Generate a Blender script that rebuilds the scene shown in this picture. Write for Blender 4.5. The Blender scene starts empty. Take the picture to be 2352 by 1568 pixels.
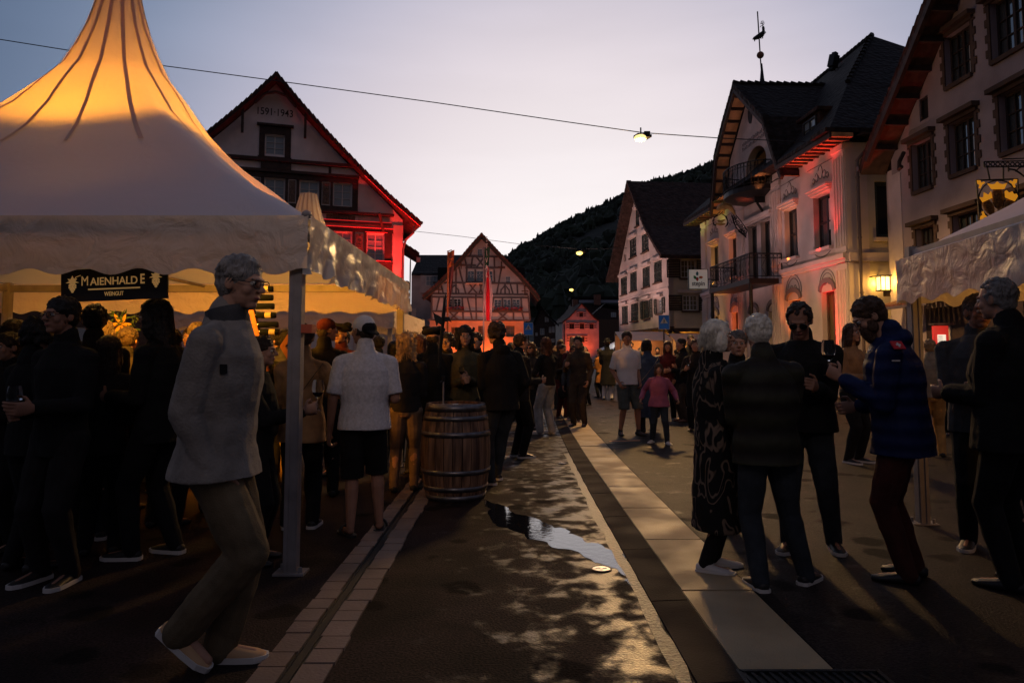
import bpy, bmesh, math, random
from mathutils import Vector, Matrix, noise
from mathutils.geometry import tessellate_polygon
random.seed(7)
R = math.radians
S = bpy.context.scene
COL = S.collection
# ---------------------------------------------------------------- camera
CAMZ, PITCH, FPX, PY0 = 1.42, R(4.2), 1633.3, 694.0     # pixel units of a 2352 x 1568 frame
cam = bpy.data.cameras.new('camera'); camo = bpy.data.objects.new('camera', cam); COL.objects.link(camo)
camo.location = (0, 0, CAMZ); camo.rotation_euler = (R(90) + PITCH, 0, 0)
cam.sensor_width = 36; cam.lens = 25; cam.shift_y = -(784 - PY0) / 2352; cam.clip_start = .05; cam.clip_end = 6000
S.camera = camo
S.view_settings.view_transform = 'Standard'; S.view_settings.look = 'None'
S.view_settings.exposure = 0; S.view_settings.gamma = 1; S.view_settings.use_curve_mapping = False
S.cycles.use_denoising = True
S.cycles.max_bounces = 6; S.cycles.diffuse_bounces = 2; S.cycles.glossy_bounces = 3; S.cycles.transmission_bounces = 5
S.cycles.transparent_max_bounces = 8; S.cycles.sample_clamp_indirect = 4
S.cycles.caustics_reflective = False; S.cycles.caustics_refractive = False
# ---------------------------------------------------------------- world: afterglow low ahead, dark behind
W = bpy.data.worlds.new('World'); S.world = W; W.use_nodes = True
wn = W.node_tree.nodes; wl = W.node_tree.links; wn.clear()
wo = wn.new('ShaderNodeOutputWorld'); wb = wn.new('ShaderNodeBackground'); tc = wn.new('ShaderNodeTexCoord')
nm = wn.new('ShaderNodeVectorMath'); nm.operation = 'NORMALIZE'; wl.new(tc.outputs['Generated'], nm.inputs[0])
dt = wn.new('ShaderNodeVectorMath'); dt.operation = 'DOT_PRODUCT'; wl.new(nm.outputs[0], dt.inputs[0])
G = Vector((.09, 1, .03)).normalized(); dt.inputs[1].default_value = G
ac = wn.new('ShaderNodeMath'); ac.operation = 'ARCCOSINE'; wl.new(dt.outputs['Value'], ac.inputs[0])
dv = wn.new('ShaderNodeMath'); dv.operation = 'DIVIDE'; wl.new(ac.outputs[0], dv.inputs[0]); dv.inputs[1].default_value = math.pi
rp = wn.new('ShaderNodeValToRGB'); wl.new(dv.outputs[0], rp.inputs[0]); rp.color_ramp.interpolation = 'B_SPLINE'
STOPS = [(0, (1.04, .95, .90)), (10, (.96, .90, .91)), (18, (.86, .77, .79)), (25, (.66, .60, .67)), (31, (.45, .45, .57)),
         (39, (.19, .25, .37)), (48, (.085, .13, .22)), (70, (.115, .13, .195)), (105, (.085, .088, .125)), (180, (.084, .072, .084))]
el = rp.color_ramp.elements
while len(el) > 1: el.remove(el[-1])
for i, (a, c) in enumerate(STOPS):
    e = el[0] if i == 0 else el.new(a / 180)
    e.position = a / 180; e.color = (*c, 1)
# faint streaks of high cloud
cn = wn.new('ShaderNodeTexNoise'); cn.inputs['Scale'].default_value = 2.2; cn.inputs['Detail'].default_value = 5
mp = wn.new('ShaderNodeMapping'); mp.inputs['Scale'].default_value = (1, 1, 5); wl.new(nm.outputs[0], mp.inputs[0]); wl.new(mp.outputs[0], cn.inputs['Vector'])
cr = wn.new('ShaderNodeMapRange'); cr.inputs['From Min'].default_value = .42; cr.inputs['From Max'].default_value = .7
cr.inputs['To Min'].default_value = 1; cr.inputs['To Max'].default_value = 1.07; wl.new(cn.outputs['Fac'], cr.inputs[0])
ml = wn.new('ShaderNodeVectorMath'); ml.operation = 'SCALE'; wl.new(rp.outputs[0], ml.inputs[0]); wl.new(cr.outputs[0], ml.inputs['Scale'])
wl.new(ml.outputs[0], wb.inputs[0]); wb.inputs[1].default_value = 1.0; wl.new(wb.outputs[0], wo.inputs[0])

# ---------------------------------------------------------------- pixel helpers
FW = Vector((0, math.cos(PITCH), math.sin(PITCH))); UP = Vector((0, -math.sin(PITCH), math.cos(PITCH)))
CAM = Vector((0, 0, CAMZ))
def ray(px, py): return FW + Vector((1, 0, 0)) * ((px - 1176) / FPX) + UP * ((PY0 - py) / FPX)
def G0(px, py, z=0):                                    # point of the plane at height z under a pixel
    r = ray(px, py); t = (z - CAMZ) / r.z; return CAM + r * t
def AT(px, py, Y):                                      # point at depth Y
    r = ray(px, py); return CAM + r * (Y / r.y)
def proj(p):
    v = Vector(p) - CAM; d = v.dot(FW); return 1176 + FPX * v.x / d, PY0 - FPX * v.dot(UP) / d
CR = {1: (0, 0, 2.09), 2: (450, 150, 2.6133), 3: (950, 500, 3.92), 4: (1450, 400, 3.136), 5: (1700, 0, 3.136),
      6: (1680, 350, 2.9037), 7: (2100, 0, 3.485), 8: (2100, 400, 3.485)}
def C(k, x, y): a, b, s = CR[k]; return (a + x / s) * .9408, (b + y / s) * .9408

# ---------------------------------------------------------------- materials
M = {}
def mat(name, col, rough=.8, metal=0, nscale=0, namt=0, bump=0, bscale=None, emit=None, estr=0, trans=0, spec=.5, col2=None, alpha=1, ior=1.45):
    m = bpy.data.materials.new(name); m.use_nodes = True; n = m.node_tree.nodes; l = m.node_tree.links
    b = n['Principled BSDF']; b.inputs['Base Color'].default_value = (*col, 1); b.inputs['Roughness'].default_value = rough
    b.inputs['Metallic'].default_value = metal; b.inputs['Specular IOR Level'].default_value = spec; b.inputs['IOR'].default_value = ior
    if trans: b.inputs['Transmission Weight'].default_value = trans
    if emit: b.inputs['Emission Color'].default_value = (*emit, 1); b.inputs['Emission Strength'].default_value = estr
    if nscale:
        t = n.new('ShaderNodeTexCoord'); no = n.new('ShaderNodeTexNoise'); no.inputs['Scale'].default_value = nscale
        no.inputs['Detail'].default_value = 6; l.new(t.outputs['Object'], no.inputs['Vector'])
        mr = n.new('ShaderNodeMapRange'); mr.inputs['From Min'].default_value = .3; mr.inputs['From Max'].default_value = .7
        mr.inputs['To Min'].default_value = 0; mr.inputs['To Max'].default_value = 1; l.new(no.outputs['Fac'], mr.inputs[0])
        mx = n.new('ShaderNodeMix'); mx.data_type = 'RGBA'; l.new(mr.outputs[0], mx.inputs['Factor'])
        c2 = col2 or tuple(max(0, c * (1 - namt)) for c in col)
        mx.inputs[6].default_value = (*c2, 1); mx.inputs[7].default_value = (*(min(1, c * (1 + namt * .5)) for c in col), 1)
        l.new(mx.outputs[2], b.inputs['Base Color'])
        if bump:
            n2 = n.new('ShaderNodeTexNoise'); n2.inputs['Scale'].default_value = bscale or nscale * 4; n2.inputs['Detail'].default_value = 5
            l.new(t.outputs['Object'], n2.inputs['Vector'])
            bp = n.new('ShaderNodeBump'); bp.inputs['Strength'].default_value = min(1, bump); bp.inputs['Distance'].default_value = .02
            l.new(n2.outputs['Fac'], bp.inputs['Height']); l.new(bp.outputs[0], b.inputs['Normal'])
    M[name] = m; return m
def cloth(name, col, amt=.35, rough=.9, ns=9, bump=.3, bs=150): return mat(name, col, rough, nscale=ns, namt=amt, bump=bump, bscale=bs, spec=.25)

# ---------------------------------------------------------------- mesh builder
ORI = {}
class MB:
    def __init__(s): s.v = []; s.f = []
    def add(s, vs, fs):
        k = len(s.v); s.v += [Vector(v) for v in vs]; s.f += [tuple(i + k for i in f) for f in fs]; return s
    def hexa(s, p): return s.add(p, [(0, 1, 2, 3), (7, 6, 5, 4), (0, 4, 5, 1), (1, 5, 6, 2), (2, 6, 7, 3), (3, 7, 4, 0)])
    def box(s, c, d, rz=0, M4=None):
        x, y, z = d[0] / 2, d[1] / 2, d[2] / 2
        p = [Vector(q) for q in ((-x, -y, -z), (-x, y, -z), (x, y, -z), (x, -y, -z), (-x, -y, z), (-x, y, z), (x, y, z), (x, -y, z))]
        m = M4 or Matrix.Rotation(rz, 4, 'Z')
        return s.hexa([(m @ q) + Vector(c) for q in p])
    def tube(s, pts, r, n=8, caps=True):
        pts = [Vector(p) for p in pts]; k = len(s.v); m = len(pts); rr = r if isinstance(r, (list, tuple)) else [r] * m
        a = None
        for i, p in enumerate(pts):
            t = (pts[min(i + 1, m - 1)] - pts[max(i - 1, 0)]).normalized()
            if a is None: a = t.orthogonal().normalized()
            a = (a - t * a.dot(t)); a = a.normalized() if a.length > 1e-6 else t.orthogonal().normalized()
            b = t.cross(a)
            for j in range(n):
                q = 2 * math.pi * j / n; s.v.append(p + (a * math.cos(q) + b * math.sin(q)) * rr[i])
        for i in range(m - 1):
            for j in range(n):
                s.f.append((k + i * n + j, k + i * n + (j + 1) % n, k + (i + 1) * n + (j + 1) % n, k + (i + 1) * n + j))
        if caps: s.f.append(tuple(k + j for j in reversed(range(n)))); s.f.append(tuple(k + (m - 1) * n + j for j in range(n)))
        return s
    def lathe(s, c, prof, n=20, caps=True):              # prof: (r, z) pairs
        k = len(s.v); c = Vector(c)
        for r, z in prof:
            for j in range(n): q = 2 * math.pi * j / n; s.v.append(c + Vector((r * math.cos(q), r * math.sin(q), z)))
        for i in range(len(prof) - 1):
            for j in range(n): s.f.append((k + i * n + j, k + i * n + (j + 1) % n, k + (i + 1) * n + (j + 1) % n, k + (i + 1) * n + j))
        if caps: s.f.append(tuple(k + j for j in reversed(range(n)))); s.f.append(tuple(k + (len(prof) - 1) * n + j for j in range(n)))
        return s
    def loft(s, rings, n=14):                            # rings: (centre, vecA, vecB); closed with fans
        k = len(s.v)
        for c, a, b in rings:
            c, a, b = Vector(c), Vector(a), Vector(b)
            for j in range(n): q = 2 * math.pi * j / n; s.v.append(c + a * math.cos(q) + b * math.sin(q))
        m = len(rings)
        for i in range(m - 1):
            for j in range(n): s.f.append((k + i * n + j, k + i * n + (j + 1) % n, k + (i + 1) * n + (j + 1) % n, k + (i + 1) * n + j))
        s.f.append(tuple(k + j for j in reversed(range(n)))); s.f.append(tuple(k + (m - 1) * n + j for j in range(n)))
        return s
    def cap(s, p0, r0, p1, r1, n=12, sc=1.0):            # tapered capsule
        p0, p1 = Vector(p0), Vector(p1); t = p1 - p0; L = t.length
        t = t / L if L > 1e-6 else Vector((0, 0, 1)); a = t.cross(Vector((1, 0, 0)))
        a = a.normalized() if a.length > .1 else t.orthogonal().normalized(); b = t.cross(a)
        rings = []
        for q in (-85, -60, -35, -10): rings.append((p0 + t * r0 * math.sin(R(q)), r0 * math.cos(R(q))))
        for u in (.25, .5, .75): rings.append((p0 + t * L * u, r0 + (r1 - r0) * u))
        for q in (10, 35, 60, 85): rings.append((p1 + t * r1 * math.sin(R(q)), r1 * math.cos(R(q))))
        return s.loft([(c, a * r * sc, b * r) for c, r in rings], n)
    def ell(s, c, r, M3=None, n=14, m=9):
        m3 = M3 or Matrix.Identity(3); c = Vector(c); rings = []
        for i in range(m):
            q = -math.pi / 2 + math.pi * (i + .35) / (m - .3)
            rings.append((c + m3 @ Vector((0, 0, r[2] * math.sin(q))), m3 @ Vector((r[0] * math.cos(q), 0, 0)), m3 @ Vector((0, r[1] * math.cos(q), 0))))
        return s.loft(rings, n)
    def build(s, name, m, parent=None, smooth=False, loc=None, fix=True):
        me = bpy.data.meshes.new(name); o = bpy.data.objects.new(name, me); COL.objects.link(o)
        org = Vector((0, 0, 0))
        if parent: org = ORI.get(parent.name, org); o.parent = parent
        elif loc is not None: org = Vector(loc); o.location = org
        ORI[o.name] = org
        me.from_pydata([v - org for v in s.v], [], s.f)
        if fix:
            bm = bmesh.new(); bm.from_mesh(me); bmesh.ops.recalc_face_normals(bm, faces=bm.faces); bm.to_mesh(me); bm.free()
        if smooth: me.polygons.foreach_set('use_smooth', [True] * len(me.polygons))
        if m: me.materials.append(M[m] if isinstance(m, str) else m)
        me.update(); return o
def tag(o, label=None, cat=None, group=None, kind=None):
    if label: o['label'] = label
    if cat: o['category'] = cat
    if group: o['group'] = group
    if kind: o['kind'] = kind
    return o
def thing(name, label, cat, loc=(0, 0, 0), group=None):
    o = bpy.data.objects.new(name, None); COL.objects.link(o); o.location = loc; o.empty_display_size = .1
    ORI[o.name] = Vector(loc); return tag(o, label, cat, group)
def light(kind, loc, energy, col, target=None, size=60, blend=.4, rad=.05, name='lamp'):
    d = bpy.data.lights.new(name, kind); d.energy = energy; d.color = col
    if kind == 'SPOT': d.spot_size = R(size); d.spot_blend = blend
    if kind in ('SPOT', 'POINT'): d.shadow_soft_size = rad
    if kind == 'AREA': d.size = size
    o = bpy.data.objects.new(name + '_light', d); COL.objects.link(o); o.location = loc
    if target is not None: o.rotation_euler = (Vector(target) - Vector(loc)).to_track_quat('-Z', 'Y').to_euler()
    return o
def text_mesh(name, body, size, m, parent, o, ax, ay, extrude=.004, bold=0, sx=1, shear=0, font=None, align='CENTER'):
    """lettering laid on the plane o + x*ax + y*ay"""
    cu = bpy.data.curves.new(name, 'FONT'); cu.body = body; cu.size = size; cu.align_x = align; cu.align_y = 'CENTER'
    cu.extrude = extrude; cu.offset = bold; cu.shear = shear
    ob = bpy.data.objects.new(name, cu); COL.objects.link(ob)
    me = bpy.data.meshes.new_from_object(ob.evaluated_get(bpy.context.evaluated_depsgraph_get()))
    bpy.data.objects.remove(ob)
    ax, ay = Vector(ax).normalized(), Vector(ay).normalized(); az = ax.cross(ay)
    org = ORI.get(parent.name, Vector()) if parent else Vector()
    for v in me.vertices: v.co = Vector(o) - org + ax * v.co.x * sx + ay * v.co.y + az * v.co.z
    me.materials.clear(); me.materials.append(M[m])
    t = bpy.data.objects.new(name, me); COL.objects.link(t)
    if parent: t.parent = parent
    ORI[t.name] = org; return t

# ---------------------------------------------------------------- facade frame
class Fac:
    def __init__(s, o, d):
        s.o = Vector((o[0], o[1], 0)); s.d = Vector((d[0], d[1], 0)).normalized(); n = Vector((s.d.y, -s.d.x, 0))
        s.n = n if n.dot(-s.o) > 0 else -n
    def P(s, u, z, d=0): return s.o + s.d * u + s.n * d + Vector((0, 0, z))
    def uv(s, px, py, d=0):
        r = ray(px, py); o = s.o + s.n * d; t = (o - CAM).dot(s.n) / r.dot(s.n); p = CAM + r * t
        return (p - o).dot(s.d), p.z
    def uc(s, k, x, y, d=0): return s.uv(*C(k, x, y), d)
def fbox(mb, F, u0, u1, z0, z1, d0, d1):
    return mb.hexa([F.P(u0, z0, d0), F.P(u0, z0, d1), F.P(u1, z0, d1), F.P(u1, z0, d0), F.P(u0, z1, d0), F.P(u0, z1, d1), F.P(u1, z1, d1), F.P(u1, z1, d0)])
def fprism(mb, F, poly, d0, d1):
    k = len(mb.v); n = len(poly)
    mb.v += [F.P(u, z, d1) for u, z in poly] + [F.P(u, z, d0) for u, z in poly]
    for t in tessellate_polygon([[Vector((u, z, 0)) for u, z in poly]]):
        mb.f.append((k + t[0], k + t[1], k + t[2])); mb.f.append((k + n + t[2], k + n + t[1], k + n + t[0]))
    for i in range(n): j = (i + 1) % n; mb.f.append((k + i, k + n + i, k + n + j, k + j))
    return mb
def fwall(mb, F, outer, holes, d0, d1):
    loops = [outer] + [[(a, c), (b, c), (b, d), (a, d)] for a, b, c, d in holes]
    flat = [p for lp in loops for p in lp]; n = len(flat); k = len(mb.v)
    mb.v += [F.P(u, z, d1) for u, z in flat] + [F.P(u, z, d0) for u, z in flat]
    for t in tessellate_polygon([[Vector((u, z, 0)) for u, z in lp] for lp in loops]):
        mb.f.append((k + t[0], k + t[1], k + t[2])); mb.f.append((k + n + t[2], k + n + t[1], k + n + t[0]))
    q = 0
    for lp in loops:
        m = len(lp)
        for i in range(m): a, b = q + i, q + (i + 1) % m; mb.f.append((k + a, k + n + a, k + n + b, k + b))
        q += m
    return mb
def fbeam(mb, F, a, b, w, d0, d1):
    a, b = Vector(a), Vector(b); t = (b - a).normalized(); q = Vector((-t.y, t.x)) * w / 2
    return fprism(mb, F, [tuple(a - q), tuple(b - q), tuple(b + q), tuple(a + q)], d0, d1)
# ================================================================ MATERIALS
CR.update({9: (1360, 680, 6.918), 10: (1200, 680, 6.533), 11: (560, 640, 7.127), 12: (1980, 600, 4.523)})
def asphalt(name, wet_x0, wet_x1, base, dry_r=.85, wet_r=.33, amount=.5):
    m = bpy.data.materials.new(name); m.use_nodes = True; n = m.node_tree.nodes; l = m.node_tree.links; b = n['Principled BSDF']
    t = n.new('ShaderNodeTexCoord'); sx = n.new('ShaderNodeSeparateXYZ'); l.new(t.outputs['Object'], sx.inputs[0])
    def mr(src, a, c, d, e, smooth=True):
        q = n.new('ShaderNodeMapRange'); q.interpolation_type = 'SMOOTHSTEP' if smooth else 'LINEAR'
        q.inputs['From Min'].default_value = a; q.inputs['From Max'].default_value = c; q.inputs['To Min'].default_value = d; q.inputs['To Max'].default_value = e
        l.new(src, q.inputs[0]); return q.outputs[0]
    def ma(op, a, c):
        q = n.new('ShaderNodeMath'); q.operation = op
        for i, v in enumerate((a, c)):
            if isinstance(v, (int, float)): q.inputs[i].default_value = v
            else: l.new(v, q.inputs[i])
        return q.outputs[0]
    def nz(sc, det=5, dist=0):
        q = n.new('ShaderNodeTexNoise'); q.inputs['Scale'].default_value = sc; q.inputs['Detail'].default_value = det; q.inputs['Distortion'].default_value = dist
        l.new(t.outputs['Object'], q.inputs['Vector']); return q.outputs['Fac']
    near = ma('MULTIPLY', mr(sx.outputs[0], wet_x0 - .9, wet_x0 + .8, 0, 1), mr(sx.outputs[0], wet_x1, wet_x1 + .3, 1, 0))
    w = ma('ADD', ma('MULTIPLY', near, amount), nz(4.2, 3, .35))
    w = ma('ADD', w, ma('MULTIPLY', nz(11, 5, .5), .38))
    wet = mr(w, .80, 1.16, 0, 1)
    # small dark splashes
    vo = n.new('ShaderNodeTexVoronoi'); vo.inputs['Scale'].default_value = 2.6; vo.inputs['Randomness'].default_value = 1
    wv = n.new('ShaderNodeTexNoise'); wv.inputs['Scale'].default_value = 5; l.new(t.outputs['Object'], wv.inputs['Vector'])
    mxv = n.new('ShaderNodeMix'); mxv.data_type = 'VECTOR'; mxv.inputs['Factor'].default_value = .16
    l.new(t.outputs['Object'], mxv.inputs[4]); l.new(wv.outputs['Color'], mxv.inputs[5]); l.new(mxv.outputs[1], vo.inputs['Vector'])
    spot = ma('MULTIPLY', mr(vo.outputs['Distance'], .20, .34, 1, 0), mr(nz(.9, 2), .44, .50, 0, 1))
    rough = ma('SUBTRACT', mr(wet, 0, 1, dry_r, wet_r), 0)
    rough = ma('ADD', rough, ma('MULTIPLY', spot, .25)); l.new(rough, b.inputs['Roughness'])
    grain = nz(75, 4); gr = mr(grain, .32, .68, .2, 2.1, False)
    big = mr(nz(1.7, 6, .6), .3, .7, .55, 1.45)
    dark = ma('MULTIPLY', mr(wet, 0, 1, 1, .6), mr(spot, 0, 1, 1, .4))
    k = ma('MULTIPLY', ma('MULTIPLY', gr, big), dark)
    vm = n.new('ShaderNodeVectorMath'); vm.operation = 'SCALE'; vm.inputs[0].default_value = base; l.new(k, vm.inputs['Scale'])
    l.new(vm.outputs[0], b.inputs['Base Color'])
    bp = n.new('ShaderNodeBump'); bp.inputs['Distance'].default_value = .010; l.new(grain, bp.inputs['Height'])
    l.new(mr(wet, 0, 1, .8, .28), bp.inputs['Strength']); l.new(bp.outputs[0], b.inputs['Normal'])
    l.new(mr(wet, 0, 1, .12, .27), b.inputs['Specular IOR Level'])
    M[name] = m
asphalt('asphalt', .0, 1.1, (.018, .0115, .0105), amount=.32)
asphalt('road', 1.2, 2.2, (.016, .011, .010), .6, .40, .10)
def slab(name, base, rough, wetr, gsc=90):
    m = mat(name, base, rough, nscale=1.5, namt=.35); n = m.node_tree.nodes; l = m.node_tree.links; b = n['Principled BSDF']
    t = n.new('ShaderNodeTexCoord'); a = n.new('ShaderNodeTexNoise'); a.inputs['Scale'].default_value = gsc; a.inputs['Detail'].default_value = 4
    l.new(t.outputs['Object'], a.inputs['Vector']); bp = n.new('ShaderNodeBump'); bp.inputs['Strength'].default_value = .7; bp.inputs['Distance'].default_value = .006
    l.new(a.outputs['Fac'], bp.inputs['Height']); l.new(bp.outputs[0], b.inputs['Normal'])
    q = n.new('ShaderNodeTexNoise'); q.inputs['Scale'].default_value = 2.2; l.new(t.outputs['Object'], q.inputs['Vector'])
    r = n.new('ShaderNodeMapRange'); r.inputs['From Min'].default_value = .35; r.inputs['From Max'].default_value = .65
    r.inputs['To Min'].default_value = wetr; r.inputs['To Max'].default_value = rough; b.inputs['Specular IOR Level'].default_value = .3 if base[0] > .1 else .12; l.new(q.outputs['Fac'], r.inputs[0]); l.new(r.outputs[0], b.inputs['Roughness'])
slab('granite', (.37, .275, .165), .75, .42)
slab('kerbstone', (.035, .025, .021), .95, .75)
slab('sett', (.22, .16, .135), .75, .45, 60)
mat('water', (.012, .012, .015), .035, nscale=30, namt=.1, bump=.06, bscale=16, spec=1.0, ior=1.6)
mat('wet_film', (.03, .025, .02), .42, nscale=60, namt=.5, bump=.5, bscale=50, spec=.55, ior=1.5)
mat('iron', (.035, .033, .035), .45, .7, nscale=30, namt=.4, bump=.3)
mat('black_iron', (.012, .011, .012), .5, .3)
mat('slot', (.006, .005, .005), .6)
mat('steel', (.45, .46, .50), .35, .85, nscale=14, namt=.2)
mat('alu', (.27, .24, .235), .5, .2, nscale=7, namt=.25)
mat('forest', (.020, .030, .018), .95, nscale=.02, namt=.85, col2=(.008, .011, .009))
mat('meadow', (.010, .013, .008), 1, nscale=.02, namt=.6)
mat('orange_paint', (.5, .16, .04), .6, nscale=20, namt=.5)
# ================================================================ GROUND
def sheet(name, pts, z, m, kind='structure'):
    mb = MB(); k = len(pts); mb.v = [Vector((x, y, z)) for x, y in pts]
    for t in tessellate_polygon([[Vector((x, y, 0)) for x, y in pts]]): mb.f.append(tuple(t))
    o = mb.build(name, m, fix=False)
    if o.data.polygons[0].normal.z < 0: o.data.flip_normals()
    return tag(o, kind=kind)
sheet('ground', [(-1500, -300), (1500, -300), (1500, 1600), (-1500, 1600)], 0, 'asphalt')
def bend(Y): return .0013 * max(0, Y - 6) ** 2 if Y < 40 else .0013 * 34 ** 2 + (Y - 40) * .088     # the kerb drifts right far down the street
def band(x0, x1, y0, y1, n=24): 
    ys = [y0 + (y1 - y0) * i / n for i in range(n + 1)]
    return [(x0 + bend(y), y) for y in ys] + [(x1 + bend(y), y) for y in reversed(ys)]
sheet('road', [(1.46 + bend(y), y) for y in (-5, 0, 6, 10, 15, 20, 30, 40, 70)] + [(14, 70), (30, 20), (30, -5)], .004, 'road')
mb = MB(); y = 3.30; rnd = random.Random(3); L = [1.08, 1.18, 1.12, 1.05]; i = 0
while y < 48:
    ln = L[i % 4]; a, c = y + .011, y + ln - .011; h = .012 + rnd.uniform(-.003, .003)
    xa, xb = 1.022, 1.445
    mb.hexa([Vector(p) for p in ((xa + bend(a), a, .001), (xa + bend(c), c, .001), (xb + bend(c), c, .001), (xb + bend(a), a, .001),
             (xa + bend(a), a, h), (xa + bend(c), c, h), (xb + bend(c), c, h), (xb + bend(a), a, h))]); y += ln; i += 1
tag(mb.build('pavement_strip', 'granite'), kind='structure')
mb = MB(); y = 1.0
while y < 48:
    ln = rnd.uniform(.95, 1.2); a, c = y + .006, y + ln - .006
    mb.hexa([Vector(p) for p in ((.80 + bend(a), a, .001), (.80 + bend(c), c, .001), (1.008 + bend(c), c, .001), (1.008 + bend(a), a, .001),
             (.80 + bend(a), a, .012), (.80 + bend(c), c, .012), (1.008 + bend(c), c, .02), (1.008 + bend(a), a, .02))]); y += ln
tag(mb.build('kerb', 'kerbstone'), kind='structure')
sheet('kerb_joint', band(1.008, 1.022, 1, 48), .005, 'slot')
# running water along the kerb: narrow ragged film
mb = []; ys = [2.2 + i * .11 for i in range(75)]
lf = [(.735 - .03 * abs(noise.noise(Vector((y * 2.1, 0, 0)))) - .05 * abs(noise.noise(Vector((y * .7, 5, 0)))) + bend(y), y) for y in ys]
rt = [(.797 + .03 * noise.noise(Vector((y * 3, 9, 0))) + bend(y), y) for y in ys]
sheet('gutter_water', lf + rt[::-1], .004, 'wet_film')
# slot drain between two rows of setts on the left
for nme, x0, x1, s in (('gutter_setts', -.955, -.815, 11), ('gutter_setts', -1.15, -1.025, 12)):
    rnd = random.Random(s); mb = MB(); y = 2.6
    while y < 12:
        ln = rnd.uniform(.15, .24); h = .010 + rnd.uniform(0, .004); e = rnd.uniform(-.008, .008)
        mb.hexa([Vector(p) for p in ((x0 + e, y + .006, 0), (x0 + e, y + ln - .006, 0), (x1 + e, y + ln - .006, 0), (x1 + e, y + .006, 0),
                 (x0 + e, y + .006, h), (x0 + e, y + ln - .006, h), (x1 + e, y + ln - .006, h), (x1 + e, y + .006, h))]); y += ln
    tag(mb.build(nme, 'sett'), kind='structure')
sheet('slot_drain', [(-1.025, 2.5), (-.955, 2.5), (-.955, 12), (-1.025, 12)], .003, 'slot')
mb = MB()
for x in (-1.012, -.968): mb.box((x, 7, .006), (.006, 9, .012))
tag(mb.build('drain_rail', 'iron'), kind='structure')
# grate across the strip, bottom right
t = thing('drain_grate', 'dark iron slotted drain grate set across the end of the pale stone strip', 'drain grate', (1.3, 3.1, 0))
mb = MB(); mb.box((1.32, 3.28, .01), (.62, .02, .02)); mb.box((1.32, 2.86, .01), (.62, .02, .02)); mb.box((1.01, 3.07, .01), (.02, .44, .02)); mb.box((1.63, 3.07, .01), (.02, .44, .02)); mb.build('frame', 'iron', t)
mb = MB()
for i in range(15): mb.box((1.05 + i * .04, 3.07, .008), (.016, .40, .016), rz=.12)
mb.build('bars', 'iron', t); mb = MB(); mb.box((1.32, 3.07, .003), (.60, .40, .004)); mb.build('pit', 'slot', t)
# puddle
pts = [(1113, 1146), (1122, 1175), (1128, 1203), (1168, 1214), (1200, 1226), (1250, 1243), (1300, 1263), (1350, 1284), (1395, 1303), (1432, 1325), (1452, 1345),
       (1458, 1318), (1445, 1290), (1420, 1268), (1385, 1254), (1345, 1240), (1300, 1222), (1255, 1202), (1215, 1186), (1175, 1172), (1145, 1158)]
w = []
for i in range(len(pts)):
    a = G0(*pts[i]); b = G0(*pts[(i + 1) % len(pts)])
    for u in range(5):
        p = a.lerp(b, u / 5); q = noise.noise_vector(p * 6) * .06 + noise.noise_vector(p * 17) * .03; w.append((p.x + q.x, p.y + q.y * 1.6))
sheet('puddle', w, .003, 'water')
rnd = random.Random(5)
def cover(px, py, r, label, name='manhole_cover'):
    c = G0(px, py); t = thing(name, label, 'manhole cover', (c.x, c.y, 0))
    mb = MB(); mb.lathe(c, [(r, .001), (r, .009), (r * .86, .009), (r * .86, .004)], 28); mb.build('ring', 'iron', t)
    mb = MB(); mb.lathe(c, [(r * .82, .001), (r * .82, .007)], 28); mb.box(c + Vector((0, 0, .008)), (r * 1.1, .012, .006)); mb.box(c + Vector((0, 0, .008)), (.012, r * 1.1, .005)); mb.build('lid', 'steel', t)
cover(1381, 1307, .07, 'small round metal cover in the wet asphalt near the puddle')
cover(1291, 1064, .06, 'small round metal cover further up, left of the pale stone strip')
mb = MB(); a = G0(1400, 1014); b = G0(1470, 1012)
mb.hexa([Vector((a.x, a.y - .04, .005)), Vector((a.x, a.y + .04, .005)), Vector((b.x, b.y + .04, .005)), Vector((b.x, b.y - .04, .005)),
         Vector((a.x, a.y - .04, .008)), Vector((a.x, a.y + .04, .008)), Vector((b.x, b.y + .04, .008)), Vector((b.x, b.y - .04, .008))])
tag(mb.build('road_marking', 'orange_paint'), kind='structure')
# ================================================================ HILL
RID = [(-900, 790), (0, 770), (600, 745), (900, 715), (1000, 690), (1090, 640), (1165, 587), (1210, 556), (1260, 527), (1330, 489), (1400, 460), (1445, 441), (1500, 414), (1560, 394),
       (1650, 364), (1750, 335), (1900, 285), (2100, 250), (2400, 240), (3200, 260)]
YR = 900
def ridge(x):
    px = 1176 + x / YR * FPX
    for (a, b), (c, d) in zip(RID, RID[1:]):
        if a <= px <= c: return AT(px, b + (d - b) * (px - a) / (c - a), YR).z - 10
    return AT(px, RID[0][1] if px < 0 else RID[-1][1], YR).z - 10
def hill_z(x, y):
    t = (y - 130) / (YR - 130); q = x * YR / max(y, 1) if y < YR else x
    t = max(0, min(1, t)); s = t * t * (3 - 2 * t) * .35 + t * .65
    return ridge(x) * s + 8 * noise.noise(Vector((x * .012, y * .012, 0))) * t
mb = MB(); NX, NY = 110, 34
for j in range(NY + 1):
    y = 130 + (YR - 130) * j / NY
    for i in range(NX + 1): x = -1150 + 2300 * i / NX; mb.v.append(Vector((x, y, hill_z(x, y) - .3)))
for i in range(NX + 1): x = -1150 + 2300 * i / NX; mb.v.append(Vector((x, YR + 260, 0)))
for j in range(NY + 1):
    for i in range(NX): k = j * (NX + 1) + i; mb.f.append((k, k + 1, k + NX + 2, k + NX + 1))
tag(mb.build('hill', 'meadow', smooth=True, fix=False), kind='structure')
mb = MB(); rnd = random.Random(21)
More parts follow.
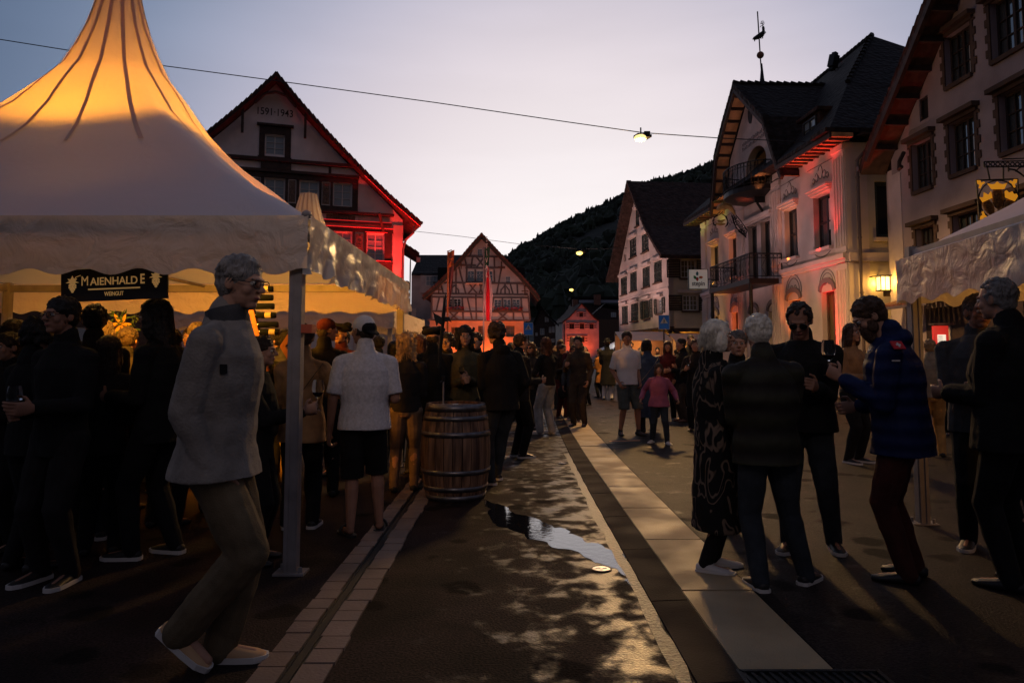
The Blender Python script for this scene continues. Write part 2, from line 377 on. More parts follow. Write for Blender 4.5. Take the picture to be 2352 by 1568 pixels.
def conifer(mb, p, h, r):
    k = len(mb.v); n = 6; a0 = rnd.random() * 6
    for lv, (zz, rr) in enumerate(((.0, 1), (.38, .55), (.36, .78), (.70, .28), (.66, .48))):
        for j in range(n): q = a0 + 6.283 * j / n; e = rr * r * rnd.uniform(.75, 1.2); mb.v.append(p + Vector((e * math.cos(q), e * math.sin(q), h * zz)))
    mb.v.append(p + Vector((0, 0, h))); top = k + 5 * n
    for a, b in ((0, 1), (2, 3)):
        for j in range(n): mb.f.append((k + a * n + j, k + a * n + (j + 1) % n, k + b * n + (j + 1) % n, k + b * n + j))
    for j in range(n): mb.f.append((k + 4 * n + j, k + 4 * n + (j + 1) % n, top))
def leafy(mb, p, h, r):
    k = len(mb.v); n = 7
    for zz, rr in ((.1, .5), (.35, 1), (.7, .85), (.95, .35)):
        for j in range(n): q = 6.283 * j / n; e = rr * r * rnd.uniform(.7, 1.25); mb.v.append(p + Vector((e * math.cos(q), e * math.sin(q), h * (zz + rnd.uniform(-.06, .06)))))
    for a in range(3):
        for j in range(n): mb.f.append((k + a * n + j, k + a * n + (j + 1) % n, k + a * n + n + (j + 1) % n, k + a * n + n + j))
    mb.f.append(tuple(k + 3 * n + j for j in range(n)))
for i in range(5200):
    if i < 1500: x = rnd.uniform(-20, 640); y = YR + rnd.uniform(-12, 6)
    else:
        y = rnd.uniform(230, YR); x = rnd.uniform(-.05, .72) * y
    z = hill_z(x, min(y, YR)) - 1; big = rnd.random()
    if noise.noise(Vector((x * .02, y * .02, 3))) < -.25 and i >= 1500: continue
    if big < .6: hh_ = rnd.choice((5, 7, 9, 11, 14)) * rnd.uniform(.7, 1.1); conifer(mb, Vector((x, y, z)), hh_, hh_ * rnd.uniform(.18, .34))
    else: leafy(mb, Vector((x, y, z)), rnd.uniform(7, 12), rnd.uniform(3.5, 6))
tag(mb.build('hill_forest', 'forest', fix=False), 'dark forest covering the steep hill behind the houses', 'forest', kind='stuff')
# ================================================================ TENTS
def fabric(name, col, tr, rough=.45, bump=.5, bs=7, trcol=None, bdist=.05):
    m = bpy.data.materials.new(name); m.use_nodes = True; n = m.node_tree.nodes; l = m.node_tree.links; b = n['Principled BSDF']
    b.inputs['Base Color'].default_value = (*col, 1); b.inputs['Roughness'].default_value = rough; b.inputs['Specular IOR Level'].default_value = .35
    t = n.new('ShaderNodeTexCoord'); a = n.new('ShaderNodeTexNoise'); a.inputs['Scale'].default_value = bs; a.inputs['Detail'].default_value = 5; a.inputs['Distortion'].default_value = .8
    l.new(t.outputs['Object'], a.inputs['Vector']); bp = n.new('ShaderNodeBump'); bp.inputs['Strength'].default_value = bump; bp.inputs['Distance'].default_value = bdist
    l.new(a.outputs['Fac'], bp.inputs['Height']); l.new(bp.outputs[0], b.inputs['Normal'])
    tl = n.new('ShaderNodeBsdfTranslucent'); tl.inputs[0].default_value = (*(trcol or col), 1)
    mx = n.new('ShaderNodeMixShader'); mx.inputs[0].default_value = tr; l.new(b.outputs[0], mx.inputs[1]); l.new(tl.outputs[0], mx.inputs[2])
    l.new(mx.outputs[0], n['Material Output'].inputs[0]); M[name] = m
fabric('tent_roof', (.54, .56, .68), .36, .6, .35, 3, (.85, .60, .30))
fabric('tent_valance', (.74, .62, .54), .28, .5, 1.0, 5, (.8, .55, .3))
fabric('tent_glossy', (.72, .64, .56), .16, .30, .35, 6, (.9, .6, .25), .05)
fabric('seam', (.52, .44, .42), .34, .8, .2, 3, (.7, .4, .2))
mat('sign_black', (.008, .007, .010), .5)
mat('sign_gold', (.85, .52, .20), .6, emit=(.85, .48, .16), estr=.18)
mat('bulb', (1, .8, .4), .5, emit=(1, .62, .18), estr=20)
PROF = [(2.61, 2.34), (2.38, 2.49), (2.04, 2.68), (1.68, 2.92), (1.34, 3.20), (1.05, 3.43), (.80, 3.69), (.60, 3.98), (.44, 4.2), (.335, 4.45), (.26, 4.66), (.21, 4.85), (.17, 5.05), (.13, 5.35), (.10, 5.6)]
def tent(cx, cy, rz, sc, label, group=None, profile=PROF, glossy_side=None, scal=.36, seed=1, top_cap=True, roofm='tent_roof', drop=.375, ysc=1.0):
    t = thing('pagoda_tent', label, 'tent', (cx, cy, 0), group); rot = Matrix.Rotation(rz, 3, 'Z'); c0 = Vector((cx, cy, 0)); rnd = random.Random(seed)
    W = lambda x, y, z: c0 + rot @ Vector((x, y * ysc, 0)) + Vector((0, 0, z))
    n = 96; mb = MB(); wmax = profile[0][0]
    def ringpt(q, w):
        ro = max(0, min(1, (1.25 - w / sc) / .9)); ro = ro * ro * (3 - 2 * ro)
        c, s = math.cos(q), math.sin(q); k = 1 / max(abs(c), abs(s)); kk = k * (1 - ro) + 1.16 * ro
        return w * c * kk, w * s * kk
    prof = []
    for (a, b), (c, d) in zip(profile, profile[1:]):
        for u in (0, .34, .67): prof.append((a + (c - a) * u, b + (d - b) * u))
    prof.append(profile[-1])
    for w, z in prof:
        for j in range(n):
            q = 2 * math.pi * (j + .5) / n; x, y = ringpt(q, w)
            e = abs(math.sin(2 * q)); rel = (w / wmax)
            sag = -.10 * (1 - e) * math.sin(math.pi * min(1, max(0, (z - 2.34) / 3.0))) * rel
            mb.v.append(W(x, y, z + sag + .01 * rel * noise.noise(Vector((x * 2, y * 2, z)))))
    for i in range(len(prof) - 1):
        for j in range(n): mb.f.append((i * n + j, i * n + (j + 1) % n, i * n + n + (j + 1) % n, i * n + n + j))
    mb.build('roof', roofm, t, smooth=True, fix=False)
    mb = MB()                                            # seam strips over the upper cone
    for j in range(16):
        q = 2 * math.pi * (j + .50) / 16; pa = []; pb = []
        for w, z in prof:
            if w > 1.36 * sc: continue
            e = abs(math.sin(2 * q)); rel = w / wmax; sag = -.10 * (1 - e) * math.sin(math.pi * min(1, (z - 2.34) / 3.0)) * rel
            dq = .015 / max(w, .12); xa, ya = ringpt(q - dq, w + .006); xb, yb = ringpt(q + dq, w + .006)
            pa.append(W(xa, ya, z + sag + .012)); pb.append(W(xb, yb, z + sag + .012))
        k = len(mb.v); m_ = len(pa); mb.v += pa + pb
        for i in range(m_ - 1): mb.f.append((k + i, k + i + 1, k + m_ + i + 1, k + m_ + i))
    mb.build('seams', 'seam', t, smooth=True, fix=False)
    w0, z0 = profile[0]
    for sd in range(4):                                  # valances
        a = sd * math.pi / 2; r2 = Matrix.Rotation(a, 3, 'Z'); N = 150; mb = MB(); gl = glossy_side == sd; H = 10
        for i in range(N + 1):
            u = -w0 - .02 + (2 * w0 + .04) * i / N
            sco = .022 * math.cos(2 * math.pi * (u + sc * .1) / scal) * (1 if not gl else .7)
            if gl: sco += .03 * noise.noise(Vector((u * 9, 1, 0))) 
            for h in range(H + 1):
                v = h / H; zz = z0 - v * (drop + sco); out = .012 + .035 * v * noise.noise(Vector((u * 1.6, v, seed + sd))) + .02 * v * v * noise.noise(Vector((u * 5, v * 2, seed))) + .022 * math.sin(math.pi * v) * noise.noise(Vector((u * 2.2 + v * 2.5, v * 6, seed + 7)))
                if gl: out += .07 * v * noise.noise(Vector((u * 7 + v * 2, v * .8, 4))) + .012 * v * noise.noise(Vector((u * 22, v * 3, 4)))
                p = r2 @ Vector((u, -(w0 + .02 + out), 0)); mb.v.append(W(p.x, p.y, zz))
        for i in range(N):
            for h in range(H): k = i * (H + 1) + h; mb.f.append((k, k + 1, k + H + 2, k + H + 1))
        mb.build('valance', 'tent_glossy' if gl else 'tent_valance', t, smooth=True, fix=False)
    b = w0 - .07
    for sx, sy in ((-1, -1), (1, -1), (1, 1), (-1, 1)):
        mb = MB(); p = W(sx * b, sy * b, 0); m4 = rot.to_4x4(); mb.box(p + Vector((0, 0, 1.18)), (.085, .085, 2.33), M4=m4)
        mb.box(W(sx * b - .024, sy * b - .0475, 1.18), (.02, .008, 2.33), M4=m4); mb.box(W(sx * b + .024, sy * b - .0475, 1.18), (.02, .008, 2.33), M4=m4)
        mb.box(p + Vector((0, 0, .008)), (.20, .14, .014), M4=m4)
        mb.tube([p + Vector((.07, -.04, .01)), p + Vector((.07, -.04, .05))], .012); mb.tube([p + Vector((-.07, .04, .01)), p + Vector((-.07, .04, .05))], .012)
        mb.build('post', 'alu', t)
    mb = MB()
    for sd in range(4):
        r2 = Matrix.Rotation(sd * math.pi / 2, 3, 'Z'); q = r2 @ Vector((0, -b, 0)); dx, dy = (2 * b, .05) if sd % 2 == 0 else (.05, 2 * b * ysc)
        mb.box(W(q.x, q.y, 2.27), (dx, dy, .09), M4=rot.to_4x4())
    mb.tube([W(-b, 0, 2.3), W(b, 0, 2.3)], .02); mb.tube([W(0, -b, 2.3), W(0, b, 2.3)], .02); mb.tube([W(0, 0, 2.3), W(0, 0, profile[-1][1] - .1)], .03)
    mb.build('frame', 'alu', t)
    if top_cap: mb = MB(); mb.lathe(W(0, 0, profile[-1][1] - .02), [(profile[-1][0] + .01, 0), (profile[-1][0] + .01, .03), (.02, .05)], 20); mb.build('top_cap', 'tent_roof', t)
    for cx_, cy_ in ((w0, -w0), (w0, w0)):               # knotted corner
        mb = MB(); mb.ell(W(cx_, cy_, z0 + .01), (.035, .035, .03)); mb.build('corner_tie', 'alu', t)
    return t
T1 = tent(-3.98, 6.96, 0, 1, 'large white pagoda tent with glowing yellow peak at left', 'white pagoda tents', glossy_side=1, seed=2, ysc=.87)
mb = MB(); mb.lathe((-3.98, 6.96, 2.76), [(.02, 0), (.16, .02), (.16, .05), (.02, .06)], 16); mb.build('assumed_ceiling_lamp', 'bulb', T1)  # assumed lamp, unseen, added as a source for the peak's glow
mb = MB(); mb.lathe((-3.4, 5.8, 2.14), [(.02, 0), (.06, .02), (.06, .07), (.02, .09)], 12); mb.tube([(-3.4, 5.8, 2.2), (-3.4, 5.8, 2.32)], .01); mb.build('assumed_hanging_lamp', 'bulb', T1)  # likewise assumed and unseen, added to account for the amber interior
WARM = (1, .42, .06)
light('SPOT', (-3.98, 6.96, 3.02), 270, (1, .45, .045), (-4.05, 6.96, 6), 138, .30, .10, 'tent_top')
light('SPOT', (-3.3, 5.7, 2.12), 500, (1, .37, .025), (-3.1, 9.2, 1.85), 118, .5, .08, 'tent_inside')
light('SPOT', (-3.2, 8.8, 2.2), 45, (1, .38, .05), (-3.2, 8.9, 0), 120, .6, .08, 'tent_counter')
T2 = tent(5.65, 3.42, R(-5.7), 1, 'white pagoda tent cut by the right edge of the picture', 'white pagoda tents', seed=8, glossy_side=2, profile=[(w * .965, z - .10) for w, z in PROF])
light('SPOT', (5.2, 3.6, 1.95), 60, WARM, (5.3, 6.0, 1.95), 140, .6, .08, 'tent_right')
sp = tent(-4.93, 17.0, 0, 1, 'smaller white pagoda tent with a lit ribbed peak, standing behind the large one', 'white pagoda tents', seed=5,
     profile=[(2.5, 2.34), (2.2, 2.46), (1.8, 2.66), (1.3, 3.02), (.9, 3.5), (.6, 4.0), (.40, 4.4), (.27, 4.85), (.17, 5.28)], top_cap=True)
light('SPOT', (-4.93, 17.0, 2.9), 260, (1, .55, .16), (-4.93, 17, 6), 120, .4, .1, 'tent_back_top')
light('POINT', (-4.6, 16.6, 2.1), 40, WARM, name='tent_back')
# sign hung under the front valance
A_, B_ = AT(141, 660, 4.93), AT(386, 655, 4.93)
ax = (AT(386, 684, 4.9) - AT(141, 694, 4.9)).normalized(); ay = Vector((0, -1, 0)).cross(ax) * -1
ay = ax.cross(Vector((0, -1, 0))).normalized(); ay = ay if ay.z > 0 else -ay
ctr = (AT(141, 619, 4.93) + AT(386, 684, 4.93)) / 2 + Vector((0, 0, -.003)); wd, ht = .74, .225
sg = thing('hanging_sign', 'black winery sign reading MAIENHALDE WEINGUT with golden grape leaves under the tent edge', 'sign', ctr)
def sp_(x, y, d=0): return ctr + ax * x + ay * y + Vector((0, -d, 0))
mb = MB(); mb.hexa([sp_(-wd / 2, -ht / 2, -.01), sp_(-wd / 2, -ht / 2, .005), sp_(wd / 2, -ht / 2, .005), sp_(wd / 2, -ht / 2, -.01),
                    sp_(-wd / 2, ht / 2, -.01), sp_(-wd / 2, ht / 2, .005), sp_(wd / 2, ht / 2, .005), sp_(wd / 2, ht / 2, -.01)]); mb.build('board', 'sign_black', sg)
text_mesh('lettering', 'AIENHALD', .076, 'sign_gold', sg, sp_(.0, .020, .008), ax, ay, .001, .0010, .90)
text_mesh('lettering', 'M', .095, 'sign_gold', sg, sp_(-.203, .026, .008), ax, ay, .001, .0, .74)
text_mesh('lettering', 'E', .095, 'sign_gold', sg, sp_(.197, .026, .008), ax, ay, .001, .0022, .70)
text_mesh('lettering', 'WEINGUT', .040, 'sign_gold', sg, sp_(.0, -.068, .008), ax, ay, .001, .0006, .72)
mb = MB(); mb.hexa([sp_(x, y, d) for y in (-.036, -.026) for x, d in ((-.18, .005), (-.18, .009), (.18, .009), (.18, .005))]); mb.build('rule', 'sign_gold', sg)
def leaf(cx_, cy_, s, fl):
    pts = []; rr = [.35, 1, .45, .95, .42, .85, .5, 1.05, .5, .85, .42, .95, .45, 1]
    for i, r_ in enumerate(rr): q = -math.pi / 2 + 2 * math.pi * i / len(rr); pts.append((cx_ + fl * s * r_ * math.cos(q) * .95, cy_ + s * .75 * r_ * math.sin(q) + (.25 * s)))
    mb = MB(); k = 0; n = len(pts); mb.v = [sp_(x, y, .009) for x, y in pts] + [sp_(x, y, .005) for x, y in pts]
    for t_ in tessellate_polygon([[Vector((x, y, 0)) for x, y in pts]]): mb.f.append(tuple(t_))
    for i in range(n): j = (i + 1) % n; mb.f.append((i, n + i, n + j, j))
    rnd = random.Random(4)
    for r_, c_ in ((0, 3), (1, 3), (2, 2), (3, 1)):
        for i in range(c_): mb.ell(sp_(cx_ + (i - (c_ - 1) / 2) * s * .34, cy_ - s * (.25 + .28 * r_), .006), (s * .2, .004, s * .18), n=8, m=5)
    mb.tube([sp_(cx_, cy_ + s * .3, .007), sp_(cx_ + fl * s * .5, cy_ + s * .85, .007), sp_(cx_ + fl * s * 1.1, cy_ + s * 1.05, .007)], .0025, 5)
    mb.build('grape_leaf', 'sign_gold', sg)
leaf(-.29, .015, .052, 1); leaf(.29, .03, .052, 1)
# ================================================================ BUILDINGS: materials and shared pieces
def plaster(name, col, amt=.25): return mat(name, col, .92, nscale=.9, namt=amt, bump=.5, bscale=22, spec=.2)
plaster('plaster_mauve', (.56, .47, .46)); plaster('plaster_rose', (.62, .52, .49)); plaster('plaster_cream', (.60, .52, .42)); plaster('plaster_white', (.80, .72, .74))
plaster('plaster_grey', (.48, .40, .39)); plaster('trim', (.66, .55, .52), .15); plaster('plaster_orange', (.62, .42, .32)); plaster('grey_paint', (.20, .17, .18), .2)
mat('timber_dark', (.045, .026, .022), .75, nscale=5, namt=.5, bump=.3); mat('timber_brown', (.10, .055, .035), .8, nscale=5, namt=.4, bump=.3)
mat('timber_grey', (.13, .105, .105), .8, nscale=5, namt=.35, bump=.3); mat('ornament', (.20, .13, .10), .8, nscale=16, namt=.7)
mat('soffit', (.42, .22, .10), .8, nscale=3, namt=.4); mat('shutter', (.045, .055, .045), .7, nscale=9, namt=.3); mat('shutter_brown', (.035, .026, .022), .7, nscale=9, namt=.3)
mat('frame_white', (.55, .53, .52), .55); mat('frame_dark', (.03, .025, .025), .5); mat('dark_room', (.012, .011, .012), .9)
mat('stone_red', (.20, .09, .06), .85, nscale=4, namt=.4, bump=.5); mat('flower_red', (.40, .03, .03), .8, nscale=8, namt=.5); mat('leaf', (.03, .06, .02), .8, nscale=9, namt=.5)
mat('pane', (.05, .06, .07), .06, spec=1.0, ior=1.9); mat('pane_pale', (.22, .27, .31), .12, spec=.8); mat('pane_warm', (.12, .09, .04), .2, spec=.8)  # pale pane's bluish tone paints in the mirrored sky along with pale curtains
mat('pane_lit', (.5, .42, .25), .3, emit=(1, .7, .3), estr=.25)
mat('gutter_metal', (.16, .12, .11), .45, .5)
def tiles(name, col):
    m = mat(name, col, .8, nscale=3, namt=.5, spec=.2); n = m.node_tree.nodes; l = m.node_tree.links; b = n['Principled BSDF']
    t = n.new('ShaderNodeTexCoord'); vo = n.new('ShaderNodeTexVoronoi'); vo.inputs['Scale'].default_value = 4.5; mp = n.new('ShaderNodeMapping'); mp.inputs['Scale'].default_value = (1.2, 1.2, 1)
    l.new(t.outputs['Object'], mp.inputs[0]); l.new(mp.outputs[0], vo.inputs['Vector'])
    wv = n.new('ShaderNodeTexWave'); wv.bands_direction = 'Z'; wv.wave_profile = 'SAW'; wv.inputs['Scale'].default_value = 1.0; wv.inputs['Distortion'].default_value = .4; l.new(t.outputs['Object'], wv.inputs['Vector'])
    ad = n.new('ShaderNodeMath'); l.new(vo.outputs['Distance'], ad.inputs[0]); l.new(wv.outputs['Fac'], ad.inputs[1])
    bp = n.new('ShaderNodeBump'); bp.inputs['Strength'].default_value = 1; bp.inputs['Distance'].default_value = .06; l.new(ad.outputs[0], bp.inputs['Height']); l.new(bp.outputs[0], b.inputs['Normal'])
tiles('tiles', (.055, .032, .028)); tiles('tiles_black', (.022, .017, .018)); tiles('tiles_red', (.20, .07, .05))
def window(F, t, u0, u1, z0, z1, d=-.13, cols=2, rows=3, fm='frame_white', pm='pane', fw=.055, mw=.022, mid=.05, name='window'):
    mb = MB(); a, b = min(u0, u1), max(u0, u1)
    for x0, x1, y0, y1 in ((a, a + fw, z0, z1), (b - fw, b, z0, z1), (a + fw, b - fw, z0, z0 + fw), (a + fw, b - fw, z1 - fw, z1)): fbox(mb, F, x0, x1, y0, y1, d, d + .06)
    w = b - a - 2 * fw; h = z1 - z0 - 2 * fw
    for i in range(1, cols):
        x = a + fw + w * i / cols; q = mid if cols % 2 == 0 and i == cols // 2 else mw; fbox(mb, F, x - q / 2, x + q / 2, z0 + fw, z1 - fw, d + .004, d + .052)
    for i in range(1, rows): y = z0 + fw + h * i / rows; fbox(mb, F, a + fw, b - fw, y - mw / 2, y + mw / 2, d + .008, d + .045)
    o = mb.build(name, fm, t); mb = MB(); fbox(mb, F, a + .01, b - .01, z0 + .01, z1 - .01, d - .02, d + .002); mb.build('pane', pm, o)
    return o
def part(name, m, t, boxes, F):
    mb = MB()
    for q in boxes: fbox(mb, F, *q)
    return mb.build(name, m, t)
def shutter(F, w, u0, u1, z0, z1, d=.02, m='shutter', th=.05):
    mb = MB(); a, b = min(u0, u1), max(u0, u1); f = .05
    for x0, x1, y0, y1 in ((a, a + f, z0, z1), (b - f, b, z0, z1), (a + f, b - f, z0, z0 + f), (a + f, b - f, z1 - f, z1), (a + f, b - f, (z0 + z1) / 2 - .03, (z0 + z1) / 2 + .03)): fbox(mb, F, x0, x1, y0, y1, d, d + th)
    n = int((z1 - z0) / .09)
    for i in range(n):
        y = z0 + (z1 - z0) * (i + .5) / n
        mb.hexa([F.P(a + f, y - .035, d + .04), F.P(a + f, y - .022, d + .045), F.P(b - f, y - .022, d + .045), F.P(b - f, y - .035, d + .04),
                 F.P(a + f, y + .022, d + .002), F.P(a + f, y + .035, d + .007), F.P(b - f, y + .035, d + .007), F.P(b - f, y + .022, d + .002)])
    mb.build('shutter', m, w)
def inset(prof, t):                                      # lower edge of a roof slab
    return [(u, z - t) for u, z in prof]
def roof(F, t, prof, th, d1, d0, m, name='roof', jag=True):
    """slab following prof (u,z), from d1 (verge) back to d0"""
    pts = prof + inset(prof, th)[::-1]; mb = MB(); fprism(mb, F, pts, d0, d1)
    if jag:                                              # verge tiles stepping down the edge
        for (a, b), (c, d) in zip(prof, prof[1:]):
            L = math.hypot(c - a, d - b); n = max(1, int(L / .30))
            for i in range(n):
                u0, u1 = i / n, (i + 1) / n; p = (a + (c - a) * u0, b + (d - b) * u0); q = (a + (c - a) * u1, b + (d - b) * u1)
                nx, nz = -(d - b) / L, (c - a) / L
                if nz < 0: nx, nz = -nx, -nz
                e0, e1 = (.055, .012) if b < d else (.012, .055)
                fprism(mb, F, [(p[0] + nx * .004, p[1] + nz * .004), (q[0] + nx * .004, q[1] + nz * .004), (q[0] + nx * e0, q[1] + nz * e0), (p[0] + nx * e1, p[1] + nz * e1)][::1], d1 - .28, d1 + .015)
    return mb.build(name, m, t)
def spots(F, lst, col, e, size=70, z=.3, d=.55, up=6, lean=-.25, blend=.6, name='facade_spot'):
    for u in lst: light('SPOT', F.P(u, z, d), e, col, F.P(u, z + up, d + lean), size, blend, .05, name)
RED = (1, .03, .02); ORG = (1, .16, .03); AMB = (1, .30, .06); YEL = (1, .52, .06)
# ================================================================ A. hall with painted timber gable, far left
F = Fac((-11.26, 34), (.949, .314)); t = thing('timber_hall', 'tall gabled hall with year numbers 1591-1943 and red lit lower front', 'building', F.P(0, 0, 0))
mir = lambda p: [(2 * -.28 - u, z) for u, z in reversed(p)]
pr = [(-.28, 14.85), (.98, 13.42), (2.05, 12.3), (2.9, 11.45), (3.93, 10.45), (5.2, 9.3), (6.75, 8.05)]
prof = mir(pr)[:-1] + pr; th = .22
roof(F, t, prof, th, .95, -14, 'tiles')
wl_ = [(u, z - th - .02) for u, z in prof if -6.6 < u < 6.0]
holes = [(-.73, .17, 11.09, 12.06), (-.70, .22, 8.76, 9.92), (.92, 1.82, 8.76, 9.92), (2.52, 3.42, 8.76, 9.92), (-2.3, -1.4, 8.76, 9.92), (-3.9, -3.0, 8.76, 9.92), (2.58, 3.46, 6.12, 7.48), (4.2, 5.06, 6.12, 7.48), (.9, 1.8, 6.12, 7.48), (-.7, .2, 6.12, 7.48)]
mb = MB(); fwall(mb, F, [(-6.5, 0)] + [(-6.5, 7.6)] + wl_ + [(5.98, 8.25), (5.98, 0)], holes, -.35, 0); mb.build('wall', 'plaster_white', t)
part('side_wall', 'plaster_white', t, [(5.7, 5.97, 0, 8.1, -13.5, -.35), (-6.5, -6.2, 0, 8.1, -13.5, -.35)], F)
mb = MB(); fprism(mb, F, [(-6.2, 0), (-6.2, 7.6)] + [(u * .95, z - .3) for u, z in wl_] + [(5.7, 0)], -2.2, -2.1); mb.build('back_room', 'dark_room', t)
for i, h in enumerate(holes): window(F, t, *h, cols=2, rows=3 if h[2] > 6.5 else 4, pm='pane_pale', d=-.16)
part('window_surround', 'timber_dark', t, [(-1.0, -.74, 10.98, 12.45, 0, .06), (.18, .46, 10.98, 12.45, 0, .06), (-.74, .18, 12.08, 12.45, 0, .06), (-1.12, .58, 12.46, 12.56, 0, .22), (-1.05, .5, 10.86, 10.97, 0, .1)], F)
part('timber_band', 'timber_dark', t, [(-4.6, 3.6, 10.70, 10.86, 0, .30), (-4.8, 3.75, 10.18, 10.32, 0, .24), (-4.9, 3.72, 9.94, 10.16, 0, .10), (-4.9, 3.72, 8.50, 8.74, 0, .12), (-6.3, 5.5, 8.36, 8.48, 0, .34),
    (-6.2, 5.4, 7.86, 8.0, 0, .30), (-4.9, 5.5, 7.52, 7.72, 0, .10), (-4.9, 5.5, 5.92, 6.08, 0, .14)] + [(a, b, 8.74, 9.94, 0, .07) for a, b in ((-.88, -.72), (.24, .38), (.76, .90), (1.84, 1.96), (2.38, 2.50), (3.44, 3.72), (-1.38, -1.26), (-2.46, -2.32), (-2.98, -2.85))] +
    [(a, b, 6.08, 7.52, 0, .07) for a, b in ((2.42, 2.56), (3.48, 3.6), (4.04, 4.18), (5.08, 5.45), (1.82, 1.95), (.75, .88), (.22, .36))] + [(-.9, .5, 10.34, 10.68, 0, .2), (2.28, 2.4, 10.34, 10.68, 0, .06)] + [(-4.9, 5.5, 4.9, 5.9, 0, .05)], F)
for a, b, c, d in [(.42, .72, 8.82, 9.88), (2.0, 2.34, 8.82, 9.88), (-1.22, -.92, 8.82, 9.88), (-2.8, -2.5, 8.82, 9.88), (3.64, 4.0, 6.16, 7.44), (1.99, 2.38, 6.16, 7.44), (2.2, 3.6, 8.04, 8.32), (.2, 1.6, 8.04, 8.32), (4.5, 5.3, 5.15, 5.7)]:
    mb = MB(); fbox(mb, F, a, b, c, d, 0, .05); mx, mz = (a + b) / 2, (c + d) / 2; hh = (d - c) / 2
    for k in range(5):
        z_ = c + (d - c) * (k + .5) / 5; r = (b - a) * .3 * (1 - .25 * abs(k - 2)); mb.tube([F.P(mx + r * math.cos(q), z_ + r * .7 * math.sin(q), .06) for q in [6.283 * j / 10 for j in range(11)]], .018, 5)
    mb.build('painted_panel', 'ornament', t)
part('frieze', 'plaster_rose', t, [(3.75, 5.3, 8.02, 8.34, 0, .04)], F)
for u in (-1.75, 1.1): z1 = 13.1; mb = MB(); fbox(mb, F, u - .06, u + .06, z1 - 1.25, z1 - .05, .55, .67); mb.tube([F.P(u, z1 - 1.2, .6), F.P(u, z1 - .6, .05)], .05, 6); mb.build('bracket', 'timber_dark', t)
mb = MB()
for s_ in (-1, 1): mb.tube([F.P(-.28, 14.0, .6), F.P(-.28 + s_ * .5, 13.85, .6), F.P(-.28 + s_ * .95, 13.35, .6)], .07, 6)
mb.build('gable_arch', 'timber_dark', t)
for u in (4.7, -5.2): mb = MB(); mb.tube([F.P(u, 8.4, .7), F.P(u + .3, 7.6, .1)], .07, 6); mb.build('bracket', 'timber_dark', t)
part('corner_pier', 'plaster_rose', t, [(5.5, 6.0, 5.15, 7.95, 0, .06), (5.3, 6.1, 0, 5.12, -.3, .12), (3.6, 5.3, 0, 4.9, 0, .10)], F)
mb = MB(); mb.tube([F.P(6.5, 7.9, .5), F.P(6.45, 7.55, .5), F.P(6.1, 7.2, .3), F.P(5.98, 6.7, .25), F.P(5.98, 0, .25)], .06, 8); mb.tube([F.P(6.78, 8.0, .95), F.P(6.78, 8.0, -13)], .08, 8); mb.build('downpipe', 'gutter_metal', t)
text_mesh('year_numbers', '1591·1943', .50, 'timber_dark', t, F.P(-.32, 13.17, .01), F.d, (0, 0, 1), .004, .004, .82)
mb = MB(); k = []; 
for (a, b), (c, d) in zip(pr[4:], pr[5:]): mb.tube([F.P(a, b - th - .04, .9), F.P(c, d - th - .04, .9)], .014, 5)
mat('red_glow', (.8, .05, .05), .5, emit=(1, .02, .02), estr=.75); mb.build('led_line', 'red_glow', t)
spots(F, [5.3, 6.0], RED, 1400, 62, z=3.4, d=1.5, up=5, lean=-1.0)
spots(F, [.6, 2.2, 3.4, 4.6], RED, 170, 96, z=5.2, d=.5, up=2.0, lean=-.1)
part('edge_glow_strip', 'red_glow', t, [(.2, 5.4, 8.005, 8.03, .26, .29), (-.2, 5.5, 7.725, 7.75, .08, .12), (2.5, 5.4, 6.085, 6.11, .10, .14), (4.1, 5.2, 7.53, 7.55, .1, .12)], F)  # glowing strips added to draw the red light grazing the beam edges
spots(F, [6.4], RED, 260, 90, z=5.5, d=.6, up=3, lean=-.2)
# small annexe behind its right corner
F2 = Fac((-5.0, 38.5), (1, .15)); t = thing('annexe', 'narrow dark annexe with a small red lit eave beside the timber hall', 'building', F2.P(0, 0, 0))
e0 = F2.uc(3, 145, 380, .3); e1 = F2.uc(3, 290, 462, .3)
part('wall', 'timber_brown', t, [(-.5, e1[0] - .5, 0, e1[1] - .25, -3, 0)], F2)
roof(F2, t, [(e0[0] - 1.2, e0[1] + .75), (e0[0], e0[1] + .05), e1], .18, .35, -3, 'tiles'); part('eave_beams', 'plaster_rose', t, [(0, e1[0] - .15, e1[1] - .45, e1[1] - .22, -.1, .25)], F2)
part('plinth', 'plaster_rose', t, [(-.2, e1[0] - .35, 0, 3.9, 0, .12)], F2)
spots(F2, [.6], RED, 160, 70, z=3.0, d=1.2, up=4, lean=-.6)
# ================================================================ B. half-timbered house in the middle
F = Fac((-2.66, 62), (1, 0)); t = thing('half_timbered_house', 'half-timbered gabled house at the end of the street, ground floor lit orange', 'building', F.P(0, 0, 0))
U = lambda x, y, d=0: F.uc(3, x, y, d)
rl = [U(x, y, .8) for x, y in ((885, 268), (800, 360), (700, 478), (560, 645), (450, 755), (320, 862))]; rr = [U(x, y, .8) for x, y in ((885, 268), (985, 375), (1100, 500), (1250, 650), (1350, 765), (1440, 872))]
prof = rl[::-1][:-1] + rr; th = .2; roof(F, t, prof, th, .8, -10, 'tiles_red')
wl_ = [(u, z - th - .02) for u, z in prof if U(385, 0)[0] < u < U(1350, 0)[0]]
u0, u1 = U(403, 900)[0], U(1345, 900)[0]
def rc(x0, y0, x1, y1): a = U(x0, (y0 + y1) / 2); b = U(x1, (y0 + y1) / 2); return (a[0], b[0], U((x0 + x1) / 2, y1)[1], U((x0 + x1) / 2, y0)[1])
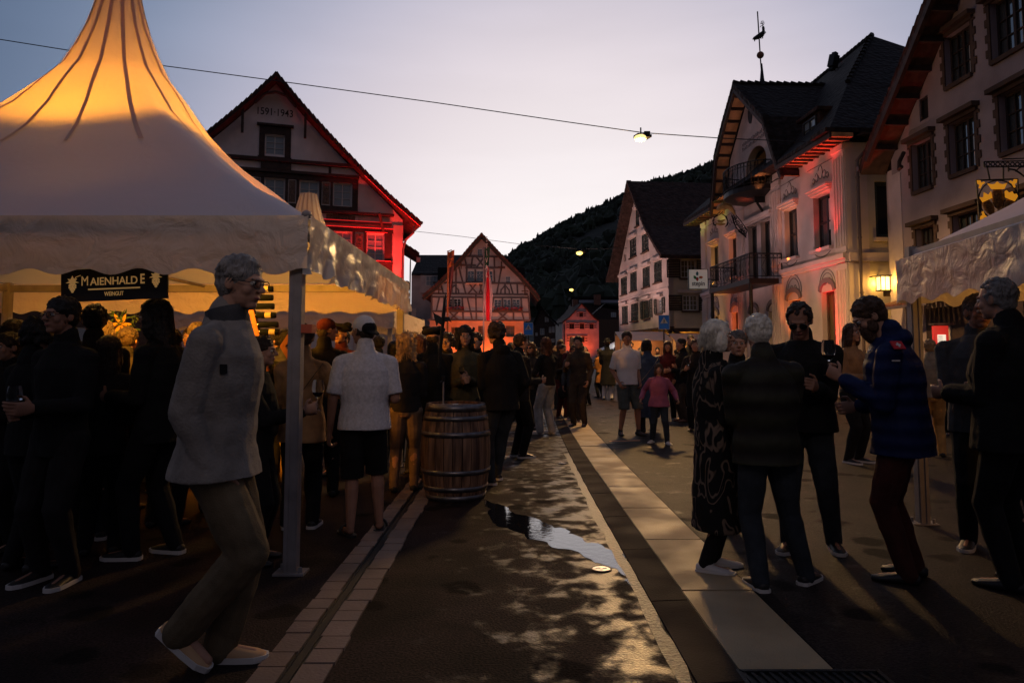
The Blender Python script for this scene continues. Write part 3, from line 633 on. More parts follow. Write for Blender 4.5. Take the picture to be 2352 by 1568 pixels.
H1 = [rc(*q) for q in ((845, 420, 893, 488), (747, 630, 815, 735), (836, 630, 903, 735), (925, 632, 990, 735), (1115, 682, 1160, 748), (542, 897, 606, 978), (618, 897, 688, 978), (1006, 902, 1076, 983), (1093, 902, 1164, 983), (1180, 902, 1252, 983))]
zj = U(800, 1105)[1]
mb = MB(); fwall(mb, F, [(u0, zj)] + [(u0, wl_[0][1] - .3)] + wl_ + [(u1, wl_[-1][1] - .3), (u1, zj)], H1, -.3, 0); mb.build('wall', 'plaster_rose', t)
G_ = [rc(*q) for q in ((592, 1168, 655, 1290), (850, 1155, 912, 1290), (1118, 1155, 1200, 1262), (700, 1168, 760, 1290))]
mb = MB(); ug0, ug1 = U(385, 1200)[0], U(1292, 1200)[0]; fwall(mb, F, [(ug0, 0), (ug0, zj - .02), (ug1, zj - .02), (ug1, 0)], G_, -.6, -.25); mb.build('ground_floor', 'plaster_orange', t)
part('side_wall', 'plaster_rose', t, [(u0, u0 + .3, zj, 6.6, -9.5, -.3), (u1 - .3, u1, zj, 6.6, -9.5, -.3)], F); part('back_room', 'dark_room', t, [(u0 + .4, u1 - .4, 0, 9.2, -1.6, -1.4)], F)
for h in H1: window(F, t, *h, cols=2, rows=3, fm='frame_white', pm='pane', fw=.05, mw=.025, mid=.04, d=-.1)
for h in G_: window(F, t, *h, cols=2, rows=3, fm='timber_grey', pm='pane_warm', d=-.42)
mb = MB()
def bm(x0, y0, x1, y1, w=16): a = U(x0, y0); b = U(x1, y1); fbeam(mb, F, a, b, w / 3.92 * .9408 / 26.34, -.02, .045 + random.random() * .01)
for q in ((725, 492, 1045, 498), (640, 578, 830, 580), (960, 600, 1110, 603), (730, 603, 1010, 606), (420, 745, 1290, 752), (405, 850, 1330, 858), (405, 882, 1330, 888), (405, 1018, 1345, 1026), (370, 1100, 1350, 1106), (735, 740, 1010, 742)): bm(*q)
for q in ((800, 402, 775, 492), (720, 500, 745, 600), (800, 500, 785, 600), (1005, 502, 1010, 600), (742, 600, 740, 745), (825, 620, 825, 740), (915, 620, 915, 740), (1005, 620, 1010, 745), (668, 600, 735, 855), (640, 590, 640, 745), (1075, 600, 1030, 855),
          (495, 755, 520, 850), (600, 755, 600, 850), (640, 750, 640, 850), (1110, 760, 1110, 850), (1160, 760, 1185, 850), (1225, 755, 1230, 850), (480, 890, 450, 1018), (525, 885, 525, 1100), (612, 890, 612, 985), (700, 885, 710, 1100), (750, 890, 795, 1100), (830, 850, 835, 1100),
          (905, 860, 905, 1020), (1000, 890, 960, 1100), (1084, 890, 1084, 985), (1172, 890, 1172, 985), (1262, 890, 1268, 1018), (1330, 870, 1348, 1100), (408, 860, 408, 1100), (1190, 1025, 1190, 1100), (1270, 1025, 1290, 1100)): bm(*q)
for cx, cy, r, h in ((875, 548, 38, 48), (800, 795, 40, 50), (1088, 1062, 45, 38), (620, 1062, 42, 38), (878, 795, 14, 50)):
    for s_ in (-1, 1):
        pts = [(cx - s_ * r, cy - h), (cx - s_ * r * .35, cy - h * .3), (cx + s_ * r * .1, cy + h * .2), (cx + s_ * r, cy + h)]
        for (a, b), (c, d) in zip(pts, pts[1:]): bm(a, b, c, d, 15)
for cx, cy in ((625, 800), (1110, 800)):
    for s_ in (-1, 1): bm(cx, cy - 30, cx + s_ * 38, cy + 15, 13); bm(cx + s_ * 38, cy + 10, cx + s_ * 42, cy + 50, 13)
mb.build('timber_frame', 'timber_grey', t)
mb = MB()
for p in (rl, rr):
    for (a, b), (c, d) in zip(p, p[1:]): fbeam(mb, F, (a, b - th - .14), (c, d - th - .14), .26, .45, .78)
    a, b = p[-3]; 
for x, y in ((690, 575), (475, 812), (1075, 595), (1300, 825)): a = U(x, y, .5); mb.tube([F.P(a[0], a[1] + .5, .5), F.P(a[0], a[1] - .35, .5)], .05, 6); mb.tube([F.P(a[0] - .3, a[1], .5), F.P(a[0] + .3, a[1], .5)], .05, 6); mb.tube([F.P(a[0], a[1], .5), F.P(a[0], a[1], 0)], .04, 5)
mb.build('verge_boards', 'timber_brown', t)
for a, b, y in ((530, 718, 1000), (1000, 1278, 1005)):
    p, q = U(a, y), U(b, y); o = part('flower_box', 'timber_brown', t, [(p[0], q[0], p[1] - .14, p[1] + .02, .05, .28)], F); fb = MB(); rnd = random.Random(a)
    for i in range(int((q[0] - p[0]) * 26)): fb.ell(F.P(rnd.uniform(p[0], q[0]), p[1] + rnd.uniform(0, .24), rnd.uniform(.08, .32)), (.05, .05, .045), n=6, m=4)
    fb.build('geraniums', 'flower_red', o)
a = U(735, 748); b = U(910, 748); part('window_ledge', 'plaster_orange', t, [(a[0], b[0], a[1] - .08, a[1] + .02, .05, .3)], F)
spots(F, [ug0 + .6, -2.4, -.3, 1.3, ug1 - .4], ORG, 520, 100, z=.3, d=.8, up=2.0, lean=-.9)
spots(F, [ug0 - 1.0, 0, ug1 + 1.0], (1, .50, .42), 400, 75, z=1.0, d=5.5, up=8, lean=-5)  # wash spots added out in front to brighten the plaster
spots(F, [ug1 + .9], ORG, 300, 60, z=2.0, d=.4, up=4, lean=-.1)
# dark wing behind it
F2 = Fac((-8, 67), (1, 0)); t = thing('dark_roofed_house', 'dark house with long tiled roof and dormer behind the half-timbered house', 'building', F2.P(0, 0, 0))
U = lambda x, y, d=0: F2.uc(3, x, y, d); a = U(215, 640); 
part('wall', 'plaster_grey', t, [(a[0], 5.5, 0, a[1], -6, 0)], F2)
q = [U(215, 660, .4), U(760, 660, .4)]; z1 = F2.uc(3, 300, 480, -5)[1]
mb = MB(); mb.hexa([F2.P(q[0][0], q[0][1] - .15, .5), F2.P(q[0][0], q[0][1], .5), F2.P(q[1][0], q[1][1], .5), F2.P(q[1][0], q[1][1] - .15, .5), F2.P(q[0][0], z1 - .15, -5), F2.P(q[0][0], z1, -5), F2.P(q[1][0], z1, -5), F2.P(q[1][0], z1 - .15, -5)])
mb.build('roof', 'tiles_black', t); a = U(300, 665, .6); b = U(500, 840, .6); part('dormer', 'plaster_grey', t, [(a[0], b[0], b[1], a[1], -2, .5)], F2); c = U(350, 680, .6); d_ = U(490, 775, .6); window(F2, t, c[0], d_[0], d_[1], c[1], d=.52, cols=4, rows=2, pm='pane_pale')
# ================================================================ C. far small houses
F = Fac(((1330 - 1176) / 1633 * 130, 130), (1, .12)); t = thing('red_lit_house', 'small distant gabled house washed in red light, with striped shutters', 'building', F.P(0, 0, 0))
U = lambda x, y, d=0: F.uc(10, x, y, d)
def rc(x0, y0, x1, y1): a = U(x0, (y0 + y1) / 2); b = U(x1, (y0 + y1) / 2); return (a[0], b[0], U((x0 + x1) / 2, y1)[1], U((x0 + x1) / 2, y0)[1])
pf = [U(x, y, .3) for x, y in ((1125, 692), (1240, 610), (1345, 500), (1440, 388), (1540, 500), (1640, 610), (1715, 665))]; roof(F, t, pf, .18, .3, -11, 'tiles')
HS = [rc(*q) for q in ((1400, 540, 1462, 610), (1240, 715, 1320, 802), (1408, 715, 1480, 802), (1562, 720, 1630, 802), (1245, 925, 1322, 1015), (1415, 925, 1485, 1015))]
wl_ = [(u, z - .2) for u, z in pf][1:-1]; a = U(1135, 900); b = U(1712, 900)
mb = MB(); fwall(mb, F, [(a[0], 0), (a[0], pf[0][1] - .3)] + wl_ + [(b[0], pf[-1][1] - .2), (b[0], 0)], HS, -.3, 0); mb.build('wall', 'plaster_mauve', t)
part('side_wall', 'plaster_cream', t, [(a[0], a[0] + .3, 0, pf[0][1] - .2, -10, -.3)], F)
for h in HS:
    o = window(F, t, *h, cols=2, rows=1, pm='dark_room', fw=.1, mid=.08, d=-.12, fm='timber_brown')
    for s_ in (0, 1):
        w = .42; x = h[0] - w - .08 if s_ == 0 else h[1] + .08
        for k in range(5): sh = MB(); z_ = h[2] + (h[3] - h[2]) * k / 5; fbox(sh, F, x, x + w, z_, z_ + (h[3] - h[2]) / 5 - .01, 0, .06); sh.build('shutter', 'timber_dark' if k % 2 else 'trim', o) if k in (0,) else None
        st = MB(); [fbox(st, F, x, x + w, h[2] + (h[3] - h[2]) * k / 5, h[2] + (h[3] - h[2]) * (k + 1) / 5 - .005, 0, .06) for k in (2, 4)]; st.build('shutter', 'trim', o)
        st = MB(); [fbox(st, F, x, x + w, h[2] + (h[3] - h[2]) * k / 5, h[2] + (h[3] - h[2]) * (k + 1) / 5 - .005, 0, .06) for k in (1, 3)]; st.build('shutter_stripe', 'timber_dark', o)
    part('lintel', 'grey_paint', o, [(h[0] - .5, h[1] + .5, h[3] + .12, h[3] + .28, 0, .12)], F)
mb = MB(); mb.tube([F.P(a[0] + .35, pf[0][1] - .2, .15), F.P(a[0] + .35, 0, .15)], .09, 6); mb.build('downpipe', 'gutter_metal', t)
c = U(1340, 330, -6); part('chimney', 'stone_red', t, [(c[0] - .5, c[0] + .5, pf[3][1] - 1.8, c[1], -7, -6)], F)
spots(F, [a[0] + .7], (1, .11, .02), 3000, 66, z=-.5, d=1.0, up=6, lean=-.7, blend=.9); spots(F, [b[0] - 1.7], (1, .22, .03), 4200, 66, z=-.5, d=1.1, up=6, lean=-.8, blend=.9)
spots(F, [U(1300, 0)[0], U(1450, 0)[0]], (1, .10, .02), 2200, 120, z=.0, d=2.6, up=5, lean=-1.9, blend=1)
F = Fac((-1176 * 0 + (780 / 6.533 + 1200) * .9408 / 1633 * 0, 95), (1, -.1)); F.o = AT((1200 + 790 / 6.533) * .9408, 814, 95); F.o.z = 0
t = thing('dark_barn', 'dark steep-roofed timber house left of the red lit house', 'building', F.P(0, 0, 0)); U = lambda x, y, d=0: F.uc(10, x, y, d)
pf = [U(660, 720, .4), U(790, 428, .4), U(920, 600, .4), U(1040, 700, .4)]; roof(F, t, pf, .2, .4, -9, 'tiles_black'); a = U(675, 800); b = U(1020, 800)
HS = [rc(*q) for q in ((775, 792, 842, 895), (915, 770, 955, 862), (965, 762, 1005, 858), (850, 612, 878, 690), (885, 615, 912, 688), (700, 860, 735, 910), (950, 955, 1005, 1015))]
mb = MB(); fwall(mb, F, [(a[0], 0), (a[0], pf[0][1] - .3), (pf[1][0], pf[1][1] - .3), (pf[2][0], pf[2][1] - .3), (b[0], pf[3][1] - .25), (b[0], 0)], HS, -.3, 0); mb.build('wall', 'timber_dark', t)
for h in HS: window(F, t, *h, cols=2, rows=2, pm='pane_pale', d=-.1)
F = Fac((16, 175), (1, 0)); t = thing('terrace_block', 'long low block with pale balcony band behind the red lit house', 'building', F.P(0, 0, 0)); U = lambda x, y, d=0: F.uc(10, x, y, d)
a, b = U(1395, 385), U(2060, 340); part('wall', 'timber_dark', t, [(a[0] - 2, b[0] + 4, 0, a[1] - .4, -8, -1)], F); mat('pale_band', (.24, .25, .32), .6); part('balcony', 'pale_band', t, [(a[0], b[0] + 4, a[1], b[1], -.2, 0)], F)
part('roof', 'tiles_black', t, [(a[0] - 2, b[0] + 4, b[1] + .3, b[1] + .9, -8, -.5)], F); c = U(1680, 340); part('chimney', 'stone_red', t, [(c[0] - .8, c[0] + .8, a[1] - .6, b[1] + 1.2, .3, 1.4)], F)
F = Fac((24, 150), (1, 0)); t = thing('dark_roofed_house', 'dark low-roofed house between the red lit house and the shuttered house', 'building', F.P(0, 0, 0)); U = lambda x, y, d=0: F.uc(10, x, y, d)
a, b = U(1720, 560), U(2040, 420); roof(F, t, [(a[0] - 3, a[1] - 1.5), (b[0] - 3, b[1] + .3), (b[0] + 4, b[1] - 1)], .2, .4, -8, 'tiles_black', jag=False); part('wall', 'timber_brown', t, [(a[0] - 1, b[0] + 3, 0, a[1] - 1.2, -8, 0)], F); w = rc(1905, 540, 1985, 612); window(F, t, *w, pm='pane_pale', d=.05)
mat('window_glow', (1, .8, .5), .5, emit=(1, .75, .42), estr=2.2); mat('pale_wall', (.16, .16, .17), .8)
t = thing('hillside_house', 'pale terraced house with a row of lit windows high on the dark hillside', 'building', AT(1463, 690, 330)); F = Fac((AT(1463, 690, 330).x, 330), (1, 0)); U = lambda x, y, d=0: F.uc(10, x, y, d)
a, b = U(1730, 205), U(2060, 150); part('wall', 'timber_dark', t, [(a[0], b[0], a[1] - 4, b[1], -8, 0)], F); part('terrace_post', 'pale_wall', t, [(x, x + .35, U(0, 150)[1], U(0, 118 - (i * 37 % 11))[1], 0, .3) for i, x in enumerate([U(1745 + 34 * k, 0)[0] for k in range(8)])] + [(a[0], b[0], U(0, 160)[1], U(0, 152)[1], 0, .4)], F)
for i, (x, y, w_) in enumerate(((1742, 180, 20), (1800, 164, 8), (1868, 160, 26), (1920, 182, 9), (1950, 184, 10), (1984, 180, 16), (1850, 184, 6))):
    p = U(x, y); part('lit_window', 'window_glow', t, [(p[0], p[0] + w_ * .045, p[1] - .4, p[1] + .4, .05, .15)], F)
# ================================================================ D. shuttered house (right of the street, far)
F = Fac((9.06, 41), (-.106, 1)); t = thing('shuttered_house', 'rose plastered house with steep dark roof and closed louvred shutters', 'building', F.P(0, 0, 0))
prof = [(-1.0, 7.05), (-.2, 7.55), (2.24, 9.3), (4.0, 11.0), (6.0, 13.0), (8.0, 11.0), (9.4, 9.5), (11.3, 7.6), (12.2, 7.0)]
roof(F, t, prof, .2, .75, -11, 'tiles'); U = lambda x, y, d=0: F.uc(4, x, y, d)
W4 = [((320, 345), 350, 475), ((275, 325), 572, 712), ((367, 419), 535, 672), ((456, 476), 592, 640), ((232, 247), 692, 745), ((207, 253), 868, 1000), ((278, 328), 828, 972), ((373, 428), 790, 942), ((461, 520), 745, 905),
      ((214, 260), 1088, 1222), ((284, 338), 1068, 1200), ((379, 430), 1045, 1180), ((484, 524), 1030, 1145)]
hs = []
for (x0, x1), y0, y1 in W4: xm = (x0 + x1) / 2; a = U(x0, (y0 + y1) / 2)[0]; b = U(x1, (y0 + y1) / 2)[0]; hs.append((b, a, U(xm, y1)[1], U(xm, y0)[1]))
zb = 2.95; wall = [(0, zb), (0, 7.2)] + [(u, z - .22) for u, z in prof[1:-1] if 0 < u < 11.2] + [(11.3, 7.25), (11.3, zb)]
mb = MB(); fwall(mb, F, wall, hs, -.3, 0); mb.build('wall', 'plaster_rose', t)
for i, h in enumerate(hs):
    small = i in (3, 4); o = window(F, t, *h, cols=2, rows=4, pm='pane_pale' if i == 12 else 'pane', d=-.16)
    if i < 11 and not small: m_ = (h[0] + h[1]) / 2; shutter(F, o, h[0], m_, h[2], h[3], -.05); shutter(F, o, m_, h[1], h[2], h[3], -.05)
    if i == 11: shutter(F, o, h[0] + .55, h[1], h[2], h[3], -.05)
    if i in (11, 12): shutter(F, o, h[0] - .55, h[0] - .04, h[2], h[3], .02); shutter(F, o, h[1] + .04, h[1] + .5, h[2], h[3], .02)
    if not small: part('lintel', 'trim', o, [(h[0] - .15, h[1] + .15, h[3] + .08, h[3] + .24, 0, .2)], F); part('sill', 'timber_brown', o, [(h[0] - .08, h[1] + .08, h[2] - .09, h[2] - .01, 0, .12)], F)
for z0 in (5.25, ): part('string_course', 'trim', t, [(0, 11.3, z0, z0 + .1, 0, .05)], F)
Fs = Fac((9.06, 41), (1, .106)); US = lambda x, y, d=0: Fs.uc(4, x, y, d)
def rs(x0, y0, x1, y1): a = US(x0, (y0 + y1) / 2); b = US(x1, (y0 + y1) / 2); return (a[0], b[0], US((x0 + x1) / 2, y1)[1], US((x0 + x1) / 2, y0)[1])
s1, s2 = rs(665, 735, 780, 872), rs(680, 1005, 795, 1122)
mb = MB(); fwall(mb, Fs, [(.02, zb), (.02, 7.2), (9, 7.2), (9, zb)], [s1, s2], -.3, 0); mb.build('side_wall', 'plaster_cream', t)
for h, rws in ((s1, 3), (s2, 3)):
    o = window(Fs, t, *h, cols=4, rows=rws, pm='pane_warm', mid=.07, d=-.12); shutter(Fs, o, h[0] - .85, h[0] - .04, h[2], h[3], .02, 'shutter_brown'); shutter(Fs, o, h[1] + .04, h[1] + .85, h[2], h[3], .02, 'shutter_brown')
    part('lintel', 'trim', o, [(h[0] - .3, h[1] + .4, h[3] + .12, h[3] + .3, 0, .18)], Fs); part('sill', 'timber_brown', o, [(h[0] - .1, h[1] + .1, h[2] - .12, h[2] - .01, 0, .12)], Fs)
part('eave_board', 'trim', t, [(-.1, 9, 7.02, 7.22, 0, .28)], Fs)
part('passage_wall', 'plaster_cream', t, [(2.4, 9, 0, zb, -.9, -.6)], Fs); part('passage_wall', 'plaster_cream', t, [(0.2, 11, 0, zb, -3.4, -3.2)], F)
part('floor_beams', 'timber_brown', t, [(u, u + .25, zb - .22, zb - .01, -3.0, .05) for u in (0, 1.6, 3.2, 4.8, 6.4, 8, 9.6, 11)] + [(-.05, 11.3, zb - .0, zb + .09, -.3, .06)], F)
mb = MB(); mb.tube([Fs.P(.2, 2.85, .02), Fs.P(1.2, 2.2, .02), Fs.P(1.6, 1.2, .02)], .09, 6); mb.tube([Fs.P(2.2, 2.8, .02), Fs.P(2.2, 0, .02)], .1, 6); mb.tube([Fs.P(0.1, 2.8, -.1), Fs.P(.1, 0, -.1)], .13, 8); mb.build('post', 'timber_dark', t)
light('POINT', Fs.P(1.6, 2.3, -1.2), 130, YEL, name='passage'); light('POINT', F.P(4.5, 2.4, -1.6), 120, (1, .45, .10), name='passage'); light('POINT', Fs.P(5.2, 2.5, .25), 55, YEL, name='passage'); light('POINT', F.P(8.5, 2.4, -1.6), 60, (1, .40, .10), name='passage')
light('SPOT', Fs.P(3.2, 5.28 - 1.1, .5), 40, YEL, Fs.P(3.2, 6.2, .15), 90, .6, name='lintel_light')
spots(F, [1.5, 5.5, 9.5], (1, .60, .52), 1500, 80, z=.6, d=6.0, up=9, lean=-5.0, name='wash')  # wash spots added to brighten the front, standing in for ambient street light
# market stalls in front of it
for (px, yb, Y, wv, lab, cm) in ((1485, 782, 33, 2.4, 'lit market stall with a pale flat awning under the shuttered house', 'plaster_orange'), (1590, 790, 36, 1.6, 'small lit booth by the wall right of the blue crossing sign', 'plaster_cream')):
    p = AT(px, yb, Y); s = thing('market_stall', lab, 'market stall', (p.x, Y, 0)); mb = MB()
    mb.hexa([Vector((p.x - wv / 2, Y, 2.05)), Vector((p.x - wv / 2, Y, 2.08)), Vector((p.x + wv / 2, Y, 2.08)), Vector((p.x + wv / 2, Y, 2.05)), Vector((p.x - wv / 2, Y + 1.8, 2.5)), Vector((p.x - wv / 2, Y + 1.8, 2.53)), Vector((p.x + wv / 2, Y + 1.8, 2.53)), Vector((p.x + wv / 2, Y + 1.8, 2.5))]); mb.build('awning', 'tent_valance', s)
    mb = MB(); [mb.tube([Vector((p.x + a * wv / 2, Y + b, 0)), Vector((p.x + a * wv / 2, Y + b, 2.1 + b * .2))], .03, 6) for a in (-1, 1) for b in (.05, 1.75)]; mb.build('posts', 'alu', s)
    mb = MB(); mb.box((p.x, Y + .3, .5), (wv, .6, 1.0)); mb.build('counter', 'timber_brown', s); mb = MB(); mb.box((p.x, Y + 1.7, 1.2), (wv, .05, 2.3)); mb.build('back_panel', cm, s)
    light('POINT', (p.x, Y + .9, 1.9), 22, (1, .42, .10), name='stall')
p = AT(1411, 792, 60); s = thing('parasol', 'small white parasol far down the street beside the shuttered house', 'parasol', (p.x, 60, 0)); mb = MB(); mb.lathe((p.x, 60, p.z - .45), [(1.6, 0), (.9, .28), (.05, .7)], 8); mb.build('canopy', 'tent_roof', s); mb = MB(); mb.tube([(p.x, 60, 0), (p.x, 60, p.z)], .04); mb.build('pole', 'alu', s)
light('POINT', (p.x, 59, 2.6), 30, (1, .9, .7), name='parasol')
# ================================================================ E. guesthouse with stucco front, balconies and cross gable
F = Fac((11.0, 23.5), (-.055, 1)); t = thing('stucco_guesthouse', 'stucco guesthouse with gabled centre, iron balconies and red and orange uplights', 'building', F.P(0, 0, 0))
gp = [(2.9, 8.35), (3.35, 8.95), (4.42, 10.95), (5.9, 12.15), (7.45, 13.45), (8.9, 12.2), (10.1, 10.95), (10.65, 9.1), (10.9, 8.5)]
roof(F, t, gp, .2, .75, -4.6, 'tiles_black')
holes = [(.7, 1.9, 5.15, 7.05), (3.22, 4.3, 5.15, 7.05), (9.28, 10.4, 5.08, 6.95), (11.9, 13.02, 5.08, 6.95), (5.6, 6.62, 4.66, 7.05), (7.04, 8.02, 4.66, 7.05)]
gh = [(.6, 1.5, .15, 3.6), (3.12, 4.18, .15, 3.5), (9.1, 10.2, .15, 3.4), (12.05, 12.95, .15, 3.35), (5.1, 6.0, .15, 3.2), (7.1, 8.0, .15, 3.2)]
arch = (5.85, 8.1, 8.6, 10.45)
wall = [(-.35, 0), (-.35, 8.45), (3.45, 8.45), (4.5, 10.65), (7.45, 13.1), (10.0, 10.65), (10.55, 8.45), (14.35, 8.45), (14.35, 0)]
mb = MB(); fwall(mb, F, wall, holes + gh + [arch], -.35, 0); mb.build('wall', 'plaster_rose', t)
part('loggia', 'plaster_orange', t, [(5.8, 8.15, 8.5, 10.8, -1.6, -1.5), (5.7, 5.84, 8.5, 10.8, -1.5, -.36), (8.11, 8.25, 8.5, 10.8, -1.5, -.36), (5.7, 8.25, 10.6, 10.75, -1.5, -.36)], F)
part('back_room', 'dark_room', t, [(0, 14, .1, 8.2, -1.2, -1.05)], F)
mb = MB()                                                # arch head infill
for s_ in (0, 1):
    x = arch[0] if s_ == 0 else arch[1]; q = 1 if s_ == 0 else -1
    fprism(mb, F, [(x, 10.47), (x, 9.6)] + [(x + q * (1.12 * (1 - math.cos(R(a)))), 9.6 + .85 * math.sin(R(a))) for a in range(10, 91, 16)] + [(x + q * 1.12, 10.47)], -.34, -.01)
mb.build('arch_head', 'plaster_rose', t)
for a, b in ((-.35, .35), (4.56, 5.5), (8.45, 9.25), (13.65, 14.35)):
    fl = MB()
    for z0, z1 in ((0, 4.42), (4.78, 8.2)):
        fbox(fl, F, a, b, z0, z1, .002, .05); n = 4
        for i in range(n): x = a + (b - a) * (i + .5) / n; fl.tube([F.P(x, z0 + .2, .055), F.P(x, z1 - .2, .055)], (b - a) * .075, 6)
    fbox(fl, F, a - .03, b + .03, 8.2, 8.4, 0, .1); fl.build('pilaster', 'trim', t)
for a, b in ((4.62, 5.3), (8.7, 9.3)): fl = MB(); fbox(fl, F, a, b, 8.5, 9.7 if a < 6 else 9.8, .002, .05); fl.build('pilaster', 'trim', t)
part('string_course', 'trim', t, [(-.37, 4.5, 4.58, 4.74, 0, .18), (-.37, 4.5, 4.46, 4.581, 0, .10)], F); part('string_course', 'trim', t, [(9.3, 14.37, 4.50, 4.66, 0, .18), (9.3, 14.37, 4.38, 4.501, 0, .10)], F)
for (a, b, c, d) in holes[:4]:
    orn = MB()
    m_ = (a + b) / 2; w_ = (b - a) * .5
    for k, (r, dx, z_) in enumerate(((.16, 0, 7.85), (.10, -.28, 7.72), (.10, .28, 7.72), (.07, -.5, 7.64), (.07, .5, 7.64))): orn.tube([F.P(m_ + dx + r * math.cos(q), z_ + r * 1.5 * math.sin(q), .012) for q in [5.6 * j / 9 + .4 for j in range(10)]], .012, 5)
    orn.tube([F.P(m_ + w_ * .9 * q, 4.98 - .14 * (1 - q * q), .012) for q in [-1 + .2 * j for j in range(11)]], .015, 5)
    for x0, x1 in ((m_ - w_ - .35, m_ + w_ + .35),): orn.tube([F.P(x0, 8.12, .012), F.P(x1, 8.12, .012)], .012, 4)
    orn.build('stucco_ornament', 'grey_paint', t)
for (a, b, c, d) in gh[:4]:
    orn = MB()
    m_ = (a + b) / 2; w_ = (b - a) * .5
    for rr in (1.25, 1.0): orn.tube([F.P(m_ + w_ * rr * math.cos(q), 3.75 + w_ * rr * 1.1 * math.sin(q), .012) for q in [math.pi * j / 12 for j in range(13)]], .013, 5)
    for dx in (-.15, .15): orn.tube([F.P(m_ + dx + .1 * math.cos(q), 3.95 + .12 * math.sin(q), .012) for q in [6.283 * j / 9 for j in range(10)]], .012, 5)
    orn.build('stucco_ornament', 'grey_paint', t)
orn = MB()
for i in range(34):                                      # faded lettering over the arch, too small to read
    u = 8.35 - 2.45 * (i % 17) / 16; z_ = 10.93 if i < 17 else 10.70; h = .05 + .03 * ((i * 7) % 3); orn.tube([F.P(u, z_ - h * .6, .012), F.P(u + .03, z_ + h, .012), F.P(u - .04, z_ + h * .3, .012)], .012, 4)
[orn.tube([F.P(8.4, z_, .008), F.P(5.85, z_, .008)], .006, 4) for z_ in (10.88, 10.65)]; orn.tube([F.P(7.1, 10.88, .008), F.P(7.1, 10.65, .008)], .005, 4); orn.build('faded_lettering', 'grey_paint', t)
for i, (a, b, c, d) in enumerate(holes):
    o = window(F, t, a, b, c, d, d=-.26, cols=2, rows=2 if i < 4 else 1, fm='frame_dark', pm='pane', fw=.07, mid=.09, mw=.06)
    if i < 4:
        part('lintel', 'trim', o, [(a - .18, b + .18, d + .20, d + .27, 0, .24), (a - .14, b + .14, d + .11, d + .19, 0, .17), (a - .1, b + .1, d + .03, d + .10, 0, .09)], F)
        part('sill', 'trim', o, [(a - .14, b + .14, c - .12, c - .01, 0, .16)], F)
    if i in (0, 1): part('curtain', 'frame_white', o, [(a + .12, a + .30, d - 1.3, d - .15, -.245, -.235), (a + .42, a + .55, d - 1.25, d - .15, -.245, -.235)], F)
part('door_cornice', 'trim', t, [(5.3, 8.35, 7.2, 7.36, 0, .2), (5.4, 8.25, 7.08, 7.19, 0, .12)], F)
for i, (a, b, c, d) in enumerate(gh):
    o = window(F, t, a, b, c, d, d=-.24, cols=2, rows=2, fm='timber_brown', pm='pane_warm', fw=.09, mid=.1, mw=.08, name='door')
    mb = MB(); m_ = (a + b) / 2; w_ = (b - a) / 2
    for r0, r1, dd in ((1.0, 1.28, .07), ):
        pts = [(m_ + w_ * r0 * math.cos(q), d + .3 * math.sin(q) * r0) for q in [math.pi * j / 10 for j in range(11)]]; pts2 = [(m_ + w_ * r1 * math.cos(q), d + .06 + .42 * math.sin(q)) for q in [math.pi * j / 10 for j in range(11)]]
        for j in range(10): fprism(mb, F, [pts[j], pts[j + 1], pts2[j + 1], pts2[j]], 0, dd)
    mb.build('arch_moulding', 'grey_paint', o)
# eaves with coffered soffit
def eave(u0, u1):
    part('eave', 'tiles_black', t, [(u0, u1, 8.62, 8.76, -.3, .75)], F); part('soffit', 'soffit', t, [(u0, u1, 8.46, 8.60, -.02, .70)], F)
    part('eave_rafter', 'timber_dark', t, [(u0 + (u1 - u0) * (i + .5) / int((u1 - u0) / .42) - .05, u0 + (u1 - u0) * (i + .5) / int((u1 - u0) / .42) + .05, 8.40, 8.458, 0, .68) for i in range(int((u1 - u0) / .42))] + [(u0, u1, 8.42, 8.58, .71, .78)], F)
eave(-.9, 3.3); eave(10.8, 15.2)
mb = MB()
for p, q in zip(gp, gp[1:]):
    L = math.hypot(q[0] - p[0], q[1] - p[1]); n = max(1, int(L / .55))
    fbeam(mb, F, (p[0], p[1] - .3), (q[0], q[1] - .3), .16, .62, .74)
    for i in range(n): x = p[0] + (q[0] - p[0]) * (i + .5) / n; z_ = p[1] + (q[1] - p[1]) * (i + .5) / n - .27; fbox(mb, F, x - .05, x + .05, z_ - .06, z_ + .06, .02, .7)
mb.build('gable_rafters', 'timber_dark', t)
mb = MB()
for p, q in zip(gp, gp[1:]): fbeam(mb, F, (p[0], p[1] - .225), (q[0], q[1] - .225), .03, .02, .7)
mb.build('gable_soffit', 'soffit', t)
mb = MB(); fb = [F.P(7.4 + .22 * math.cos(q), 12.05 + .42 * math.sin(q), .01) for q in [6.283 * j / 16 for j in range(16)]]; mb.v = fb + [p + F.n * .03 for p in fb]; mb.f = [tuple(range(16)), tuple(range(16, 32))] + [(j, (j + 1) % 16, 16 + (j + 1) % 16, 16 + j) for j in range(16)]; mb.build('oval_window', 'frame_dark', t)
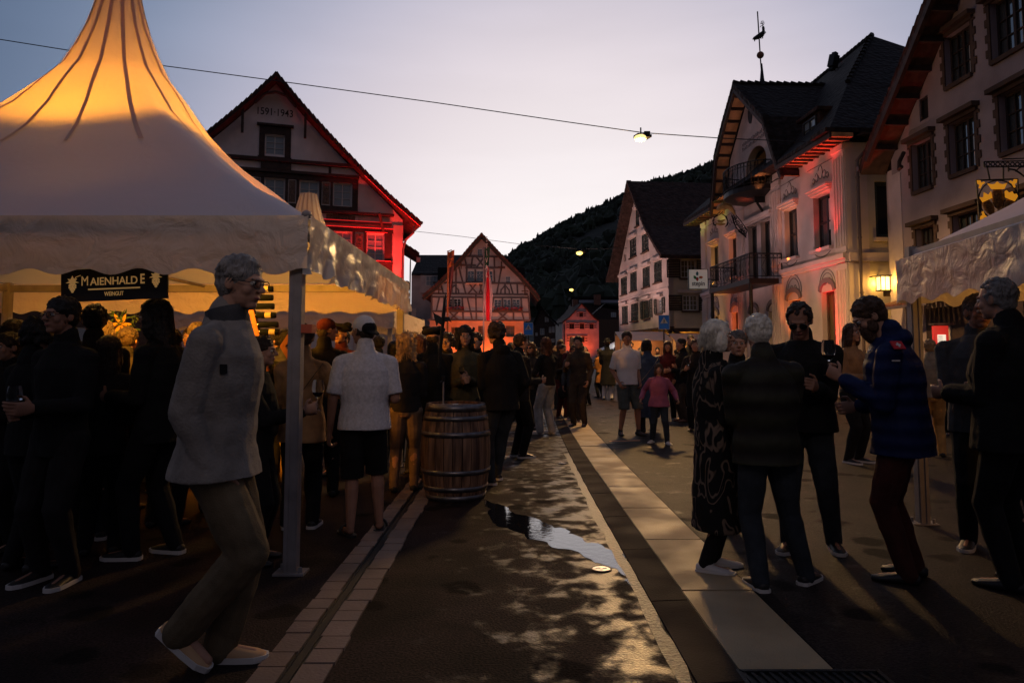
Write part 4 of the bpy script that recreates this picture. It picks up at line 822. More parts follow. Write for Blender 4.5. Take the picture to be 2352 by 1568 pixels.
# main hipped roof
mb = MB(); e = 8.75
cn_ = [F.P(-.9, e, .75), F.P(15.2, e, .75), F.P(15.2, e, -9.5), F.P(-.9, e, -9.5)]
r1 = Vector((15.5, 29.7, 15.1)); r2 = Vector((15.2, 36.8, 15.1)); mid = [Vector((12.4, 25.6, 11.4)), Vector((12.4, 37.6, 11.4)), Vector((18.6, 37.6, 11.4)), Vector((18.6, 25.6, 11.4))]
mb.v = cn_ + mid + [r1, r2]; mb.f = [(0, 1, 5, 4), (1, 2, 6, 5), (2, 3, 7, 6), (3, 0, 4, 7), (4, 5, 9, 8), (5, 6, 9), (6, 7, 8, 9), (7, 4, 8), (3, 2, 1, 0)]; mb.build('main_roof', 'tiles_black', t)
mb = MB(); p0, p1 = r1, r2
for i in range(22):
    a = r1.lerp(r2, i / 22); b = r1.lerp(r2, (i + 1) / 22); mb.tube([a + Vector((0, 0, .05)), b + Vector((0, 0, .0))], .12, 6)
for i in range(14): a = mid[0].lerp(r1, i / 14); b = mid[0].lerp(r1, (i + 1) / 14); mb.tube([a + Vector((0, 0, .08)), b], .10, 6)
mb.build('ridge_tiles', 'tiles_black', t); mb = MB()
for i in range(16): p, q = F.P(7.45, 13.47, .75 - i * .33), F.P(7.45, 13.44, .75 - (i + 1) * .33); mb.tube([p + Vector((0, 0, .06)), q], .10, 6)
mb.build('ridge_tiles', 'tiles_black', t)
dm = MB(); fbox(dm, F, 1.6, 3.0, 8.9, 10.2, -2.2, -.2); fbox(dm, F, 1.45, 3.15, 10.2, 10.32, -2.2, -.05); dm.build('dormer', 'tiles', t); window(F, t, 1.8, 2.8, 9.1, 10.1, d=-.19, pm='pane_pale', fm='frame_dark')
mb = MB(); c5 = AT((1700 + 1050 / 3.136) * .9408, 470 / 3.136 * .9408, 31.5); tm_ = Matrix.Rotation(.22, 4, 'Y') @ Matrix.Rotation(.5, 4, 'Z'); mb.box(c5, (.36, .3, .58), M4=tm_); mb.box(c5 + tm_.to_3x3() @ Vector((0, 0, .34)), (.2, .2, .14), M4=tm_); mb.box(c5 - tm_.to_3x3() @ Vector((0, 0, .36)), (.2, .2, .14), M4=tm_); mb.tube([c5 - Vector((-.1, 0, .4)), c5 - Vector((-.35, 0, 1.3))], .05, 6); mb.build('roof_floodlight', 'black_iron', t)
sw = Fac((11.0 + .35 * .055, 23.5 - .35), (1, .055)); U = lambda x, y, d=0: sw.uc(12, x, y, d)
# side wall (faces the camera) with blind window and lantern
v = sw.uc(8, 215, 380); h_ = (sw.uc(8, 128, 380)[0], sw.uc(8, 320, 380)[0] + .6, sw.uc(8, 220, 625)[1], sw.uc(8, 220, 150)[1]); h2 = (U(795, 450)[0], U(935, 450)[0] + .2, U(800, 560)[1], U(880, 378)[1])
mb = MB(); fwall(mb, sw, [(.35, 0), (.35, 8.45), (7, 8.45), (7, 0)], [h_, h2], -.3, 0); mb.build('side_wall', 'plaster_cream', t)
part('side_pier', 'trim', t, [(0, .72, 0, 4.44, -.3, .03), (0, .72, 4.76, 8.4, -.3, .03), (.0, 7, 4.46, 4.74, 0, .12)], sw)
window(sw, t, *h_, cols=2, rows=1, fm='shutter', pm='dark_room', fw=.12, mid=.12, d=-.14); window(sw, t, *h2, cols=2, rows=2, fm='timber_brown', pm='pane_warm', d=-.14, fw=.09)
part('side_sill', 'trim', t, [(h_[0] - .1, h_[1], h_[2] - .14, h_[2] - .02, 0, .14)], sw)
a = sw.uc(6, 1195, 50, .15)[0]; mb = MB(); mb.tube([sw.P(a + .5, 8.5, .15), sw.P(a + .32, 8.15, .15), sw.P(a, 7.8, .15), sw.P(a, 0, .15)], .055, 8)
for z_ in (1.5, 3.4, 5.2, 7.2): mb.tube([sw.P(a, z_, .15), sw.P(a, z_ + .05, .15)], .07, 8)
mb.build('downpipe', 'gutter_metal', t); part('side_eave', 'tiles_black', t, [(-.9, 7.2, 8.62, 8.76, -.5, .55)], sw)
# uplights
spots(F, [.5], RED, 800, 60, z=.8, d=.6, up=6, lean=-.35); spots(F, [.2], RED, 190, 60, z=4.9, d=.45, up=4, lean=-.1); spots(F, [1.3], (1, .03, .02), 55, 80, z=4.85, d=.30, up=4, lean=-.05); spots(F, [.3, 2.0], RED, 34, 110, z=7.6, d=.5, up=1, lean=0)
spots(F, [3.7], (1, .20, .03), 520, 60, z=.8, d=.6, up=6, lean=-.35); spots(F, [3.7], (1, .24, .03), 60, 80, z=4.85, d=.30, up=4, lean=-.05)
spots(F, [9.6], ORG, 460, 60, z=.8, d=.6, up=6, lean=-.35); spots(F, [9.8], (1, .22, .03), 70, 80, z=4.8, d=.30, up=4, lean=-.05)
spots(F, [12.5], YEL, 330, 70, z=.5, d=.9, up=6, lean=-.5); spots(F, [12.4], (1, .46, .05), 70, 80, z=4.8, d=.30, up=4, lean=-.05)
spots(F, [13.9, 11.2], (.75, .9, .12), 60, 80, z=6.8, d=.8, up=2, lean=-.1)
spots(F, [2.0, 6.8, 11.5], (1, .58, .54), 520, 80, z=.6, d=5.0, up=9, lean=-4.0, name='wash')  # further wash spots, added to lift the brightness of the whole front
spots(F, [6.8], (1, .12, .04), 60, 70, z=7.4, d=.6, up=4, lean=-.1)
spots(F, [5.3, 9.5], (1, .30, .08), 160, 70, z=8.0, d=.6, up=4, lean=.1)
# lantern
lp = sw.P(U(722, 430)[0], U(722, 430)[1], .38); s = thing('wall_lantern', 'lit square wall lantern with dark flat cap beside the downpipe', 'lantern', lp)
mat('lantern_glass', (1, .85, .6), .4, emit=(1, .64, .24), estr=2.2); w_ = .15; mb = MB(); mb.box(lp, (w_ * 1.9, w_ * 1.9, .42)); mb.build('glass', 'lantern_glass', s)
mb = MB(); mb.box(lp + Vector((0, 0, .24)), (.62, .5, .03)); mb.box(lp + Vector((0, 0, -.225)), (.34, .34, .03))
for a in (-1, 1):
    for b in (-1, 1): mb.box(lp + Vector((a * w_, b * w_, 0)), (.022, .022, .46))
    mb.box(lp + Vector((0, a * w_, 0)), (.014, .014, .44))
mb.tube([lp + Vector((0, .1, .26)), lp + Vector((0, .38, .26))], .02, 6); mb.build('lantern_frame', 'black_iron', s)
light('POINT', lp + Vector((0, -.42, 0)), 32, (1, .50, .07), name='lantern'); light('POINT', lp + Vector((-.1, .25, .05)), 16, (1, .50, .07), name='lantern')
# balconies
def rail(mb, pts, h=1.0, step=.16):
    P3 = [Vector(p) for p in pts]; mb.tube([p + Vector((0, 0, h)) for p in P3], .025, 6); mb.tube([p + Vector((0, 0, h - .18)) for p in P3], .012, 5); mb.tube([p + Vector((0, 0, .1)) for p in P3], .015, 5)
    for a, b in zip(P3, P3[1:]):
        L = (b - a).length; n = max(1, round(L / step))
        for i in range(n + 1):
            p = a.lerp(b, i / n); big = i % 6 == 0; mb.tube([p, p + Vector((0, 0, h))], .02 if big else .009, 5)
            if i < n and L > .3:
                q = a.lerp(b, (i + .5) / n); r = L / n * .42; d_ = (b - a).normalized(); mb.tube([q + d_ * r * math.cos(x) + Vector((0, 0, h - .09 + r * math.sin(x))) for x in [6.283 * j / 8 for j in range(9)]], .008, 4)
                if i % 2 == 0: mb.tube([p + Vector((0, 0, .12)), a.lerp(b, min(1, (i + 1) / n)) + Vector((0, 0, .45)), p + Vector((0, 0, .8))], .008, 4)
lb = [F.P(4.55, 4.42, .05), F.P(4.55, 4.42, 1.35), F.P(9.2, 4.42, 1.35), F.P(9.2, 4.42, .05)]
o = part('balcony_floor', 'black_iron', t, [(4.5, 9.25, 4.22, 4.42, .2, 1.4)], F); mb = MB(); rail(mb, lb); mb.build('balcony_railing', 'black_iron', o)
for u in (4.6, 9.15): mb = MB(); mb.tube([F.P(u, 0, 1.3), F.P(u, 4.22, 1.3)], .075, 8); mb.build('balcony_post', 'black_iron', o)
arc = [F.P(7.0 - 1.75 * math.cos(R(a)), 8.42, .05 + 1.25 * math.sin(R(a))) for a in range(0, 181, 12)]
mb = MB(); k = len(arc); mb.v = arc + [p - Vector((0, 0, .2)) for p in arc] + [F.P(7.0 - 1.1 * math.cos(R(a)), 8.05, .05 + .7 * math.sin(R(a))) for a in range(0, 181, 12)] + [F.P(7, 8.0, .05)]
mb.f = [tuple(range(k))] + [(i, i + 1, k + i + 1, k + i) for i in range(k - 1)] + [(k + i, k + i + 1, 2 * k + i + 1, 2 * k + i) for i in range(k - 1)] + [(2 * k + i, 2 * k + i + 1, 3 * k) for i in range(k - 1)]
o = mb.build('upper_balcony_floor', 'black_iron', t, fix=True); mb = MB(); rail(mb, arc, step=.14); mb.build('balcony_railing', 'black_iron', o)
for u in (6.1,): mb = MB(); fprism(mb, F, [(u - .06, 8.1), (u + .06, 8.1), (u + .05, 7.8), (u - .05, 7.8)], .02, .45); mb.tube([F.P(u, 7.8, .35), F.P(u, 7.35, .06)], .05, 6); mb.build('balcony_bracket', 'black_iron', o)
# stag weather vane
b0 = F.P(7.45, 13.4, -.35); s = thing('weather_vane', 'tall spire with a stag weather vane on the gable ridge', 'weather vane', b0)
V = lambda x, y: AT((1700 + x / 3.136) * .9408, y / 3.136 * .9408, b0.y)
mb = MB(); mb.lathe(V(505, 655), [(.14, 0), (.09, .35), (.03, 1.0)], 8); mb.tube([V(502, 600), V(490, 440), V(480, 280), V(468, 90)], .028, 6); mb.build('spire', 'black_iron', s); mb = MB(); mb.ell(V(490, 423), (.16, .16, .16)); mb.build('ball', 'stone_red', s)
mb = MB(); q = b0.y
def st(pts, r): mb.tube([V(*p) for p in pts], r, 6)
st([(440, 298), (470, 285), (505, 262), (515, 250)], [.07, .11, .12, .08]); st([(510, 262), (514, 235), (511, 205)], [.09, .06, .05]); st([(514, 215), (522, 222)], .035)
for pts in ([(445, 298), (447, 318)], [(452, 296), (440, 306)], [(495, 275), (495, 298)], [(506, 268), (508, 296)], [(515, 250), (530, 246), (530, 256)], [(440, 296), (430, 302)]): st(pts, .022)
for pts in ([(510, 205), (508, 185), (510, 158)], [(509, 190), (500, 180), (497, 162)], [(509, 195), (495, 200), (488, 210)], [(511, 195), (518, 185), (517, 168)], [(509, 182), (492, 186), (490, 176)]): st(pts, .014)
mb.build('stag', 'black_iron', s)
# wrought iron hanging sign with a horn
Y = 31.0; V = lambda x, y: AT((1720 + x / 11.2) * .9408, (460 + y / 11.2) * .9408, Y); s = thing('iron_inn_sign', 'wrought iron inn sign with a curved golden horn under the guesthouse eave', 'inn sign', V(800, 900)); mat('old_gold', (.40, .26, .10), .5, .3, nscale=8, namt=.3)
mb = MB(); mb.tube([V(830, 720), (V(800, 650) + V(760, 590)) / 2, V(700, 520), V(600, 480), V(500, 485), V(420, 510), V(370, 590)], [.05, .09, .12, .13, .14, .13, .08], 8); mb.build('horn', 'old_gold', s)
mb = MB()
for pts in ([(850, 720), (1000, 900), (1160, 1140)], [(740, 720), (800, 950), (950, 1180), (1150, 1350)], [(800, 720), (900, 1000), (1150, 1270)], [(760, 740), (860, 1080), (1150, 1310)], [(280, 860), (230, 900), (260, 980), (320, 1010)], [(600, 760), (640, 900), (600, 1020)], [(430, 640), (300, 760), (225, 880), (250, 980), (310, 1020)], [(500, 640), (440, 700), (300, 780)], [(480, 700), (560, 750), (640, 900), (630, 1000), (560, 1050)]): mb.tube([V(*p) for p in pts], .022, 5)
for cx, cy, r in ((890, 945, 60), (990, 1040, 50), (1090, 1160, 80), (970, 1160, 40), (840, 820, 40)):
    mb.tube([V(cx + r * math.cos(q), cy + r * math.sin(q)) for q in [6.283 * j / 10 for j in range(11)]], .018, 5)
    for q in range(4): mb.tube([V(cx, cy), V(cx + r * math.cos(q * 1.57 + .5), cy + r * math.sin(q * 1.57 + .5))], .014, 4)
mb.build('scrollwork', 'black_iron', s)
mb = MB(); mb.tube([V(300, 960), V(430, 985), V(560, 970)], [.04, .06, .04], 6); mb.tube([V(360, 900), V(460, 910), V(550, 860)], [.03, .07, .03], 6); mb.build('emblem', 'old_gold', s)
# lightbox sign
c0 = AT((1450 + 796 / 3.136) * .9408, (400 + 884 / 3.136) * .9408, 35.5); k = 35.5 / 1633 * .9408 / 3.136; s = thing('lightbox_sign', 'square white shop sign reading stepin with four coloured petals', 'sign', c0)
mat('sign_white', (.62, .60, .56), .5, emit=(1, .95, .85), estr=.10); mat('petal_blue', (.03, .16, .22), .5); mat('petal_green', (.04, .25, .08), .5); mat('petal_red', (.5, .03, .03), .5); mat('petal_orange', (.6, .18, .06), .5); mat('lettering_grey', (.07, .05, .07), .6)
mb = MB(); mb.box(c0, (142 * k, .16, 148 * k)); mb.build('panel', 'sign_white', s); mb = MB()
for a, b, w_, h_2 in ((-1, 0, 4, 150), (1, 0, 4, 150), (0, 1, 148, 4), (0, -1, 148, 4)): mb.box(c0 + Vector((a * 73 * k, -.0, b * 76 * k)), (w_ * k, .2, h_2 * k))
mb.tube([c0 + Vector((75 * k, 0, 0)), c0 + Vector((1.4, .6, 0))], .03, 6); mb.build('sign_frame', 'black_iron', s)
text_mesh('lettering', 'stepin', 50 * k, 'lettering_grey', s, c0 + Vector((0, -.09, -34 * k)), (1, 0, 0), (0, 0, 1), .004, .006, .84)
for m_, cx, cy, q in (('petal_blue', -8, 44, 90), ('petal_green', -26, 14, 120), ('petal_red', -8, 0, -90), ('petal_orange', 20, 14, 0)):
    mb = MB(); ca, sa = math.cos(R(q)), math.sin(R(q)); pt = [(18, 0), (4, 10), (-12, 8), (-16, 0), (-12, -8), (4, -10)]; v_ = [c0 + Vector(((cx + x * ca - y * sa) * k, -.083, (cy + x * sa + y * ca) * k)) for x, y in pt]
    mb.v = v_ + [p + Vector((0, -.01, 0)) for p in v_]; mb.f = [tuple(range(6)), tuple(range(6, 12))] + [(j, (j + 1) % 6, 6 + (j + 1) % 6, 6 + j) for j in range(6)]; mb.build('petal', m_, s)
# ================================================================ F. inn at the right edge
F = Fac((12.1, 22.3), (.012, -1)); t = thing('grey_inn', 'tall mauve plastered inn with deep eaves and stone-framed windows at the right edge', 'building', F.P(0, 0, 0))
plaster('inn_plaster', (.36, .29, .30)); plaster('inn_trim', (.10, .065, .05), .4)
vp = [(-.35, 7.45), (.05, 7.9), (3.84, 11.42), (8.2, 15.5), (13, 11.0)]; roof(F, t, vp, .2, .85, -9, 'tiles')
Wn = [(1.15, 2.15, 6.3, 7.72), (2.95, 4.05, 6.35, 7.78), (4.95, 6.1, 6.4, 7.85), (2.92, 4.05, 8.85, 10.25), (4.8, 6.0, 8.8, 10.3), (1.2, 2.1, 3.95, 5.15), (2.95, 4.0, 3.95, 5.2), (4.95, 6.0, 3.95, 5.2), (1.62, 2.05, 8.3, 8.98), (7, 8.1, 6.4, 7.85), (7, 8.1, 8.85, 10.3), (7, 8.1, 3.95, 5.2)]
mb = MB(); fwall(mb, F, [(0, 0), (0, 7.6), (3.84, 11.17), (8.2, 15.2), (12.9, 10.8), (12.9, 0)], Wn, -.35, 0); mb.build('wall', 'inn_plaster', t)
part('corner_strip', 'plaster_mauve', t, [(-.42, .02, 0, 7.3, -.5, -.04), (.0, .5, 0, 7.1, .002, .02)], F); part('back_room', 'dark_room', t, [(.5, 12, 0, 11, -1.3, -1.15)], F)
for i, (a, b, c, d) in enumerate(Wn):
    if i == 8: o = window(F, t, a, b, c, d, d=-.1, cols=1, rows=1, fm='timber_dark', pm='dark_room'); continue
    o = window(F, t, a, b, c, d, d=-.22, cols=4, rows=3, fm='timber_dark', pm='pane', fw=.06, mw=.025, mid=.09)
    part('lintel', 'inn_trim', o, [(a - .2, b + .2, d + .10, d + .22, 0, .22), (a - .12, b + .12, d + .0, d + .095, 0, .08)], F)
    mb = MB(); rnd = random.Random(i)
    for s_ in (-1, 1):
        z_ = c - .05
        x0 = a if s_ < 0 else b
        k_ = 0
        while z_ < d - .04: w_ = .10 + .09 * (k_ % 2); h_ = min(.2, d - z_); fbox(mb, F, x0 - w_ if s_ < 0 else x0 + .001, x0 - .001 if s_ < 0 else x0 + w_, z_, z_ + h_, 0, .035); z_ += .2; k_ += 1
    fbox(mb, F, a, b, c - .12, c - .005, 0, .08); mb.build('quoin_frame', 'inn_trim', o)
    part('curtain', 'frame_white', o, [(b - .42, b - .1, c + .15, c + .95, -.24 + .005, -.215)], F)  # pale curtains that also paint in the bright sky streak on the panes
mb = MB()
for p, q in zip(vp[1:3], vp[2:4]):
    L = math.hypot(q[0] - p[0], q[1] - p[1]); n = int(L / .8)
    for i in range(n): x = p[0] + (q[0] - p[0]) * (i + .5) / n; z_ = p[1] + (q[1] - p[1]) * (i + .5) / n - .30; fbox(mb, F, x - .07, x + .07, z_ - .08, z_ + .08, .02, .82)
    fbeam(mb, F, (p[0], p[1] - .33), (q[0], q[1] - .33), .16, .74, .86)
mb.tube([F.P(.9, 7.6, .1), F.P(.9, 7.3, .25), F.P(.95, 7.05, .3), F.P(1.1, 7.1, .3)], .06, 6); mb.build('eave_beam', 'timber_dark', t)
mb = MB()
for p, q in zip(vp[:3], vp[1:4]): fbeam(mb, F, (p[0], p[1] - .235), (q[0], q[1] - .235), .02, .02, .83)
mb.build('soffit', 'timber_brown', t)
mb = MB(); mb.tube([F.P(-.38, 7.42, .9), F.P(-.38, 7.42, -9)], .08, 8); mb.build('rain_gutter', 'gutter_metal', t)
part('lower_front', 'timber_dark', t, [(1.6, 5.5, 0, 2.75, 0, .06)], F); part('door_panel', 'plaster_cream', t, [(2.2, 2.75, .1, 2.2, .06, .09)], F)
mb = MB()
for i in range(14): u = .45 + i * .2; mb.hexa([F.P(u, 3.1, .0), F.P(u, 3.15, .0), F.P(u + .17, 3.15, .0), F.P(u + .17, 3.1, .0), F.P(u, 2.82, 1.0), F.P(u, 2.87, 1.0), F.P(u + .17, 2.87, 1.0), F.P(u + .17, 2.82, 1.0)])
mb.build('canopy_tiles', 'tiles_red', t); part('canopy_gutter', 'gutter_metal', t, [(.4, 3.3, 2.74, 2.82, .98, 1.06)], F)
# menu case
mp_ = AT(2160, 775, 17.5); s = thing('menu_case', 'red lit menu case with a white printed sheet by the inn door', 'menu case', (mp_.x, mp_.y, 0)); mat('case_red', (.45, .02, .02), .5, emit=(1, .05, .03), estr=.35); mat('paper_lit', (.8, .78, .7), .6, emit=(1, .9, .7), estr=.8)
mb = MB(); mb.box(mp_ + Vector((.03, .05, 0)), (.36, .08, .58)); mb.build('case', 'case_red', s); mb = MB(); mb.box(mp_ + Vector((.02, -.02, -.08)), (.19, .03, .30)); mb.build('sheet', 'paper_lit', s)
mb = MB(); rnd = random.Random(4)
for i in range(9): mb.box(mp_ + Vector((-.02 + rnd.uniform(-.01, .01), -.037, (.04 - i * .03))), (.12, .003, .008))
mb.build('print', 'black_iron', s); mb = MB(); mb.box(mp_ + Vector((.05, 0, .33)), (.5, .3, .04)); mb.tube([(mp_.x + .1, mp_.y + .1, 0), (mp_.x + .1, mp_.y + .1, mp_.z)], .05); mb.build('case_roof', 'timber_dark', s)
light('POINT', mp_ + Vector((-.05, -.3, .2)), 1.5, (1, .5, .3), name='menu')
# hanging sign with three crowned heads
Y = 16.0; V = lambda x, y, d=0: AT((2380 + x / 8.25) * .9408, (370 + y / 8.25) * .9408, Y - d); s = thing('crowns_inn_sign', 'square iron inn sign with three golden crowned heads and gilt corners', 'inn sign', V(470, 960))
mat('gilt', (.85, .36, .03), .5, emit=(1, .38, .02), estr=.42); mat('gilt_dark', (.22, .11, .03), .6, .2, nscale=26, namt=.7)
mb = MB()
for a, b in (((30, 580), (860, 555)), ((860, 555), (920, 1360)), ((920, 1360), (95, 1375)), ((95, 1375), (30, 580))): mb.tube([V(*a), V(*b)], .018, 6)
mb.tube([V(475 + 400 * math.cos(q), 970 + 390 * math.sin(q)) for q in [6.283 * j / 32 for j in range(33)]], .016, 5)
mb.build('sign_frame', 'black_iron', s)
def plate(name, m_, pts, d=.0, th=.03):
    mb = MB(); n = len(pts); f_ = [V(x, y, d + th) for x, y in pts]; b_ = [V(x, y, d) for x, y in pts]; mb.v = f_ + b_
    for q in tessellate_polygon([[Vector((x, y, 0)) for x, y in pts]]): mb.f.append(tuple(q)); mb.f.append(tuple(n + i for i in reversed(q)))
    for j in range(n): mb.f.append((j, (j + 1) % n, n + (j + 1) % n, n + j))
    return mb.build(name, m_, s)
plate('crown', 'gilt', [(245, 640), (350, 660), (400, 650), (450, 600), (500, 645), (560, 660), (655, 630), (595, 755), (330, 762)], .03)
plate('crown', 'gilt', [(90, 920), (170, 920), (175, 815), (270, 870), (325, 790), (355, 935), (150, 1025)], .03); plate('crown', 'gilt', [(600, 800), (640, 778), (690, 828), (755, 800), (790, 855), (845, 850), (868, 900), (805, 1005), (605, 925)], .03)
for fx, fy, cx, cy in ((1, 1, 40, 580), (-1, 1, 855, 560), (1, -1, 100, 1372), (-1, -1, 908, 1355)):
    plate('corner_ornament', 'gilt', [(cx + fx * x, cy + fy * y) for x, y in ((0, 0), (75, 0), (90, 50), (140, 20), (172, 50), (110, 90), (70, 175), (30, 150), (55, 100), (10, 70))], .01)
mb = MB()
for cx, cy, rx, ry, rot_ in ((460, 930, 125, 235, 0), (275, 1110, 105, 190, -25), (690, 1090, 105, 190, 20)):
    c_ = V(cx, cy); k_ = Y / 1633 * .9408 / 8.25; m3 = Matrix.Rotation(R(rot_), 3, 'Y'); mb.ell(c_, (rx * k_, .05, ry * k_), m3, 12, 8)
    for dx, dy, r_ in ((-45, -60, 18), (45, -60, 18), (0, 10, 22), (0, 90, 26)): q = m3 @ Vector((dx * k_, -.05, -dy * k_)); mb.ell(c_ + q, (r_ * k_, .03, r_ * k_ * (1.9 if dy == 10 else .8)), None, 8, 5)
mb.build('carved_heads', 'gilt_dark', s)
mb = MB()
for a, b, r_ in (((185, 205), (1000, 190), .014), ((190, 315), (1000, 300), .014), ((185, 205), (195, 315), .02), ((550, 155), (1500, 120), .014), ((250, 320), (300, 560), .018), ((575, 310), (575, 560), .018), ((675, 305), (680, 410), .018)): mb.tube([V(*a), V(*b)], r_, 5)
for i in range(12): mb.tube([V(262 + i * 99 + 38 * math.cos(q), 256 + 38 * math.sin(q)) for q in [6.283 * j / 10 for j in range(11)]], .014, 5)
mb.tube([V(690, 355), V(800, 370), V(900, 430), V(990, 500), V(1200, 700)], .02, 5); mb.tube([V(820, 400), V(900, 320), V(1100, 280)], .018, 5); mb.tube([V(1500, 120), V(1500, 1100)], .03, 6); mb.tube([V(1500, 260), V(1000, 250)], .02, 5); mb.tube([V(1500, 1000), V(1200, 700)], .02, 5)
mb.build('bracket_arm', 'black_iron', s)
# ================================================================ STREET LAMPS AND CABLES
mat('lamp_lens', (1, .9, .7), .4, emit=(1, .74, .24), estr=1.6); mat('lamp_lens_yellow', (1, .8, .3), .4, emit=(1, .66, .16), estr=2.5); mat('cable', (.02, .02, .025), .6)
def hang_lamp(px, py, Y, w, label, e, col=(1, .62, .26), est=None):
    c = AT(px, py, Y); s = thing('hanging_street_lamp', label, 'street lamp', c, 'street lamps hung over the street')
    mb = MB(); mb.box(c + Vector((w * .15, 0, w * .25)), (w * 1.3, w * .8, w * .22), rz=.3); mb.box(c + Vector((w * .5, 0, w * .45)), (w * .5, w * .5, w * .35)); mb.tube([c + Vector((0, 0, w * .5)), c + Vector((.0, 0, w * 1.0))], .02, 6); mb.build('housing', 'iron', s)
    mb = MB(); mb.ell(c + Vector((-w * .1, -w * .25, w * .02)), (w * .52, w * .5, w * .30)); mb.build('lens', 'lamp_lens' if Y < 30 else 'lamp_lens_yellow', s)
    light('SPOT', c + Vector((0, -.1, -.16)), e, col, c + Vector((0, -1 if Y < 30 else 0, -8)), 164 if Y < 30 else 125, .4, .45 if Y < 30 else .12, 'street_lamp'); light('POINT', c + Vector((0, -.1, -.3)), e * .05, col, name='street_lamp', rad=.12)
hang_lamp(1472, 320, 20, .34, 'bright street lamp hung nearest on the long cable against the sky', 3000, (1, .56, .20))
hang_lamp(1332, 582, 45, .40, 'street lamp hung further off against the dark hill, the higher of two', 320, (1, .66, .22))
hang_lamp(1313, 666, 70, .40, 'street lamp hung furthest off, just above the red lit house', 320, (1, .66, .22))
light('SPOT', (-.8, -3.5, 6.2), 330, (1, .76, .66), (.1, 8.0, 2.4), 50, 1, .7, 'assumed_fill_behind')      # assumed lamp behind the camera, unseen, added to brighten valance and near people
def cable(pts, Y, label, r=.018):
    P = [AT(x, y, Y) for x, y in pts]; mb = MB(); mb.tube(P, r, 5); tag(mb.build('overhead_cable', 'cable', loc=P[0]), label, 'cable')
cable([(-300, 50), (0, 91), (170, 118), (372, 151), (620, 184), (1000, 236), (1300, 280), (1476, 305), (1560, 311), (1660, 318), (1850, 326)], 20, 'long overhead cable crossing the whole sky from the tent to the guesthouse', .014)
cable([(925, 528), (1060, 543), (1190, 560), (1332, 572), (1440, 570)], 45, 'thin cable from the timber hall to the shuttered house holding the middle lamp', .014)
cable([(1200, 655), (1313, 660), (1425, 650)], 70, 'short thin cable holding the furthest lamp over the street', .014)
# ================================================================ FLAGS AND SIGNS
fabric('flag_orange', (.80, .20, .05), .5, .8, .2, 3); fabric('flag_dark', (.22, .07, .06), .4, .8, .2, 3); fabric('flag_green', (.05, .11, .06), .4, .8, .2, 3); fabric('flag_red', (.80, .015, .03), .5, .8, .2, 3); fabric('flag_white', (.80, .55, .52), .45, .8, .2, 3); mat('flag_text', (.7, .6, .5), .8)
V = lambda x, y, Y=30: AT((1060 + x / 7.467) * .9408, (590 + y / 7.467) * .9408, Y)
def cloth_strip(name, m_, L_, R_, s, d=0, n=10, wob=.05):
    """banner between two pixel edges, hanging in folds"""
    mb = MB(); k = 7
    def at(E, u):
        q = u * (len(E) - 1); i = min(int(q), len(E) - 2); f = q - i; return (E[i][0] + (E[i + 1][0] - E[i][0]) * f, E[i][1] + (E[i + 1][1] - E[i][1]) * f)
    for i in range(n * 3 + 1):
        a, b = at(L_, i / (n * 3)), at(R_, i / (n * 3))
        for j in range(k): u = j / (k - 1); p = V(a[0] + (b[0] - a[0]) * u, a[1] + (b[1] - a[1]) * u); mb.v.append(p + Vector((0, -d + wob * math.sin(u * 7 + i * .15), 0)))
    for i in range(n * 3):
        for j in range(k - 1): q = i * k + j; mb.f.append((q, q + 1, q + k + 1, q + k))
    return mb.build(name, m_, s, smooth=True, fix=False)
s = thing('banner_flag', 'tall orange banner with dark letters on a pole left of the red and white flag', 'flag', V(250, 1700)); mb = MB(); p = V(252, 165); mb.tube([(p.x, 30, 0), p], .035, 6); mb.tube([V(252, 175), V(318, 150), V(322, 170)], .02, 5); mb.build('pole', 'orange_paint', s)
cloth_strip('banner', 'flag_orange', [(262, 190), (262, 480)], [(368, 148), (358, 432)], s); cloth_strip('banner', 'flag_dark', [(262, 480), (268, 800), (262, 1230)], [(358, 435), (345, 700), (275, 1190)], s)
a1 = (V(368, 148) - V(262, 190)).normalized(); 
for tx, y, sz in (('RSL', 275, 105), ('BTA', 395, 105)): text_mesh('lettering', tx, sz / 7.467 * .9408 / 54.4, 'flag_dark', s, V(314, y - 8) + Vector((0, -.11, 0)), a1, (0, 0, 1), .002, .01, .55)
s = thing('banner_flag', 'tall green, white and red flag on a pole in front of the half-timbered house', 'flag', V(905, 1700)); mb = MB(); p = V(906, 100); mb.tube([(p.x, 30, 0), p], .035, 6); mb.tube([V(900, 130), V(965, 95)], .02, 5); mb.build('pole', 'alu', s)
cloth_strip('banner', 'flag_green', [(915, 115), (925, 440)], [(1020, 90), (995, 445)], s)
text_mesh('lettering', 'S\nT\nI\nV\nA\nL', .30, 'flag_text', s, V(958, 285) + Vector((0, -.12, 0)), (1, 0, 0), (0, 0, 1), .002, .004, .55)
cloth_strip('banner', 'flag_white', [(948, 440), (940, 700), (925, 1000), (940, 1440)], [(985, 440), (975, 560), (950, 700), (955, 1440)], s)
cloth_strip('banner', 'flag_red', [(975, 450), (950, 700), (945, 1000), (952, 1440)], [(990, 450), (1000, 700), (1015, 1000), (1012, 1440)], s, .03); cloth_strip('banner', 'flag_white', [(990, 450), (1000, 700), (1015, 1000), (1012, 1440)], [(992, 450), (1040, 700), (1068, 1000), (1040, 1440)], s)
cloth_strip('banner', 'flag_white', [(935, 720), (900, 1050), (886, 1380)], [(945, 720), (935, 1050), (905, 1380)], s, .05)
light('SPOT', (-1.6, 28.2, .6), 900, (1, .34, .28), (-1.6, 30, 5.5), 60, .8, .1, 'assumed_flag_uplight')  # assumed spot below, unseen, added to brighten the red and white flag
